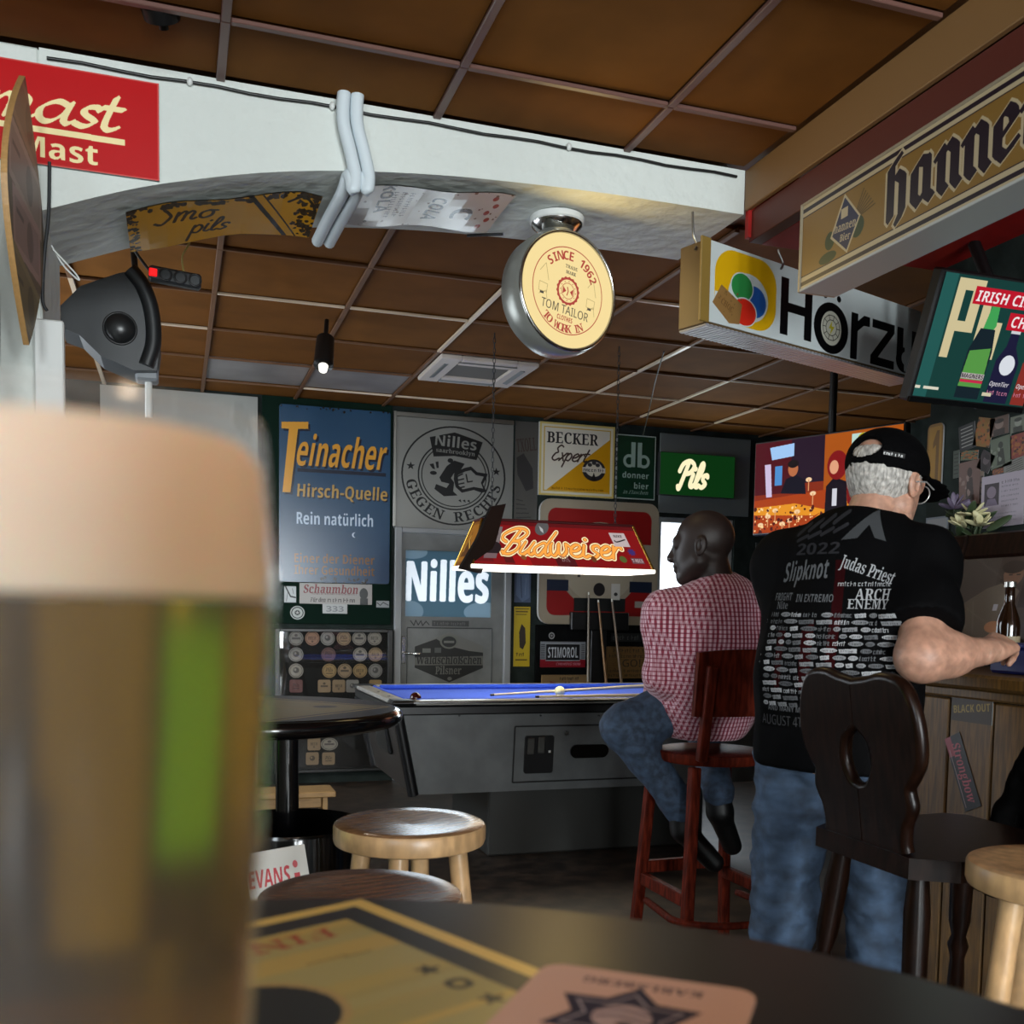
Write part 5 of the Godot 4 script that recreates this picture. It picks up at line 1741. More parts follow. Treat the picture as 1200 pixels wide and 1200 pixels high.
	# tubes inside
	for s in [-1, 1]:
		var tm := mat(Color(1, 1, 1), 0.4)
		tm.emission_enabled = true
		tm.emission = Color(1.0, .96, .88)
		tm.emission_energy_multiplier = 2.0
		part("fluorescent_tube", MB.new().cyl(Vector3(-L / 2 + 0.1, 0.06, s * 0.06), Vector3(L / 2 - 0.1, 0.06, s * 0.06), 0.013, 0.013, 12).done(), tm, o)
	area_under(o, Vector3(0, -0.02, 0), Vector3(0, -1, 0), L - 0.05, W - 0.04, 1.5, Color(1.0, .96, .86))
	area_under(o, Vector3(0, 0.12, W / 2 + 0.02), Vector3(0, 0.2, 1), L - 0.1, 0.2, 0.03, Color(1.0, .4, .3))
	# chains
	for s in [-1, 1]:
		var ch := MB.new()
		var y := hh
		var k := 0
		while y < CEIL - 1.515 - 0.02:
			var ring := []
			for j in 9:
				var an := TAU * j / 8
				var e := Vector3(cos(an) * 0.007, sin(an) * 0.016, 0)
				ring.append(Vector3(s * 0.36, y + 0.014, 0) + (e if k % 2 == 0 else Vector3(0, e.y, e.x)))
			ch.tube(ring, 0.002, 4, false)
			y += 0.026
			k += 1
		part("chain", ch.done(), M.dark_grey, o)

func long_box_sign():
	# the long tan light box parallel to the bar, its lettered face towards the room
	var z0 := -2.695
	var z1 := -1.25
	var y0 := 2.232
	var y1 := 2.488
	var L := z1 - z0
	var hh := y1 - y0
	var c := Canvas.new(1400, 250, Color(.50, .38, .17))
	var ink := Color(.10, .06, .12)
	var pale := Color(.70, .64, .52)
	c.rect(0, 0, 1400, 34, pale); c.rect(0, 10, 1400, 12, ink); c.rect(0, 34, 1400, 3, ink)
	c.rect(0, 216, 1400, 34, pale); c.rect(0, 230, 1400, 12, ink); c.rect(0, 213, 1400, 3, ink)
	# emblem: a blue lozenge with ears of grain and leaves
	var leafc := Color(.16, .22, .12)
	c.oval(126, 196, 40, 16, leafc); c.oval(256, 152, 28, 30, leafc); c.oval(134, 150, 22, 26, leafc)
	for k in 7:
		c.line([Vector2(236, 130), Vector2(278 + k * 8, 56 + k * 10)], 4, Color(.32, .24, .10))
	c.poly([Vector2(196, 38), Vector2(268, 124), Vector2(214, 212), Vector2(136, 144)], pale)
	c.poly([Vector2(197, 49), Vector2(260, 124), Vector2(212, 202), Vector2(145, 142)], Color(.13, .14, .26))
	c.text("hannen", 154, 116, 96, 26, pale, "Droid Serif", true, 0, 6); c.text("Bier", 180, 150, 46, 22, pale, "Droid Serif", true, 0, 6); c.rect(182, 78, 30, 28, pale)
	# broken-letter word drawn with a broad pen
	var word := func(off: Vector2, wd: float, col: Color):
		var st := []
		var x := 0.0
		for ch in "hannen":
			match ch:
				"h":
					st.append([[x + 36, 44], [x + 8, 62], [x + 8, 196]])
					st.append([[x + 8, 106], [x + 30, 88], [x + 50, 104], [x + 50, 190], [x + 36, 212]])
					x += 88
				"a":
					st.append([[x + 44, 96], [x + 24, 88], [x + 4, 106], [x + 4, 176], [x + 20, 194], [x + 44, 170]])
					st.append([[x + 46, 92], [x + 46, 180], [x + 62, 194]])
					x += 84
				"n":
					st.append([[x - 4, 106], [x + 10, 92], [x + 10, 184], [x + 22, 196]])
					st.append([[x + 12, 108], [x + 34, 88], [x + 52, 104], [x + 52, 182], [x + 64, 196]])
					x += 86
				"e":
					st.append([[x + 10, 150], [x + 50, 118], [x + 46, 100], [x + 30, 88], [x + 6, 108], [x + 6, 176], [x + 24, 194], [x + 56, 172]])
					x += 80
		for s in st:
			var p := []
			for e in s:
				p.append(Vector2(380 + e[0] * 1.05, e[1] - 14) + off)
			c.nib(p, wd, 38, wd * 0.45, col)
	word.call(Vector2.ZERO, 42, pale)
	word.call(Vector2.ZERO, 28, ink)
	c.text("Alt", 1000, 60, 190, 130, ink, "Droid Serif", true)
	var o := thing("light_box", "long tan light box with dark broken lettering hanging along the bar", "sign", Vector3(1.78, y0, (z0 + z1) / 2), -PI / 2)
	# turned so that local +z faces -x
	part("face", plate_mesh(rrect(L - 0.02, hh - 0.016, 0.0), 0.004), [print_mat(c, 0.35), M.grey], o, Vector3(0, hh / 2, 0.002))
	part("housing", box_mesh(Vector3(L - 0.02, hh - 0.016, 0.115), 0.0, Vector3(0, hh / 2, -0.062)), mat(Color(.55, .55, .54), 0.4), o)
	var fr := MB.new()
	for s in [-1, 1]:
		fr.box(Vector3(s * (L / 2 - 0.005), hh / 2, -0.058), Vector3(0.01, hh, 0.13), 0.002)
	fr.box(Vector3(0, hh - 0.004, -0.058), Vector3(L - 0.02, 0.008, 0.13), 0.002)
	part("frame", fr.done(), mat(Color(.62, .58, .50), 0.4, 0.3), o)
	part("under_plate", box_mesh(Vector3(L - 0.02, 0.008, 0.13), 0.002, Vector3(0, 0.004, -0.058)), mat(Color(.70, .71, .70), 0.5), o)
	for s in [-1, 1]:
		part("hanger", MB.new().cyl(Vector3(s * L * 0.35, hh, -0.07), Vector3(s * L * 0.35, 2.518 - y0, -0.07), 0.004, 0.004, 6).done(), M.black, o)

func rainbow_sign():
	# white light box with coloured lettering that hangs from the end of the beam
	var a := pd(829, 376, 3.3)
	var b := py(1076, 443, a.y)
	var top := pd(830, 283, 3.3)
	var d := b - a
	var L := d.length()
	var hh := top.y - a.y
	var o := thing("light_box", "white light box with a yellow emblem and black lettering under the beam end", "sign", (a + b) / 2, -atan2(d.z, d.x))
	var c := Canvas.new(1180, 280, Color(.74, .77, .77))
	c.poly(Array(shift(rrect(300, 256, 90, 8), 178, 138)), Color(.80, .62, .05))
	c.oval(190, 160, 98, 86, Color(.74, .77, .77)); c.rect(30, 168, 130, 112, Color(.74, .77, .77)); c.oval(30, 280, 60, 90, Color(.74, .77, .77))
	c.oval(220, 168, 58, 56, Color(.12, .33, .62)); c.oval(158, 128, 56, 52, Color(.74, .77, .77)); c.oval(158, 128, 51, 47, Color(.16, .50, .25)); c.oval(172, 214, 62, 52, Color(.74, .77, .77)); c.oval(172, 214, 57, 47, Color(.78, .16, .10))
	c.poly([Vector2(60, 140), Vector2(160, 190), Vector2(150, 262), Vector2(100, 268), Vector2(20, 210)], Color(.52, .39, .22)); c.specks(20, 2, 6, Color(.42, .31, .17), 3, Rect2(.04, .55, .09, .35)); c.text("CHOC", 60, 196, 60, 22, Color(.36, .25, .13), "Droid Serif", true, 0, 24)
	var k := Color(.03, .03, .035)
	c.rect(352, 44, 40, 210, k); c.rect(392, 132, 90, 34, k); c.rect(480, 60, 40, 194, k)
	c.oval(630, 180, 98, 98, k); c.oval(630, 180, 58, 66, Color(.72, .72, .66))
	c.ring(630, 178, 48, 3, Color(.2, .2, .18)); c.ring(630, 178, 30, 3, Color(.2, .2, .18))
	for j in 10:
		var an := TAU * j / 10
		c.line([Vector2(630 + cos(an) * 30, 178 + sin(an) * 30), Vector2(630 + cos(an) * 50, 178 + sin(an) * 50)], 3, Color(.2, .2, .18))
	c.poly([Vector2(634, 150), Vector2(616, 182), Vector2(630, 182), Vector2(622, 208), Vector2(648, 172), Vector2(632, 172)], Color(.70, .66, .08))
	c.rect(744, 92, 40, 182, k); c.poly([Vector2(784, 120), Vector2(820, 92), Vector2(856, 92), Vector2(856, 130), Vector2(820, 132), Vector2(784, 160)], k)
	c.rect(872, 92, 140, 34, k); c.rect(866, 240, 150, 34, k); c.poly([Vector2(968, 126), Vector2(1012, 126), Vector2(912, 240), Vector2(866, 240)], k)
	c.rect(1030, 92, 40, 140, k); c.oval(1082, 222, 54, 52, k); c.rect(1082, 92, 98, 176, Color(.74, .77, .77)); c.oval(1084, 214, 20, 26, Color(.74, .77, .77)); c.rect(1126, 92, 38, 180, k)
	c.oval(590, 60, 12, 12, k); c.oval(668, 60, 12, 12, k)
	part("face", plate_mesh(rrect(L, hh, 0.0), 0.004), [print_mat(c, 0.3), M.white], o, Vector3(0, hh / 2, 0))
	part("housing", box_mesh(Vector3(L + 0.01, hh + 0.01, 0.12), 0.003, Vector3(0, hh / 2, -0.066)), mat(Color(.36, .29, .19), 0.5), o)
	part("edge_strip", box_mesh(Vector3(0.045, hh + 0.01, 0.008), 0.002, Vector3(-L / 2 - 0.018, hh / 2, 0)), mat(Color(.50, .40, .18), 0.5), o)
	# ribbed light diffuser underneath
	var n := 60
	var ribs := MB.new()
	for i in n:
		ribs.box(Vector3(-L / 2 + L * (i + 0.5) / n, -0.009, -0.066), Vector3(L / n * 0.6, 0.008, 0.118))
	part("diffuser", box_mesh(Vector3(L, 0.004, 0.118), 0.0, Vector3(0, -0.009, -0.066)), mat(Color(.52, .52, .54), 0.4), o)
	part("ribs", ribs.done(), mat(Color(.62, .62, .64), 0.4), o)
	for s in [[-L / 2 - 0.02, 0.06], [-L * 0.22, 0.02]]:
		var p := Vector3(s[0], hh, 0.0 if s[1] < 0.05 else -0.06)
		part("hook", MB.new().tube(curve([p + Vector3(0.01, -0.02, 0.006), p + Vector3(0.02, 0.0, 0.006), p + Vector3(0.004, 0.03, 0.002), p + Vector3(0, 0.10 if s[1] > 0.05 else 0.045, 0)], 6), 0.004, 6).done(), M.steel, o)

func screens():
	# screen over the bar, tipped towards the guests
	var bl := pd(1063, 470, 3.2)
	var tl := px(1106, 313, bl.x)
	var up := tl - bl
	var rt := Vector3(cos(0.05), -0.02, sin(0.05)).normalized()
	var hh := up.length()
	var w := hh * 1.72
	var n := rt.cross(up).normalized()
	var bs := Basis(rt, n.cross(rt).normalized(), n)
	var c := Canvas.new(560, 330, Color(.05, .24, .22))
	c.rect(0, 0, 40, 330, Color(.12, .36, .34))
	var cream := Color(.86, .80, .62)
	c.rect(46, 8, 26, 210, cream); c.rect(46, 8, 84, 30, cream); c.rect(96, 8, 30, 130, cream); c.rect(46, 118, 80, 28, cream); c.rect(138, 60, 26, 150, cream); c.rect(190, 110, 22, 100, cream); c.rect(252, 100, 40, 24, cream); c.rect(252, 100, 22, 130, cream); c.rect(330, 120, 24, 90, cream); c.rect(420, 90, 24, 140, cream); c.rect(480, 100, 60, 20, cream)
	c.poly([Vector2(168, 58), Vector2(190, 60), Vector2(196, 120), Vector2(180, 150), Vector2(158, 130)], Color(.26, .66, .34))
	c.poly([Vector2(150, 130), Vector2(196, 130), Vector2(206, 190), Vector2(204, 322), Vector2(128, 322), Vector2(130, 190)], Color(.04, .12, .16))
	c.poly([Vector2(136, 192), Vector2(200, 180), Vector2(204, 290), Vector2(130, 290)], Color(.35, .62, .28)); c.rect(132, 252, 72, 16, Color(.78, .74, .74)); c.text("MAGNERS", 134, 254, 68, 12, Color(.12, .1, .12)); c.rect(132, 270, 72, 8, Color(.80, .16, .30))
	for e in [[262, Color(.09, .08, .22), Color(.90, .92, .95)], [350, Color(.55, .18, .14), Color(.85, .80, .74)], [440, Color(.12, .10, .20), Color(.8, .8, .8)]]:
		var x: float = e[0]
		c.poly([Vector2(x - 12, 130), Vector2(x + 14, 130), Vector2(x + 16, 170), Vector2(x + 38, 210), Vector2(x + 36, 326), Vector2(x - 38, 326), Vector2(x - 36, 210), Vector2(x - 16, 170)], e[1])
		c.oval(x + 4, 220, 24, 28, e[2]); c.text("OpenTier", x - 34, 266, 62, 18, Color(.86, .84, .86), "Droid Sans", true, .2); c.marks(x - 34, 292, 64, 12, Color(.8, .5, .6), 8)
		c.rect(x - 14, 116, 30, 18, Color(.85, .86, .88))
	c.rect(102, 24, 250, 46, Color(.78, .05, .16)); c.text("IRISH CIDER", 112, 33, 220, 30, Color(1, .96, .96), "Droid Sans", true, .12)
	c.rect(228, 80, 220, 46, Color(.78, .05, .16)); c.text("CHARITY", 240, 88, 150, 30, Color(1, .96, .96), "Droid Sans", true, .12)
	c.rect(0, 300, 16, 8, Color(.9, .88, .8)); c.rect(26, 300, 48, 8, Color(.9, .88, .8)); c.rect(214, 300, 30, 10, Color(.85, .82, .7))
	var o := thing("television", "flat television with a drinks advert hung over the bar and tipped down", "television", bl)
	o.basis = bs
	part("screen", plate_mesh(rrect(w - 0.024, hh - 0.03, 0.0), 0.003), [glow_mat(c, 0.85, 0.03), M.black], o, Vector3(w / 2, hh / 2 + 0.004, 0.002))
	part("casing", box_mesh(Vector3(w, hh, 0.05), 0.006, Vector3(w / 2, hh / 2, -0.028)), M.black, o)
	part("bezel", box_mesh(Vector3(w, 0.016, 0.012), 0.002, Vector3(w / 2, 0.008, 0.002)), M.black_gloss, o)
	part("wall_mount", MB.new().cyl(Vector3(w / 2, hh * 0.6, -0.05), bs.inverse() * (Vector3(bl.x + w / 2, 2.515, bl.z - 0.12) - bl), 0.02, 0.02, 12).done(), M.black, o)
	area_under(o, Vector3(w / 2, hh / 2, 0.02), Vector3(0, 0, 1), w * 0.9, hh * 0.9, 0.05, Color(.75, .85, .85))
	# second screen with a lively bar scene, on an arm past the end of the bar
	var a := pd(880, 520, 5.0)
	var al := pd(881, 628, 5.0)
	var r := pd(1041, 497, 4.44)
	c = Canvas.new(560, 330, Color(.52, .16, .05))
	c.rect(0, 0, 150, 190, Color(.30, .03, .08)); c.rect(150, 0, 130, 160, Color(.14, .06, .14)); c.rect(280, 0, 280, 200, Color(.66, .32, .05))
	c.poly([Vector2(60, 20), Vector2(160, 14), Vector2(160, 60), Vector2(70, 66)], Color(.62, .78, .95)); c.poly([Vector2(40, 80), Vector2(66, 80), Vector2(74, 200), Vector2(50, 200)], Color(.80, .74, .86)); c.rect(84, 90, 30, 70, Color(.30, .55, .80))
	c.poly([Vector2(0, 210), Vector2(300, 190), Vector2(560, 170), Vector2(560, 330), Vector2(0, 330)], Color(.66, .24, .04)); c.poly([Vector2(280, 260), Vector2(560, 190), Vector2(560, 330), Vector2(200, 330)], Color(.85, .52, .10)); c.poly([Vector2(380, 200), Vector2(470, 190), Vector2(480, 240), Vector2(390, 256)], Color(.98, .86, .55))
	c.poly([Vector2(0, 236), Vector2(170, 230), Vector2(290, 260), Vector2(250, 278), Vector2(0, 262)], Color(.90, .58, .12))
	# seated guest in dark clothes and a red-haired guest in black
	c.poly([Vector2(110, 190), Vector2(130, 140), Vector2(170, 128), Vector2(206, 150), Vector2(212, 200)], Color(.05, .03, .10)); c.oval(158, 106, 20, 27, Color(.72, .42, .26)); c.oval(158, 88, 22, 14, Color(.08, .04, .05))
	c.poly([Vector2(286, 330), Vector2(290, 180), Vector2(320, 150), Vector2(366, 170), Vector2(376, 330)], Color(.07, .02, .08)); c.oval(330, 110, 38, 50, Color(.50, .05, .06)); c.oval(318, 116, 17, 24, Color(.88, .62, .48)); c.rect(314, 190, 18, 60, Color(.82, .82, .86)); c.rect(318, 266, 26, 60, Color(.80, .80, .86)); c.line([Vector2(372, 150), Vector2(380, 240)], 16, Color(.45, .04, .06))
	c.rect(380, 10, 70, 60, Color(.72, .84, .80)); c.oval(420, 60, 26, 50, Color(.70, .66, .12)); c.oval(490, 60, 24, 56, Color(.74, .60, .10)); c.rect(385, 120, 150, 70, Color(.42, .16, .04)); c.rect(400, 130, 60, 36, Color(.80, .60, .30))
	for e in [[222, 150], [60, 270], [120, 300], [180, 260], [240, 200], [30, 300], [150, 290], [90, 250]]:
		c.oval(e[0], e[1], 12, 8, Color(.95, .80, .62)); c.rect(e[0] - 2, e[1], 4, 40, Color(.85, .60, .40))
	c.specks(50, 2, 6, Color(1.0, .85, .6), 77, Rect2(.0, .72, .45, .28)); c.specks(40, 3, 9, Color(.30, .06, .06), 78, Rect2(0, .72, .5, .28))
	var wv := r - a
	wv.y = 0
	var w2 := wv.length() * 1.08
	var h2 := a.y - al.y
	o = thing("television", "wide television with an orange bar scene behind the man in the black cap", "television", Vector3(al.x, al.y, al.z), -atan2(wv.z, wv.x))
	part("screen", plate_mesh(rrect(w2 - 0.02, h2 - 0.02, 0.0), 0.003), [glow_mat(c, 1.0, 0.03), M.black], o, Vector3(w2 / 2, h2 / 2, 0.002))
	part("casing", box_mesh(Vector3(w2, h2, 0.04), 0.005, Vector3(w2 / 2, h2 / 2, -0.023)), M.black, o)
	part("ceiling_mount", MB.new().cyl(Vector3(w2 / 2, h2 * 0.8, -0.05), Vector3(w2 / 2, CEIL - al.y - 0.01, -0.05), 0.018, 0.018, 12).done(), M.black, o)
	area_under(o, Vector3(w2 / 2, h2 / 2, 0.02), Vector3(0, 0, 1), w2 * 0.9, h2 * 0.9, 0.08, Color(1.0, .62, .38))

func corner_things():
	# loudspeaker hung behind the arch
	var d := 3.92
	var base := pd(130, 390, d)
	var o := thing("loudspeaker", "dark grey wedge loudspeaker hung behind the white arch", "loudspeaker", base)
	var poly := PackedVector2Array()
	var rgt := Vector3(1, 0, 0)
	for e in [[76, 372], [98, 348], [140, 330], [158, 325], [172, 336], [184, 366], [188, 405], [184, 436], [158, 438], [120, 424], [96, 402], [76, 396]]:
		var p := pd(e[0], e[1], d) - base
		poly.append(Vector2(p.x, p.y))
	var f := MB.new()
	f.slab(poly, -0.13, 0.10, f)
	part("cabinet", f.done(), mat(Color(.20, .21, .22), 0.45), o)
	var fr := []
	for e in [[154, 325], [168, 342], [178, 370], [180, 405], [172, 432]]:
		var p := pd(e[0], e[1], d) - base
		fr.append(Vector3(p.x, p.y, 0.10))
	part("front_lip", MB.new().tube(curve(fr, 5), 0.03, 10).done(), mat(Color(.09, .10, .11), 0.4), o)
	var hc := pd(142, 392, d) - base
	part("horn", MB.new().ball(Vector3(hc.x, hc.y, 0.105), Vector3(.056, .056, .04), 12, 20).done(), mat(Color(.12, .125, .13), 0.3), o)
	part("horn_ring", MB.new().tube(ring_at(Vector3(hc.x, hc.y, 0.102), 0.058), 0.005, 6, false).done(), M.black, o)
	var bk := pd(172, 437, d) - base
	part("bracket", box_mesh(Vector3(0.085, 0.05, 0.1), 0.008, Vector3(bk.x, bk.y, 0.0)), mat(Color(.50, .52, .54), 0.4), o)
	part("stand_rod", MB.new().cyl(Vector3(bk.x + 0.005, bk.y - 0.02, 0.0), Vector3(bk.x + 0.005, bk.y - 0.16, 0.0), 0.014, 0.014, 10).done(), M.white, o)
	var hang := pd(160, 330, d) - base
	part("hanger", MB.new().tube([Vector3(hang.x, hang.y - 0.02, -0.05), Vector3(hang.x - 0.02, CEIL - base.y - 0.01, -0.05)], 0.012, 8).done(), M.black, o)
	# socket strip with a red switch under the yellow sign
	var sp := pd(205, 326, 3.75)
	var s := thing("socket_strip", "dark grey socket strip with a red lit switch under the yellow sign", "socket strip", sp, 0.1)
	s.rotation.z = -0.05
	part("body", box_mesh(Vector3(0.185, 0.055, 0.04), 0.008), mat(Color(.16, .17, .18), 0.4), s)
	for k in 3:
		part("socket", MB.new().tube(ring_at(Vector3(-0.035 + k * 0.052, 0.0, 0.021), 0.021), 0.004, 6, false).done(), M.black, s)
	var red := mat(Color(.8, .05, .06), 0.3)
	red.emission_enabled = true
	red.emission = Color(1.0, .10, .12)
	red.emission_energy_multiplier = 0.9
	part("switch_light", box_mesh(Vector3(0.028, 0.028, 0.012), 0.003, Vector3(-0.078, 0.0, 0.02)), red, s)
	part("lead", MB.new().tube(curve([Vector3(-0.09, 0.01, 0), Vector3(-0.14, 0.06, 0.02), Vector3(-0.16, 0.10, 0.03), Vector3(-0.17, 0.16, 0.0)], 6), 0.006, 6).done(), M.black, s)
	part("hanging_wire", MB.new().tube(curve([Vector3(0.03, 0.027, 0), Vector3(0.02, 0.075, 0.03), Vector3(0.045, 0.14, 0.03), Vector3(0.05, CEIL - sp.y - 0.01, 0.02)], 6), 0.004, 6).done(), mat(Color(.70, .62, .35), 0.5), s)
	# a lath with the banknotes and the black round board on the pillar
	var c := Canvas.new(160, 260, Color(.42, .36, .28))
	var notes := [[8, 70, 140, 60, Color(.66, .58, .52), 3], [20, 126, 120, 58, Color(.66, .54, .50), -2], [4, 10, 150, 58, Color(.58, .48, .36), 5], [14, 188, 130, 60, Color(.54, .48, .34), 8]]
	for e in notes:
		c.poly(Array(turned(e[0], e[1], e[2], e[3], e[5])), e[4])
		c.poly(Array(turned(e[0] + 8, e[1] + 8, e[2] - 16, e[3] - 16, e[5])), e[4].darkened(.12))
		c.oval(e[0] + e[2] * .6, e[1] + e[3] * .5, 15, 19, e[4].darkened(.3)); c.rect(e[0] + 14, e[1] + 18, 30, 5, e[4].darkened(.4))
	var nb := solo("banknote_board", "oval board papered with old banknotes beside the pillar", "board", plate_mesh(lens_shape(0.235, 0.325), 0.014), [print_mat(c, 0.5), M.pine], Vector3(-0.345, 2.235, -2.85), Vector3(0, PI / 2 - 0.05, 0.0))
	solo("round_board", "black round board on the pillar behind the banknotes", "board", plate_mesh(disc(0.30, 0.36, 48), 0.02), [M.black, M.black], Vector3(-0.44, 2.03, -2.76), Vector3(0, PI / 2, 0))
	# white trunking and wires on the pillar's edge
	var tk := pz(58, 400, BEAM + 0.02)
	solo("wall_channel", "white plastic channel running down the pillar edge", "trunking", box_mesh(Vector3(0.075, 1.2, 0.035), 0.004), M.white, Vector3(tk.x + 0.0, 1.43, BEAM + 0.02))
	solo("cable", "dark loose cable hanging down the pillar edge", "cable", MB.new().tube(curve([pz(58, 190, BEAM + 0.01), pz(57, 250, BEAM + 0.012), pz(52, 300, BEAM + 0.015), pz(50, 350, BEAM + 0.012), pz(55, 364, BEAM + 0.012)], 6), 0.005, 6).done(), M.dark_grey)
	solo("string", "thin pale string loop hanging under the arch beside the pillar", "string", MB.new().tube(curve([pz(56, 288, BEAM - 0.003) + Vector3(0.01, 0, .006), pz(75, 312, BEAM + 0.006), pz(92, 328, BEAM + 0.008), pz(88, 320, BEAM + 0.01), pz(62, 292, BEAM + 0.012)], 6), 0.0025, 5).done(), M.white)
	# light wires that dangle from the far ceiling
	solo("cable", "thin black wire dangling from the far ceiling before the green sign", "cable", MB.new().tube(curve([py(778, 412, CEIL - 0.012), py(768, 436, CEIL - 0.012) + Vector3(0, -0.06, 0), py(760, 468, CEIL) + Vector3(0, -0.10, 0), py(754, 488, CEIL) + Vector3(0, -0.14, 0)], 6), 0.004, 6).done(), M.black)

func lens_shape(rx: float, ry: float) -> PackedVector2Array:
	var p := PackedVector2Array()
	for s in [1.0, -1.0]:
		for k in 20:
			var t: float = s * (1.0 - 2.0 * k / 20.0)
			p.append(Vector2(-s * rx * (1.0 - pow(absf(t), 1.7)) , -t * ry))
	return p

func ring_at(c: Vector3, r: float) -> Array:
	var p := []
	for k in 25:
		p.append(c + Vector3(cos(TAU * k / 24) * r, sin(TAU * k / 24) * r, 0))
	return p

func turned(x: float, y: float, w: float, h: float, deg: float) -> PackedVector2Array:
	var m := Vector2(x + w / 2, y + h / 2)
	var o := PackedVector2Array()
	for e in [[-1, -1], [1, -1], [1, 1], [-1, 1]]:
		o.append(m + Vector2(e[0] * w / 2, e[1] * h / 2).rotated(deg_to_rad(deg)))
	return o

# ---------------------------------------------------------------- the bar on the right
func on_side(r: Array, x: float) -> Array:      # a rectangle of pixels on a plane across x: centre, width along z, height
	var ym: float = (r[1] + r[3]) / 2.0
	var xm: float = (r[0] + r[2]) / 2.0
	var a := px(r[0], ym, x)
	var b := px(r[2], ym, x)
	var t := px(xm, r[1], x)
	var e := px(xm, r[3], x)
	return [Vector3(x, (t.y + e.y) / 2, (a.z + b.z) / 2), absf(b.z - a.z), t.y - e.y]

func side_sign(called: String, label: String, category: String, r: Array, c: Canvas, x: float, roll := 0.0, group := "", t := 0.002, corner := 0.0) -> MeshInstance3D:
	var q := on_side(r, x)
	return solo(called, label, category, plate_mesh(rrect(q[1], q[2], corner), t), [print_mat(c, 0.5), M.grey], q[0], Vector3(roll, -PI / 2, 0) if roll == 0.0 else Vector3(0, -PI / 2, roll), group)

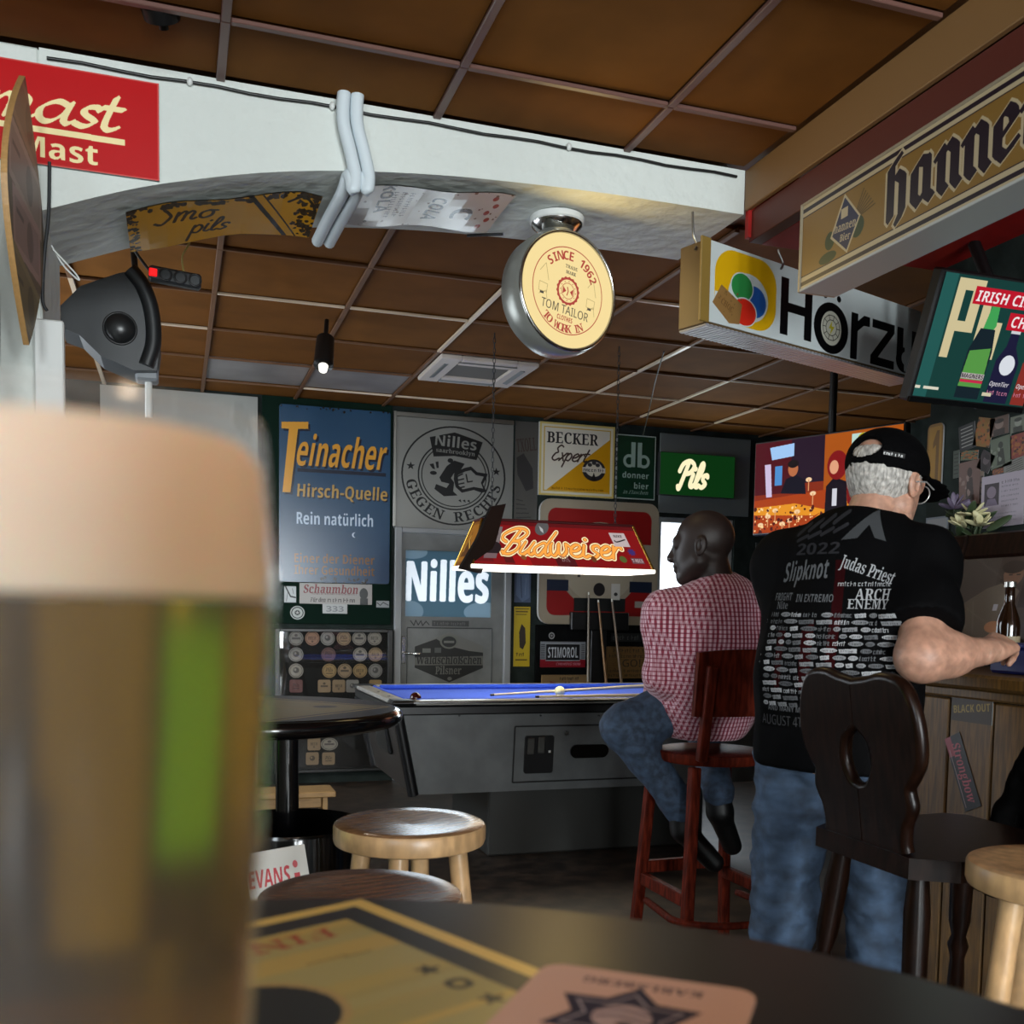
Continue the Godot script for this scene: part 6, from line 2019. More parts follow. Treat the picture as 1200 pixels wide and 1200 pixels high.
func build_bar_side():
	# counter with a planked front
	var x0 := 2.05
	var zs := -2.62
	var ze := 0.6
	var o := thing("bar_counter", "wooden bar counter with a planked front behind the chair", "bar", Vector3(x0, 0, (zs + ze) / 2))
	var L := ze - zs
	part("body", box_mesh(Vector3(0.5, 1.06, L), 0.0, Vector3(0.28, 0.55, 0)), M.dark_wood, o)
	var n := 20
	var pw := L / n
	for k in n:
		part("plank", box_mesh(Vector3(0.022, 0.98, pw - 0.006), 0.004, Vector3(0.012, 0.555, -L / 2 + pw * (k + 0.5))), M.bar_wood, o)
	part("plinth", box_mesh(Vector3(0.03, 0.08, L), 0.004, Vector3(0.01, 0.045, 0)), M.dark_wood, o)
	part("top_moulding", box_mesh(Vector3(0.035, 0.03, L), 0.006, Vector3(0.008, 1.064, 0)), M.bar_wood, o)
	part("worktop", box_mesh(Vector3(0.60, 0.04, L + 0.03), 0.008, Vector3(0.25, 1.10, 0)), M.bar_wood, o)
	# stickers on the planks
	var c := Canvas.new(200, 140, Color(.17, .12, .06))
	c.poly([Vector2(0, 0), Vector2(200, 40), Vector2(200, 0)], Color(.22, .16, .08))
	c.text("BLACK OUT", 10, 46, 180, 40, Color(.52, .43, .16), "Droid Sans", true, .1, -10)
	side_sign("sticker", "brown sticker with yellow lettering on the bar planks", "sticker", [1115, 815, 1163, 847], c, x0 - 0.0005)
	c = Canvas.new(420, 90, Color(.035, .03, .035))
	c.rect(0, 56, 110, 34, Color(.50, .18, .22))
	c.text("Strongbow", 46, 14, 340, 62, Color(.62, .26, .30), "Droid Serif", true, .25)
	c.line([Vector2(70, 80), Vector2(400, 80)], 3, Color(.6, .5, .5))
	var a := px(1116, 862, x0)
	var b := px(1141, 948, x0)
	solo("sticker", "slanted black sticker with pink lettering low on the bar planks", "sticker", plate_mesh(rrect(a.distance_to(b), 0.062, 0.0), 0.001), [print_mat(c, 0.4), M.black], Vector3(x0 - 0.0015, (a.y + b.y) / 2, (a.z + b.z) / 2), Vector3(0, -PI / 2, atan2(b.y - a.y, b.z - a.z)))
	c = Canvas.new(64, 64, Color(.10, .20, .36))
	c.ring(32, 32, 22, 5, Color(.30, .42, .60)); c.star(32, 32, 12, Color(.35, .45, .60))
	var q := on_side([1147, 801, 1164, 819], x0 - 0.001)
	solo("round_sticker", "round blue badge at the top of the bar planks", "sticker", plate_mesh(disc(q[1] / 2, q[2] / 2, 24), 0.001), [print_mat(c, 0.4), M.grey], q[0] + Vector3(-.001, 0, 0), Vector3(0, -PI / 2, 0))
	# black bag hanging on a hook
	var bg := px(1190, 905, x0 - 0.05)
	var bag := thing("bag", "black cloth bag hanging on the bar front", "bag", Vector3(x0 - 0.075, 0.60, bg.z + 0.12))
	var fld := Field.new(Vector3(-.16, -.05, -.3), Vector3(.02, .5, .3), 0.014)
	fld.cap(Vector3(-.07, .06, -.10), Vector3(-.07, .06, .12), .06, .06, .03)
	fld.cap(Vector3(-.06, .06, -.08), Vector3(-.05, .36, .02), .065, .03, .05)
	fld.cap(Vector3(-.06, .06, .10), Vector3(-.05, .36, .04), .065, .03, .05)
	fld.ruffle(0.01, 14.0, 3)
	var bm := MB.new()
	fld.into(bm)
	part("cloth", bm.done(), satin(Color(.03, .03, .032)), bag)
	part("hook", MB.new().tube([Vector3(0.072, .365, .03), Vector3(-.045, .36, .03), Vector3(-.05, .34, .03)], .004, 6).done(), M.steel, bag)
	# things on the counter
	var top := 1.12
	var bx := px(1192, 780, 2.12)
	var tray := thing("box", "blue plastic box on the bar beside the man's hand", "box", Vector3(2.16, top, bx.z + 0.02))
	part("body", box_mesh(Vector3(0.12, 0.07, 0.2), 0.008, Vector3(0, 0.037, 0)), mat(Color(.08, .12, .34), 0.4), tray)
	part("lid", box_mesh(Vector3(0.126, 0.012, 0.206), 0.004, Vector3(0, 0.078, 0)), mat(Color(.12, .16, .40), 0.4), tray)
	for k in 2:
		var p := px([1188, 1206][k], 740, 2.25)
		var bt := thing("bottle", ["brown beer bottle on the bar by the framed photograph", "dark bottle on the bar beside the brown beer bottle"][k], "bottle", Vector3(2.23 + 0.05 * k, top, p.z), 0.0, "bottles on the bar")
		var g := mat(Color(.10, .05, .02), 0.08)
		part("body", MB.new().lathe([Vector2(0, 0), Vector2(.029, 0), Vector2(.031, .006), Vector2(.031, .13), Vector2(.028, .15), Vector2(.014, .19), Vector2(.0125, .235), Vector2(.0145, .238), Vector2(.0145, .25), Vector2(0, .25)], 24).done(), g, bt)
		part("label_band", MB.new().lathe([Vector2(.0316, .04), Vector2(.0316, .10)], 24).done(), mat(Color(.55, .50, .40), 0.6), bt)
		part("cap", MB.new().lathe([Vector2(.0155, .238), Vector2(.0155, .252), Vector2(0, .254)], 18).done(), M.steel, bt)
	framed_photo(top)
	flowers(top)
	# papers and photographs on the wall
	var xw := 2.617
	var g := RandomNumberGenerator.new()
	var list := [
		[[1124, 497, 1143, 527], Color(.10, .11, .11), 0.14, "dark printed card with white lines", "lines"], [[1143, 490, 1163, 523], Color(.46, .33, .12), -0.25, "orange and yellow postcard", "blob"],
		[[1160, 488, 1182, 510], Color(.32, .24, .20), 0.05, "brown portrait photograph", "face"], [[1184, 487, 1202, 506], Color(.36, .38, .33), 0.03, "pale green photograph", "face"],
		[[1161, 512, 1185, 548], Color(.32, .36, .30), 0.10, "grey green leaflet with a dark figure", "figure"], [[1184, 508, 1204, 536], Color(.44, .17, .13), 0.08, "red and white patterned card", "blob"],
		[[1124, 540, 1149, 592], Color(.38, .29, .26), 0.06, "tall brown photograph of guests", "figure"], [[1176, 538, 1203, 556], Color(.42, .42, .40), 0.22, "white torn note", "lines"],
		[[1147, 530, 1163, 552], Color(.13, .08, .10), -0.5, "dark violet snapshot", "face"], [[1148, 552, 1152, 600], Color(.40, .34, .28), 0.0, "narrow tan ticket strip", "lines"],
		[[1117, 528, 1124, 560], Color(.20, .24, .20), 0.04, "slim dark green ticket", "lines"], [[1186, 556, 1206, 580], Color(.30, .26, .24), 0.1, "brown group snapshot", "face"],
		[[1126, 528, 1146, 539], Color(.30, .33, .24), -0.1, "olive green holiday card", "blob"], [[1163, 548, 1176, 556], Color(.34, .20, .18), 0.15, "small maroon card", "blob"]]
	for e in list:
		var cv := Canvas.new(80, 100, e[1])
		var dk: Color = e[1].darkened(0.5)
		match e[4]:
			"lines":
				for k in 6:
					cv.rect(10, 12 + k * 14, 58, 4, Color(.5, .5, .48) if e[1].get_luminance() < .2 else dk)
			"blob":
				cv.specks(22, 5, 14, Color(.52, .30, .10), 5); cv.specks(16, 4, 9, dk, 6)
			"face":
				cv.oval(40, 42, 18, 24, e[1].lightened(.2)); cv.oval(40, 24, 20, 12, dk); cv.rect(16, 66, 48, 34, dk)
			"figure":
				cv.oval(40, 26, 9, 11, dk); cv.poly([Vector2(30, 38), Vector2(50, 38), Vector2(56, 90), Vector2(24, 90)], dk); cv.specks(8, 4, 9, e[1].lightened(.15), 7)
		side_sign("photo_card", e[3] + " pinned to the wall behind the bar", "photo", e[0], cv, xw, e[2], "pictures on the bar wall")
	c = Canvas.new(200, 260, Color(.60, .57, .62))
	c.rect(14, 40, 70, 110, Color(.18, .15, .18)); c.oval(48, 84, 22, 30, Color(.45, .40, .46)); c.poly([Vector2(20, 150), Vector2(30, 116), Vector2(66, 116), Vector2(80, 150)], Color(.40, .36, .44))
	for k in 6:
		c.marks(96, 34 + k * 24, 80, 9 if k else 14, Color(.28, .26, .30), 30 + k)
	for k in 3:
		c.marks(30, 190 + k * 18, 140, 8, Color(.34, .32, .36), 40 + k)
	side_sign("notice", "white printed notice with a portrait on the wall behind the bar", "notice", [1150, 555, 1200, 617], c, xw - 0.004, 0.02)
	# yellow numeral sign and a pale picture at the wall's end
	c = Canvas.new(80, 200, Color(.50, .36, .06))
	c.rect(0, 0, 80, 200, Color(.42, .30, .05)); c.rect(8, 8, 64, 184, Color(.52, .38, .07))
	c.poly([Vector2(48, 20), Vector2(62, 20), Vector2(62, 160), Vector2(46, 160), Vector2(46, 60), Vector2(30, 70), Vector2(30, 54)], Color(.36, .25, .05))
	side_sign("tin_sign", "tall dull yellow sign at the end of the bar wall", "sign", [1086, 497, 1104, 579], c, 2.612, 0.0, "", 0.006, 0.02)
	c = Canvas.new(100, 300, Color(.40, .44, .48))
	c.rect(6, 6, 88, 90, Color(.50, .51, .52)); c.line([Vector2(10, 120), Vector2(90, 100)], 12, Color(.62, .64, .66)); c.poly([Vector2(20, 140), Vector2(84, 130), Vector2(90, 220), Vector2(30, 260)], Color(.16, .20, .26)); c.oval(44, 200, 16, 40, Color(.56, .58, .62)); c.rect(50, 260, 40, 36, Color(.34, .34, .16))
	side_sign("poster", "pale blue poster beside the framed photograph", "poster", [1083, 606, 1109, 712], c, 2.612, 0.0, "", 0.004)
	# shelf things far behind the men
	c = Canvas.new(120, 400, Color(.20, .23, .24))
	c.rect(10, 10, 90, 40, Color(.44, .52, .62)); c.rect(10, 60, 80, 60, Color(.42, .44, .46)); c.rect(20, 130, 60, 20, Color(.55, .56, .55)); c.rect(16, 170, 70, 70, Color(.30, .12, .12)); c.rect(20, 260, 70, 90, Color(.46, .46, .44))
	wall_sign("poster", "cluttered pale poster on the far wall under the orange television", "poster", [884, 636, 904, 770], c, 0.01, 0.0, 0.5)

func framed_photo(top: float):
	var bl := Vector3(2.40, top, px(1090, 790, 2.40).z)
	var tl := px(1111, 631, 2.47)
	var h := tl.y - top
	var w := 0.62
	var lean := atan2(0.11, h)
	var o := thing("picture_frame", "dark framed photograph of a man leaning on the bar wall", "picture", Vector3(2.36, top + 0.008, tl.z + 0.01))
	# local +z looks to -x, local +x to the camera side, leaning back
	o.basis = Basis(Vector3(0, 0, 1), Vector3(sin(lean), cos(lean), 0), Vector3(-cos(lean), sin(lean), 0))
	var H2 := h / cos(lean)
	var fr := MB.new()
	var t := 0.085
	for s in [0, 1]:
		fr.box(Vector3(t / 2 + s * (w - t), H2 / 2, -0.012), Vector3(t, H2, 0.03), 0.008)
		fr.box(Vector3(w / 2, t / 2 + s * (H2 - t), -0.012), Vector3(w - 2 * t, t, 0.03), 0.008)
	part("frame", fr.done(), M.dark_wood, o)
	var c := Canvas.new(300, 260, Color(.22, .185, .17))
	c.rect(0, 0, 110, 260, Color(.26, .235, .215)); c.rect(180, 0, 120, 160, Color(.14, .11, .11))
	# a seated man in a pale jacket, drawn only in broad tones
	c.poly([Vector2(10, 260), Vector2(30, 150), Vector2(90, 100), Vector2(140, 80), Vector2(176, 110), Vector2(160, 190), Vector2(170, 260)], Color(.38, .345, .30)); c.oval(150, 62, 26, 34, Color(.42, .31, .25)); c.oval(146, 36, 30, 20, Color(.15, .12, .11)); c.poly([Vector2(124, 60), Vector2(132, 90), Vector2(118, 80)], Color(.15, .12, .11))
	c.rect(138, 58, 10, 4, Color(.18, .13, .11)); c.rect(158, 58, 10, 4, Color(.18, .13, .11)); c.rect(146, 82, 14, 3, Color(.34, .20, .17))
	c.oval(130, 220, 22, 18, Color(.64, .44, .30)); c.rect(118, 150, 12, 20, Color(.62, .62, .66)); c.line([Vector2(60, 140), Vector2(80, 240)], 5, Color(.40, .37, .33))
	c.rect(0, 0, 300, 4, Color(.48, .43, .38)); c.rect(0, 0, 4, 260, Color(.48, .43, .38))
	part("photograph", plate_mesh(rrect(w - 2 * t + 0.01, H2 - 2 * t + 0.01, 0.0), 0.003), [print_mat(c, 0.4), M.black], o, Vector3(w / 2, H2 / 2, -0.008))
	var pane := mat(Color(.2, .2, .2, 0.0), 0.02)
	pane.transparency = BaseMaterial3D.TRANSPARENCY_ALPHA
	pane.metallic_specular = 0.2
	part("glazing", box_mesh(Vector3(w - 2 * t, H2 - 2 * t, 0.002), 0.0, Vector3(w / 2, H2 / 2, -0.002)), pane, o)

func flowers(top: float):
	var at := px(1128, 640, 2.53)
	var o := thing("flowers", "cream flowers and leaves behind the framed photograph", "flowers", Vector3(2.56, top, at.z))
	part("vase", MB.new().lathe([Vector2(0, 0), Vector2(.035, 0), Vector2(.045, .10), Vector2(.035, .24), Vector2(.04, .30), Vector2(.034, .30)], 24).done(), mat(Color(.20, .22, .22), 0.2), o)
	var g := RandomNumberGenerator.new()
	g.seed = 12
	var petal := MB.new().ball(Vector3(0, .028, 0), Vector3(.011, .03, .004), 6, 8).done()
	var leaf := MB.new().ball(Vector3(0, .04, 0), Vector3(.016, .045, .004), 6, 8).done()
	var cream := mat(Color(.74, .72, .56), 0.6)
	var green := mat(Color(.16, .22, .12), 0.6)
	var heads := [px(1140, 604, 2.55), px(1128, 618, 2.54), px(1150, 616, 2.55), px(1118, 596, 2.56)]
	for i in heads.size():
		var p: Vector3 = heads[i] - o.position
		p.x = clampf(p.x, -.015, .02)
		part("stem", MB.new().tube(curve([Vector3(0, .28, 0), Vector3(p.x * .4, .36, p.z * .5), p], 5), .003, 6).done(), green, o)
		for k in 9:
			part("petal", petal, cream if i != 3 else mat_shared(Color(.34, .30, .38)), o, p, Vector3(g.randf_range(-1.5, 1.5), TAU * k / 9.0, g.randf_range(-1.2, 1.2)))
	for k in 14:
		var p: Vector3 = heads[k % 4] - o.position + Vector3(g.randf_range(-.02, .02), -.03 + g.randf_range(-.03, .02), g.randf_range(-.05, .05))
		p.x = clampf(p.x, -.015, .02)
		part("leaf", leaf, green, o, p, Vector3(g.randf_range(-1.2, 1.2), g.randf() * TAU, g.randf_range(-1.2, 1.2)))

# ---------------------------------------------------------------- bodies
class Field:
	var o: Vector3
	var c: float
	var nx: int
	var ny: int
	var nz: int
	var d: PackedFloat32Array
	func _init(lo: Vector3, hi: Vector3, cell: float):
		o = lo
		c = cell
		nx = ceili((hi.x - lo.x) / c) + 1
		ny = ceili((hi.y - lo.y) / c) + 1
		nz = ceili((hi.z - lo.z) / c) + 1
		d = PackedFloat32Array()
		d.resize(nx * ny * nz)
		d.fill(0.2)
	func span(lo: Vector3, hi: Vector3) -> Array:
		return [maxi(0, floori((lo.x - o.x) / c)), mini(nx - 1, ceili((hi.x - o.x) / c)), maxi(0, floori((lo.y - o.y) / c)), mini(ny - 1, ceili((hi.y - o.y) / c)), maxi(0, floori((lo.z - o.z) / c)), mini(nz - 1, ceili((hi.z - o.z) / c))]
	# a tapered capsule, joined smoothly over the width k
	func cap(a: Vector3, b: Vector3, ra: float, rb: float, k := 0.03):
		var m := maxf(ra, rb) + k + 3.0 * c
		var s := span(a.min(b) - Vector3.ONE * m, a.max(b) + Vector3.ONE * m)
		var ab := b - a
		var l2 := maxf(ab.length_squared(), 1e-9)
		for i in range(s[0], s[1] + 1):
			for j in range(s[2], s[3] + 1):
				var at := (i * ny + j) * nz
				for q in range(s[4], s[5] + 1):
					var p := o + Vector3(i, j, q) * c
					var t := clampf((p - a).dot(ab) / l2, 0.0, 1.0)
					var e := p.distance_to(a + ab * t) - (ra + (rb - ra) * t)
					var f := d[at + q]
					var h := maxf(k - absf(f - e), 0.0)
					d[at + q] = minf(f, e) - h * h / (4.0 * k)
	# an ellipsoid with its own axes; less: cut it out instead
	func ell(ct: Vector3, r: Vector3, k := 0.02, bs := Basis.IDENTITY, less := false):
		var m := maxf(r.x, maxf(r.y, r.z)) + k + 3.0 * c
		var s := span(ct - Vector3.ONE * m, ct + Vector3.ONE * m)
		var inv := bs.inverse()
		for i in range(s[0], s[1] + 1):
			for j in range(s[2], s[3] + 1):
				var at := (i * ny + j) * nz
				for q in range(s[4], s[5] + 1):
					var p := inv * (o + Vector3(i, j, q) * c - ct)
					var k0 := (p / r).length()
					var k1 := maxf((p / (r * r)).length(), 1e-6)
					var e := k0 * (k0 - 1.0) / k1
					var f := d[at + q]
					if less:
						d[at + q] = maxf(f, -e)
					else:
						var h := maxf(k - absf(f - e), 0.0)
						d[at + q] = minf(f, e) - h * h / (4.0 * k)
	func clip(n: Vector3, off: float):            # keeps what lies where n.p < off
		for i in nx:
			for j in ny:
				var at := (i * ny + j) * nz
				for q in nz:
					var e := (o + Vector3(i, j, q) * c).dot(n) - off
					if e > d[at + q]:
						d[at + q] = e
	func join(b: Field, k: float):               # smooth union with a field on the same grid
		for i in d.size():
			var h := maxf(k - absf(d[i] - b.d[i]), 0.0)
			d[i] = minf(d[i], b.d[i]) - h * h / (4.0 * k)
	func ruffle(amp: float, freq: float, sd: int, squash := Vector3.ONE):
		var f := FastNoiseLite.new()
		f.seed = sd
		f.frequency = freq
		f.fractal_octaves = 2
		for i in nx:
			for j in ny:
				var at := (i * ny + j) * nz
				for q in nz:
					if absf(d[at + q]) < 4.0 * c + amp:
						var p := (o + Vector3(i, j, q) * c) * squash
						d[at + q] += amp * f.get_noise_3dv(p)
	func into(mb: MB, x := Transform3D.IDENTITY):
		var ids := PackedInt32Array()
		ids.resize(nx * ny * nz)
		ids.fill(-1)
		var vs := PackedVector3Array()
		var ns := PackedVector3Array()
		var off := [0, 1, nz, nz + 1, ny * nz, ny * nz + 1, ny * nz + nz, ny * nz + nz + 1]
		var cor := [Vector3(0, 0, 0), Vector3(0, 0, 1), Vector3(0, 1, 0), Vector3(0, 1, 1), Vector3(1, 0, 0), Vector3(1, 0, 1), Vector3(1, 1, 0), Vector3(1, 1, 1)]
		var edges := [[0, 1], [2, 3], [4, 5], [6, 7], [0, 2], [1, 3], [4, 6], [5, 7], [0, 4], [1, 5], [2, 6], [3, 7]]
		var far := 2.5 * c
		for i in nx - 1:
			for j in ny - 1:
				for q in nz - 1:
					var at := (i * ny + j) * nz + q
					if absf(d[at]) > far:
						continue
					var w := [0.0, 0.0, 0.0, 0.0, 0.0, 0.0, 0.0, 0.0]
					var neg := 0
					for k in 8:
						w[k] = d[at + off[k]]
						if w[k] < 0.0:
							neg += 1
					if neg == 0 or neg == 8:
						continue
					var sum := Vector3.ZERO
					var cnt := 0
					for e in edges:
						var a: float = w[e[0]]
						var b: float = w[e[1]]
						if (a < 0.0) != (b < 0.0):
							sum += cor[e[0]].lerp(cor[e[1]], a / (a - b))
							cnt += 1
					sum /= cnt
					ids[at] = vs.size()
					vs.push_back(o + (Vector3(i, j, q) + sum) * c)
					var gx: float = lerpf(lerpf(w[4] - w[0], w[6] - w[2], sum.y), lerpf(w[5] - w[1], w[7] - w[3], sum.y), sum.z)
					var gy: float = lerpf(lerpf(w[2] - w[0], w[6] - w[4], sum.x), lerpf(w[3] - w[1], w[7] - w[5], sum.x), sum.z)
					var gz: float = lerpf(lerpf(w[1] - w[0], w[5] - w[4], sum.x), lerpf(w[3] - w[2], w[7] - w[6], sum.x), sum.y)
					ns.push_back(Vector3(gx, gy, gz).normalized())
		var put := func(a: int, b: int, e: int, f: int):
			if a < 0 or b < 0 or e < 0 or f < 0:
				return
			var p := [a, b, e, f]
			var v := []
			var n := []
			for k in p:
				v.append(x * vs[k])
				n.append((x.basis * ns[k]).normalized())
			mb.tri(v[0], v[1], v[2], n[0], n[1], n[2])
			mb.tri(v[0], v[2], v[3], n[0], n[2], n[3])
		for i in range(1, nx - 1):
			for j in range(1, ny - 1):
				for q in range(1, nz - 1):
					var at := (i * ny + j) * nz + q
					var v := d[at]
					if absf(v) > far:
						continue
					if (v < 0.0) != (d[at + 1] < 0.0):
						put.call(ids[at], ids[at - nz], ids[at - nz - ny * nz], ids[at - ny * nz])
					if (v < 0.0) != (d[at + nz] < 0.0):
						put.call(ids[at], ids[at - 1], ids[at - 1 - ny * nz], ids[at - ny * nz])
					if (v < 0.0) != (d[at + ny * nz] < 0.0):
						put.call(ids[at], ids[at - 1], ids[at - 1 - nz], ids[at - nz])

func head_into(mb: MB, x: Transform3D):
	var f := Field.new(Vector3(-.11, -.22, -.14), Vector3(.11, .15, .15), 0.0042)
	f.cap(Vector3(0, -.07, -.035), Vector3(0, -.20, -.06), .056, .062, .03)
	f.ell(Vector3(0, .03, -.015), Vector3(.076, .094, .1), .02)
	f.ell(Vector3(0, -.035, .03), Vector3(.06, .075, .066), .03)
	for s in [-1.0, 1.0]:
		f.cap(Vector3(s * .052, -.055, .0), Vector3(s * .012, -.1, .062), .024, .02, .03)
		f.ell(Vector3(s * .032, .006, .076), Vector3(.015, .011, .012), .006)
		f.ell(Vector3(s * .08, -.005, -.012), Vector3(.009, .033, .021), .008, Basis(Vector3.RIGHT, -.2))
		f.ell(Vector3(s * .086, -.002, -.008), Vector3(.006, .02, .01), .003, Basis(Vector3.RIGHT, -.2), true)
		f.cap(Vector3(s * .012, -.034, .100), Vector3(s * .012, -.034, .096), .011, .011, .01)
	f.cap(Vector3(-.036, .026, .077), Vector3(.036, .026, .077), .014, .014, .02)
	f.cap(Vector3(0, .014, .088), Vector3(0, -.028, .110), .008, .0135, .015)
	f.cap(Vector3(0, -.1, .066), Vector3(0, -.1, .06), .022, .022, .02)
	f.cap(Vector3(-.02, -.060, .091), Vector3(.02, -.060, .091), .008, .008, .01)
	f.cap(Vector3(-.018, -.075, .089), Vector3(.018, -.075, .089), .0085, .0085, .006)
	f.into(mb, x)

# a relaxed hand from the wrist: to = along the fingers, nrm = back of the hand, th = thumb side
func hand_into(mb: MB, w: Vector3, to: Vector3, nrm: Vector3, th: Vector3, bend := 0.5):
	to = to.normalized()
	th = (th - to * th.dot(to)).normalized()
	nrm = to.cross(th).normalized() * signf(to.cross(th).dot(nrm))
	var f := Field.new(Vector3(-.09, -.08, -.06), Vector3(.09, .08, .24), 0.0036)
	# local: x thumb side, y back of the hand, z along the fingers
	f.cap(Vector3(0, 0, -.03), Vector3(0, 0, .02), .027, .025, .02)
	for k in 4:
		var kx: float = [.030, .010, -.010, -.028][k]
		f.cap(Vector3(kx * .6, 0, .01), Vector3(kx, .002, .085 - absf(k - 1) * .006), .018, .0125, .015)
		var ln: float = [.074, .083, .077, .060][k]
		var p := Vector3(kx, .002, .085 - absf(k - 1) * .006)
		var a := bend * (0.5 + 0.12 * k)
		for j in 3:
			var l: float = ln * [.45, .30, .25][j]
			var n := p + Vector3(0, -sin(a), cos(a)) * l
			f.cap(p, n, [.0098, .009, .0082][j], [.009, .0082, .007][j], .004)
			p = n
			a += bend * 0.7
	var t0 := Vector3(.022, -.006, .015)
	var t1 := Vector3(.050, -.018, .050)
	var t2 := Vector3(.056, -.026, .080)
	var t3 := Vector3(.052, -.032, .104)
	f.cap(t0, t1, .018, .0125, .012)
	f.cap(t1, t2, .0115, .0105, .005)
	f.cap(t2, t3, .0105, .008, .005)
	f.into(mb, Transform3D(Basis(th, nrm, to), w))

func limb(f: Field, pts: Array, rs: Array, k := 0.03):
	for i in pts.size() - 1:
		f.cap(pts[i], pts[i + 1], rs[i], rs[i + 1], k)

func look_basis(fwd: Vector3, up: Vector3) -> Basis:     # +z forward, y up
	var z := fwd.normalized()
	var x := up.cross(z).normalized()
	return Basis(x, z.cross(x), z)

func build_people():
	seated_man()
	standing_man()
	photographer()

# the guest who takes the picture, added out of view behind the near table: he keeps the street windows off the glass
func photographer():
	round_stool("round bar stool under the unseen guest behind the near table", Vector3(0.06, 0, 0.66), 0.80, M.brown_wood_top, 0.0)
	var B := Vector3(0.06, 0, 0.64)
	var o := thing("person", "unseen guest in a dark sweater behind the near table who shades the beer glass", "person", B)
	var pel := Vector3(0, .962, 0)
	var chest := Vector3(0, 1.27, -.08)
	var neck := Vector3(0, 1.47, -.10)
	var head := Vector3(0, 1.60, -.14)
	var mb := MB.new()
	var f := Field.new(Vector3(-.4, .3, -.66), Vector3(.4, 1.6, .26), 0.016)
	limb(f, [pel, chest, neck, neck.lerp(head, .5)], [.12, .12, .055, .055], .06)
	var sw := Field.new(Vector3(-.4, .78, -.64), Vector3(.4, 1.56, .26), 0.016)
	limb(sw, [pel, chest], [.165, .16], .06)
	var jn := Field.new(Vector3(-.34, .3, -.62), Vector3(.34, 1.06, .24), 0.016)
	limb(jn, [pel - Vector3(.05, 0, 0), pel + Vector3(.05, 0, 0)], [.135, .135], .05)
	for s in [-1.0, 1.0]:
		var sh := Vector3(s * .19, 1.42, -.07)
		var el := Vector3(s * .25, 1.17, -.22)
		var wr := Vector3(s * .10 - .03, 1.22, -.45)
		limb(f, [sh, el, wr], [.055, .045, .03])
		limb(sw, [sh, Vector3(0, 1.44, -.08)], [.075, .09], .08)
		limb(sw, [sh, el, el.lerp(wr, .85)], [.078, .066, .046], .04)
		var hp := Vector3(s * .09, .93, -.02)
		var kn := Vector3(s * .14, .92, -.40)
		var an := Vector3(s * .13, .50, -.36)
		limb(f, [hp, kn, an], [.085, .055, .04])
		limb(jn, [hp, kn, an], [.105, .078, .062], .04)
		hand_into(mb, wr, Vector3(-s * .2, .3, -.9), Vector3(s * .8, 0, -.2), Vector3(-s * .5, .8, 0), .5)
	f.into(mb)
	head_into(mb, Transform3D(look_basis(Vector3(0, -.25, -1), Vector3.UP), head))
	part("body", mb.done(), mat(Color(.70, .52, .43), .5), o)
	var m := MB.new()
	sw.ruffle(.01, 7.0, 2)
	sw.into(m)
	part("sweater", m.done(), mat(Color(.10, .10, .12), .9), o)
	m = MB.new()
	jn.into(m)
	part("jeans", m.done(), mat(Color(.12, .15, .22), .9), o)
	f = Field.new(Vector3(-.11, -.06, -.14), Vector3(.11, .15, .12), 0.006)
	f.ell(Vector3(0, .036, -.02), Vector3(.084, .098, .108), .01)
	f.clip(Vector3(0, -1, .9).normalized(), .02)
	m = MB.new()
	f.into(m, Transform3D(look_basis(Vector3(0, -.25, -1), Vector3.UP), head))
	part("hair", m.done(), mat(Color(.10, .07, .05), .6), o)

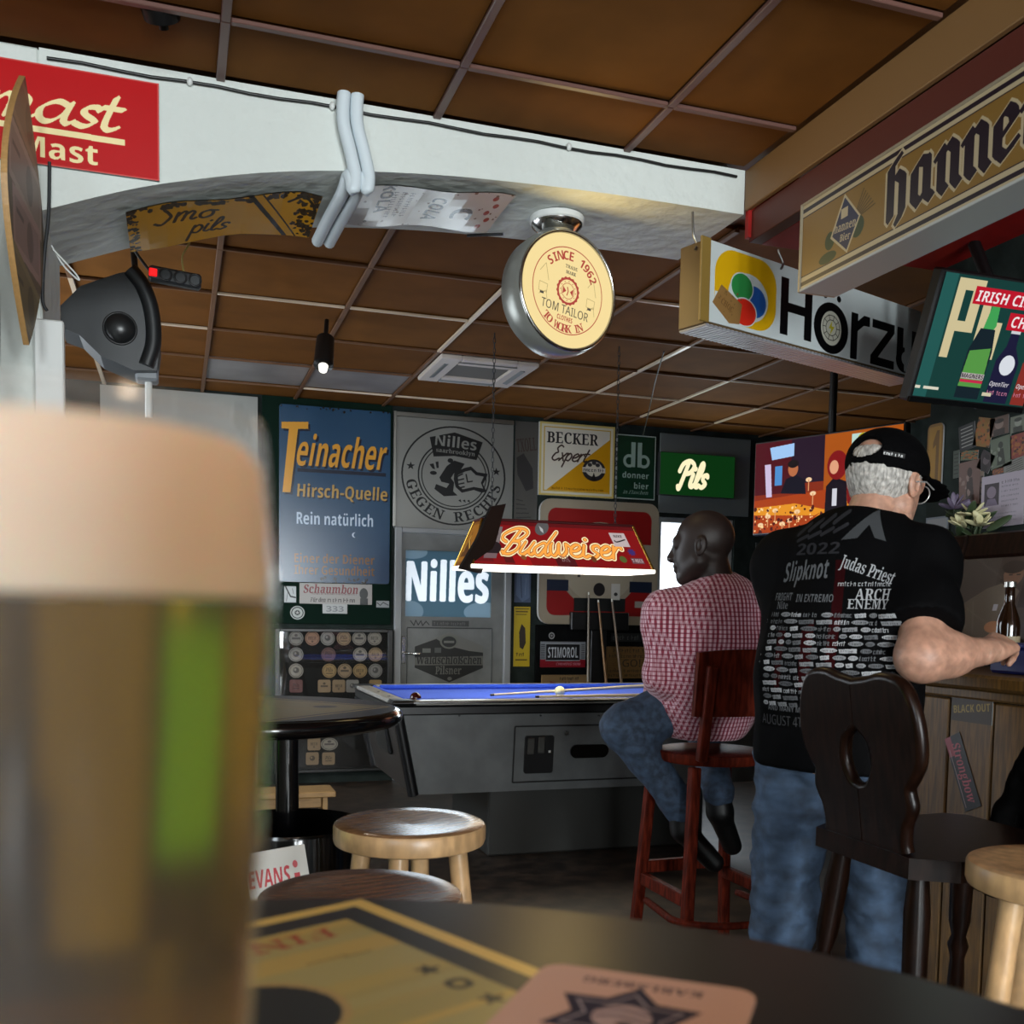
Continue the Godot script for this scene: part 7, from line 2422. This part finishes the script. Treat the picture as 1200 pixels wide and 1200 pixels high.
func seated_man():
	var pel := Vector3(1.81, 0.948, -3.24)
	var o := thing("person", "seated man with a shaved head in a red checked shirt and blue jeans", "person", Vector3(1.81, 0, -3.23))
	var B := o.position
	var chest := pd(838, 750, 3.50)
	var neck := pd(845, 693, 3.50)
	var head := pd(822, 641, 3.50)
	var shc := pd(839, 716, 3.50)
	var ax := Vector3(0.97, 0.02, 0.22).normalized()          # across the shoulders, towards his right
	var shl := shc - ax * 0.185 + Vector3(0, -.005, 0)
	var shr := shc + ax * 0.185
	var ell := pd(777, 792, 3.52)
	var wrl := pd(768, 816, 3.74)
	var elr := shr + Vector3(.07, -.27, .02)
	var wrr := elr + Vector3(-.08, -.04, -.24)
	var hipl := pel + Vector3(-.09, -.01, -.02)
	var hipr := pel + Vector3(.09, -.01, -.02)
	var kl := pd(730, 851, 3.60)
	var al := pd(800, 950, 3.58)
	var kr := hipr + Vector3(.10, .02, -.42)
	var ar := pd(842, 930, 3.68)
	var mid := (pel + chest) / 2
	var sub := func(a: Array) -> Array:
		var r := []
		for e in a:
			r.append(e - B)
		return r
	var face := (-cam_right * 0.93 + cam_fwd * 0.36 + Vector3(0, -0.05, 0)).normalized()
	# body
	var mb := MB.new()
	var f := Field.new(Vector3(-.75, .28, -.75), Vector3(.5, 1.55, .4), 0.014)
	limb(f, sub.call([pel, mid, chest, neck]), [.12, .115, .115, .055], .06)
	limb(f, sub.call([shl, shr]), [.05, .05], .06)
	limb(f, sub.call([neck, neck.lerp(head, .5)]), [.058, .055], .04)
	limb(f, sub.call([shl, ell, wrl]), [.05, .04, .027])
	limb(f, sub.call([shr, elr, wrr]), [.05, .04, .027])
	limb(f, sub.call([hipl, kl, al]), [.085, .055, .04])
	limb(f, sub.call([hipr, kr, ar]), [.085, .055, .04])
	f.into(mb)
	head_into(mb, Transform3D(look_basis(face, Vector3(.05, 1, 0)), head - B))
	hand_into(mb, wrl - B, Vector3(-.2, -.3, -.9), Vector3(0, 1, -.3), Vector3(.9, 0, -.2), .6)
	hand_into(mb, wrr - B, Vector3(-.5, -.2, -.85), Vector3(0, 1, 0), Vector3(-.9, 0, .4), .6)
	part("body", mb.done(), mat(Color(.17, .125, .11), 0.5), o)
	# shirt
	var c := Canvas.new(64, 64, Color(.88, .76, .79))
	for k in 4:
		c.rect(k * 16, 0, 8, 64, Color(.58, .20, .28))
	for k in 4:
		for j in 4:
			c.rect(j * 16, k * 16, 8, 5, Color(.40, .08, .15)); c.rect(j * 16 + 8, k * 16, 8, 5, Color(.66, .36, .44))
	var sm := print_mat(c, 0.85)
	sm.uv1_triplanar = true
	sm.uv1_scale = Vector3(17, 17, 17)
	sm.rim_enabled = true
	sm.rim = 0.3
	f = Field.new(Vector3(-.5, .70, -.55), Vector3(.45, 1.50, .36), 0.011)
	limb(f, sub.call([pel + Vector3(0, -.02, 0.01), mid + Vector3(0, 0, .015), chest]), [.155, .145, .145], .08)
	limb(f, sub.call([pel + Vector3(-.06, 0, 0), chest + -ax * .07]), [.13, .13], .06)
	limb(f, sub.call([pel + Vector3(.06, 0, 0), chest + ax * .07]), [.13, .13], .06)
	limb(f, sub.call([shl, shc + Vector3(0, .015, .01), shr]), [.066, .09, .066], .09)
	limb(f, sub.call([shc, neck]), [.08, .068], .06)
	limb(f, sub.call([shl, ell, ell.lerp(wrl, .85)]), [.072, .062, .046], .035)
	limb(f, sub.call([shr, elr, elr.lerp(wrr, .85)]), [.072, .062, .046], .035)
	f.ruffle(.010, 7.0, 4, Vector3(1.2, .8, 1.2))
	f.clip(Vector3(0, -1, .0), -.825)
	var nk := neck - B
	var ndir := (head - neck).normalized()
	f.ell(nk + ndir * .085, Vector3(.075, .066, .075), .01, look_basis(Vector3(face.x, 0, face.z), ndir), true)
	var s := MB.new()
	f.into(s)
	part("shirt", s.done(), sm, o)
	# collar: a folded band around the neck
	var ring := []
	var nb := look_basis(Vector3(face.x, 0, face.z), ndir)
	for k in 21:
		var a := -2.4 + 4.8 * k / 20.0
		ring.append(nk + ndir * (.020 - .012 * absf(a) / 2.4) + (nb.x * sin(a) - nb.z * cos(a)) * .070)
	part("collar", MB.new().tube(ring, .015, 10).done(), sm, o)
	# jeans
	f = Field.new(Vector3(-.62, .30, -.72), Vector3(.42, 1.06, .24), 0.012)
	limb(f, sub.call([pel + Vector3(0, 0, .02)]) + sub.call([mid + Vector3(0, -.04, 0)]), [.14, .125], .05)
	limb(f, sub.call([hipl, kl, al]), [.105, .072, .058], .04)
	limb(f, sub.call([hipr, kr, ar]), [.105, .072, .058], .04)
	f.ruffle(.010, 9.0, 8)
	s = MB.new()
	f.into(s)
	var denim := stuff_mat([Color(.12, .16, .22), Color(.17, .23, .31), Color(.22, .29, .38)], [.2, .5, .8], .02, Vector3(5, 5, 5), .85, 0.0, 91)
	part("jeans", s.done(), denim, o)
	# shoes on the foot rail
	for e in [[al, Vector3(.55, -.62, .12)], [ar, Vector3(.42, -.75, -.2)]]:
		var p: Vector3 = e[0] - B
		var dd: Vector3 = e[1].normalized()
		f = Field.new(p - Vector3(.26, .26, .26), p + Vector3(.28, .2, .26), 0.009)
		f.cap(p + Vector3(0, -.02, 0), p + Vector3(.01, -.06, 0), .048, .045, .02)
		f.cap(p + Vector3(.005, -.07, 0), p + Vector3(.005, -.06, 0) + dd * .17, .042, .036, .03)
		s = MB.new()
		f.into(s)
		part("shoe", s.done(), mat(Color(.03, .03, .032), 0.45), o)

func standing_man():
	var B := Vector3(1.60, 0, -2.20)
	var o := thing("person", "standing man in a black band shirt, black cap and jeans at the bar", "person", B)
	var fw := Vector3(.82, 0, -.57).normalized()
	var rt := Vector3(.57, 0, .82).normalized()
	var pel := Vector3(0.0, .96, 0.0)
	var chest := pd(986, 720, 2.60) - B
	var shc := pd(1003, 652, 2.60) - B
	var neck := pd(1032, 610, 2.60) - B
	var head := pd(1039, 568, 2.60) - B
	var shl := shc - rt * .18 + Vector3(0, -.015, 0)
	var shr := shc + rt * .165 + Vector3(0, -.015, 0)
	var elr := pd(1080, 770, 2.36) - B
	var wrr := pd(1160, 763, 2.44) - B
	var ell := shl + fw * .10 + Vector3(.04, -.24, -.05)
	var wrl := ell + fw * .22 + Vector3(.08, .07, .04)
	var face := Vector3(.92, -.22, -.34).normalized()
	var mid := (pel + chest) / 2
	var hl := pel + Vector3(0, -.06, 0) - rt * .10
	var hr := pel + Vector3(0, -.06, 0) + rt * .10
	var kl := Vector3(0, .50, 0) - rt * .12 + fw * .02
	var kr := Vector3(0, .50, 0) + rt * .125 + fw * .05
	var al := Vector3(0, .09, 0) - rt * .13 - fw * .02
	var ar := Vector3(0, .09, 0) + rt * .14 + fw * .04
	var mb := MB.new()
	var f := Field.new(Vector3(-.42, .02, -.50), Vector3(.62, 1.64, .46), 0.014)
	limb(f, [pel, mid, chest, shc], [.13, .13, .12, .09], .06)
	limb(f, [shl, shr], [.055, .055], .06)
	limb(f, [shc, neck, neck.lerp(head, .5)], [.07, .064, .064], .05)
	limb(f, [shr, elr, wrr], [.058, .052, .032])
	limb(f, [elr, elr.lerp(wrr, .4)], [.052, .054])
	limb(f, [shl, ell, wrl], [.058, .048, .030])
	limb(f, [hl, kl, al], [.085, .055, .04])
	limb(f, [hr, kr, ar], [.085, .055, .04])
	f.into(mb)
	var hx := Transform3D(look_basis(face, Vector3(.12, 1, 0)).scaled(Vector3.ONE * 1.06), head)
	head_into(mb, hx)
	hand_into(mb, wrr, Vector3(.85, .22, -.35), Vector3(-.2, .9, .2), Vector3(-.1, .5, -.9), .9)
	hand_into(mb, wrl, Vector3(.9, .05, .25), Vector3(-.2, .9, -.2), Vector3(0, .4, .9), .9)
	var skin := stuff_mat([Color(.66, .46, .38), Color(.72, .52, .43), Color(.74, .56, .47)], [.25, .5, .8], .03, Vector3(4, 4, 4), .5, 0.0, 92)
	skin.subsurf_scatter_enabled = true
	skin.subsurf_scatter_strength = 0.1
	part("body", mb.done(), skin, o)
	# hair under the cap
	f = Field.new(Vector3(-.11, -.12, -.14), Vector3(.11, .12, .12), 0.0042)
	f.ell(Vector3(0, .022, -.018), Vector3(.081, .098, .105), .01)
	f.clip(Vector3(0, -1, .25).normalized(), .050)
	f.clip(Vector3(0, 0, 1), .03)
	f.clip(Vector3(0, 1, 0), .062)
	f.ruffle(.003, 70.0, 3)
	var s := MB.new()
	f.into(s, hx)
	part("hair", s.done(), stuff_mat([Color(.50, .48, .46), Color(.66, .64, .61), Color(.78, .76, .73)], [.2, .5, .8], .05, Vector3(10, 3, 10), .6, 0.0, 93), o)
	# cap, open at the back above its strap
	var black := stuff_mat([Color(.022, .022, .025), Color(.03, .03, .034)], [.3, .7], .05, Vector3(8, 8, 8), .9, 0.0, 94)
	black.metallic_specular = 0.15
	f = Field.new(Vector3(-.13, -.06, -.16), Vector3(.13, .17, .24), 0.005)
	f.ell(Vector3(0, .040, -.012), Vector3(.090, .090, .116), .01)
	f.clip(Vector3(0, -1, .12).normalized(), -.020)
	f.ell(Vector3(0, .055, -.125), Vector3(.042, .026, .05), .01, Basis.IDENTITY, true)
	f.ell(Vector3(0, .034, .135), Vector3(.078, .007, .075), .012, Basis(Vector3.RIGHT, .18))
	s = MB.new()
	f.into(s, hx)
	var cp := part("cap", s.done(), black, o)
	part("button", MB.new().ball(hx * Vector3(0, .132, -.012), Vector3(.008, .005, .008), 6, 10).done(), black, cp)
	var emb := Canvas.new(64, 16, Color(.025, .025, .028))
	emb.marks(2, 3, 60, 10, Color(.85, .85, .85), 3)
	var ep := MB.new()
	var er := MB.new()
	ep.slab(rrect(.05, .011, 0), -0.001, 0, er, hx * Transform3D(look_basis(Vector3(-.70, .02, -.70), Vector3.UP), Vector3(-.0675, .038, -.0965)))
	part("embroidery", er.done(ep.done()), [print_mat(emb, .7), black], cp)
	# glasses
	var gl := MB.new()
	for e in [-1.0, 1.0]:
		gl.tube([hx * Vector3(e * .083, .0, -.01), hx * Vector3(e * .084, .012, .03), hx * Vector3(e * .072, .012, .088)], .0022, 6)
		gl.tube(xform_all(hx, ring_at(Vector3(e * .034, .004, .100), .022)), .0018, 6, false)
	part("glasses", gl.done(), mat(Color(.75, .75, .74), .25, .6), o)
	# band shirt with the printed back
	var lo := Vector3(-.40, .82, -.46)
	var hi := Vector3(.46, 1.60, .44)
	f = Field.new(lo, hi, 0.0115)
	limb(f, [pel + Vector3(0, -.05, 0), mid - fw * .02, chest - fw * .01], [.15, .15, .14], .08)
	for e in [-1.0, 1.0]:
		limb(f, [pel + Vector3(0, -.05, 0) + rt * e * .07, mid + rt * e * .072, chest + rt * e * .078], [.128, .128, .12], .06)
	limb(f, [mid + fw * .08 + Vector3(0, -.02, 0), pel + fw * .07 + Vector3(0, .03, 0)], [.13, .12], .06)
	limb(f, [shl, shc - fw * .02 + Vector3(0, .015, 0), shr], [.078, .10, .078], .09)
	limb(f, [shc + Vector3(0, .01, 0), neck], [.09, .07], .05)
	var fs := Field.new(lo, hi, 0.0115)
	var rd := (elr - shr).normalized()
	limb(fs, [shr, shr.lerp(elr, .85)], [.080, .088], .05)
	fs.clip(rd, (shr + rd * shr.distance_to(elr) * .70).dot(rd))
	f.join(fs, .05)
	fs = Field.new(lo, hi, 0.0115)
	rd = (ell - shl).normalized()
	limb(fs, [shl, shl.lerp(ell, .85)], [.080, .088], .05)
	fs.clip(rd, (shl + rd * shl.distance_to(ell) * .70).dot(rd))
	f.join(fs, .05)
	f.ruffle(.014, 5.0, 6, Vector3(1.0, .7, 1.0))
	f.clip(Vector3(0, -1, 0), -.88)
	var nd := (head - neck).normalized()
	f.clip(nd, (neck + nd * .008).dot(nd))
	s = MB.new()
	f.into(s)
	# faces of the back carry the print
	var back := MB.new()
	var rest := MB.new()
	var u0 := -.15 + chest.dot(rt) * .6
	var wu := .34
	var y0 := .985
	var hy := .565
	for i in range(0, s.v.size(), 3):
		var n := (s.n[i] + s.n[i + 1] + s.n[i + 2]).normalized()
		var m := (s.v[i] + s.v[i + 1] + s.v[i + 2]) / 3.0
		var uv := []
		for k in 3:
			uv.append(Vector2((s.v[i + k].dot(rt) - u0) / wu, 1.0 - (s.v[i + k].y - y0) / hy))
		var ok: bool = n.dot(fw) < -.15 and m.dot(rt) > u0 and m.dot(rt) < u0 + wu and m.y > y0 and m.y < y0 + hy
		(back if ok else rest).tri(s.v[i], s.v[i + 1], s.v[i + 2], s.n[i], s.n[i + 1], s.n[i + 2], uv[0], uv[1], uv[2])
	var tee := satin(Color(.028, .028, .032))
	var ink := print_mat(shirt_print(), .85)
	ink.metallic_specular = 0.15
	part("shirt", rest.done(back.done()), [ink, tee], o)
	# jeans
	f = Field.new(Vector3(-.30, .05, -.34), Vector3(.34, 1.02, .36), 0.012)
	limb(f, [pel + Vector3(0, -.02, 0) - rt * .055, pel + Vector3(0, -.02, 0) + rt * .055], [.112, .112], .04)
	limb(f, [hl, kl, al], [.102, .086, .08], .03)
	limb(f, [hr, kr, ar], [.102, .086, .08], .03)
	f.ruffle(.014, 9.0, 5, Vector3(1, 1.6, 1))
	s = MB.new()
	f.into(s)
	part("jeans", s.done(), stuff_mat([Color(.13, .19, .27), Color(.20, .27, .36), Color(.26, .34, .44)], [.2, .5, .8], .02, Vector3(2.5, 2.5, 2.5), .85, 0.0, 95), o)
	for e in [al, ar]:
		f = Field.new(e + Vector3(-.2, -.1, -.2), e + Vector3(.26, .06, .2), 0.01)
		f.cap(e + Vector3(0, -.045, 0) - fw * .03, e + Vector3(0, -.05, 0) + fw * .15, .042, .038, .02)
		f.clip(Vector3(0, -1, 0), -.002)
		s = MB.new()
		f.into(s)
		part("shoe", s.done(), mat(Color(.05, .05, .055), .5), o)

func xform_all(x: Transform3D, p: Array) -> Array:
	var r := []
	for e in p:
		r.append(x * e)
	return r

func shirt_print() -> Canvas:
	var c := Canvas.new(450, 580, Color(.026, .026, .030))
	var g := RandomNumberGenerator.new()
	g.seed = 44
	var dim := Color(.16, .16, .17)
	var mid := Color(.33, .34, .35)
	var lit := Color(.60, .61, .62)
	var red := Color(.14, .022, .028)
	c.poly([Vector2(230, 150), Vector2(262, 150), Vector2(270, 420), Vector2(240, 420)], red); c.poly([Vector2(60, 330), Vector2(90, 330), Vector2(86, 480), Vector2(66, 480)], red); c.poly([Vector2(150, 330), Vector2(190, 300), Vector2(196, 460), Vector2(160, 480)], red)
	# big faint heading
	for k in 4:
		c.line([Vector2(70 + k * 46, 78 - k * 8), Vector2(112 + k * 46, 50 - k * 8)], 13, dim); c.line([Vector2(76 + k * 46, 96 - k * 6), Vector2(116 + k * 46, 84 - k * 8)], 10, dim)
	c.poly([Vector2(240, 100), Vector2(330, 20), Vector2(372, 104), Vector2(340, 96), Vector2(318, 62), Vector2(290, 96)], mid.darkened(.3))
	c.text("2022", 80, 104, 160, 30, dim, "Droid Sans", true, .1)
	c.text("Slipknot", 40, 146, 168, 70, mid, "Droid Sans", true, .12, -3)
	c.text("Judas Priest", 244, 156, 168, 44, lit, "Droid Serif", true, .1, 16); c.marks(244, 204, 160, 12, lit, 4)
	c.text("FRIGHT", 20, 232, 72, 20, mid); c.text("Nite", 34, 254, 46, 20, mid, "Droid Serif"); c.text("IN EXTREMO", 110, 236, 126, 20, mid); c.text("ARCH", 300, 222, 108, 28, lit, "Droid Serif"); c.text("ENEMY", 280, 248, 128, 24, lit, "Droid Serif")
	var y := 282.0
	while y < 510.0:
		var x := 16.0
		while x < 408.0:
			var w := g.randf_range(26, 66)
			var col: Color = [mid, lit, Color(.46, .47, .48)][g.randi() % 3]
			match g.randi() % 3:
				0: c.oval(x + w / 2, y + 6, w / 2 - 3, 6, col); c.marks(x + 7, y + 3, w - 14, 6, col.darkened(.6), g.randi())
				1: c.marks(x, y, w - 6, 12, col, g.randi()); c.marks(x, y + 1, w - 6, 11, col, g.randi())
				2: c.poly([Vector2(x, y + 3), Vector2(x + w - 8, y), Vector2(x + w - 6, y + 11), Vector2(x + 4, y + 13)], col); c.marks(x + 5, y + 4, w - 18, 6, col.darkened(.6), g.randi())
			x += w
		y += 17.5
	c.text("AND MANY MORE", 40, 520, 160, 14, mid); c.text("AUGUST 4TH", 10, 546, 180, 26, dim.lightened(.12), "Droid Sans", false)
	return c

# ---------------------------------------------------------------- the near table, the glass and the mat
func build_foreground():
	bar_table("black round bar table with yellow board print under the beer glass", Vector3(-.013, 0, -.207), TABLE_H, .384, deg_to_rad(-66.3), [[0, 0]])
	var c := Canvas.new(360, 360, Color(.74, .60, .54))
	var navy := Color(.13, .12, .20)
	c.text("KARLSBERG", 80, 40, 200, 26, navy, "Droid Serif", true, 0.0, 180.0)
	c.star(180, 190, 128, navy, 6, .62, 0.0); c.star(180, 190, 100, Color(.60, .56, .58), 6, .60, 0.0); c.star(180, 190, 92, navy, 6, .60, 0.0)
	c.oval(180, 190, 46, 50, Color(.66, .58, .58)); c.line(curve([Vector2(140, 170), Vector2(170, 160), Vector2(220, 172)], 6), 6, navy); c.line(curve([Vector2(140, 196), Vector2(176, 186), Vector2(222, 200)], 6), 6, navy); c.oval(190, 216, 14, 10, navy)
	c.text("SEIT 1878", 116, 306, 128, 20, navy, "Droid Serif", true, 0.0, 180.0)
	var e := Vector3(.783, 0, .622)
	var m := solo("beer_mat", "pink beer mat with a dark star emblem on the printed bar table", "beer mat", plate_mesh(rrect(.094, .094, .010, 5), .0015), [print_mat(c, .8), mat(Color(.70, .58, .52), .8)], Vector3.ZERO)
	m.transform = Transform3D(Basis(e, Vector3.UP.cross(e), Vector3.UP), Vector3(.1676, TABLE_H + .002, -.358))
	# the beer
	var at := pd(57, 800, .17)
	var o := thing("beer_glass", "tall glass of amber beer with a thick cream head on the bar table", "glass", Vector3(at.x, TABLE_H + .001, at.z))
	var prof := [Vector2(0, 0), Vector2(.028, 0), Vector2(.0300, .004), Vector2(.0308, .03), Vector2(.0325, .075), Vector2(.0352, .12), Vector2(.0369, .15), Vector2(.0371, .161), Vector2(.0366, .172), Vector2(.0356, .184), Vector2(.0351, .1885), Vector2(.0346, .190), Vector2(.0341, .1885)]
	var misted := mat(Color(1, 1, 1, 0.06), 0.16)
	misted.metallic_specular = 0.35
	misted.transparency = BaseMaterial3D.TRANSPARENCY_ALPHA
	part("glass", MB.new().lathe(prof, 72).done(), misted, o)
	var beer := mat(Color(.54, .39, .07, 0.0), 0.16)
	beer.refraction_enabled = true
	beer.refraction_scale = 0.033
	beer.transparency = BaseMaterial3D.TRANSPARENCY_ALPHA
	part("beer", MB.new().lathe([Vector2(0, .012), Vector2(.0286, .012), Vector2(.0296, .03), Vector2(.0313, .075), Vector2(.0340, .12), Vector2(.0357, .15), Vector2(.0359, .1605), Vector2(0, .1605)], 72).done(), beer, o)
	var foam := stuff_mat([Color(.84, .77, .69), Color(.88, .81, .73)], [.3, .7], .05, Vector3(20, 20, 20), .9, 0.0, 97)
	foam.subsurf_scatter_enabled = true
	foam.subsurf_scatter_strength = 0.3
	part("foam", MB.new().lathe([Vector2(0, .1608), Vector2(.0359, .1608), Vector2(.0355, .172), Vector2(.0345, .183), Vector2(.032, .186), Vector2(.02, .1872), Vector2(0, .1875)], 72).done(), foam, o)
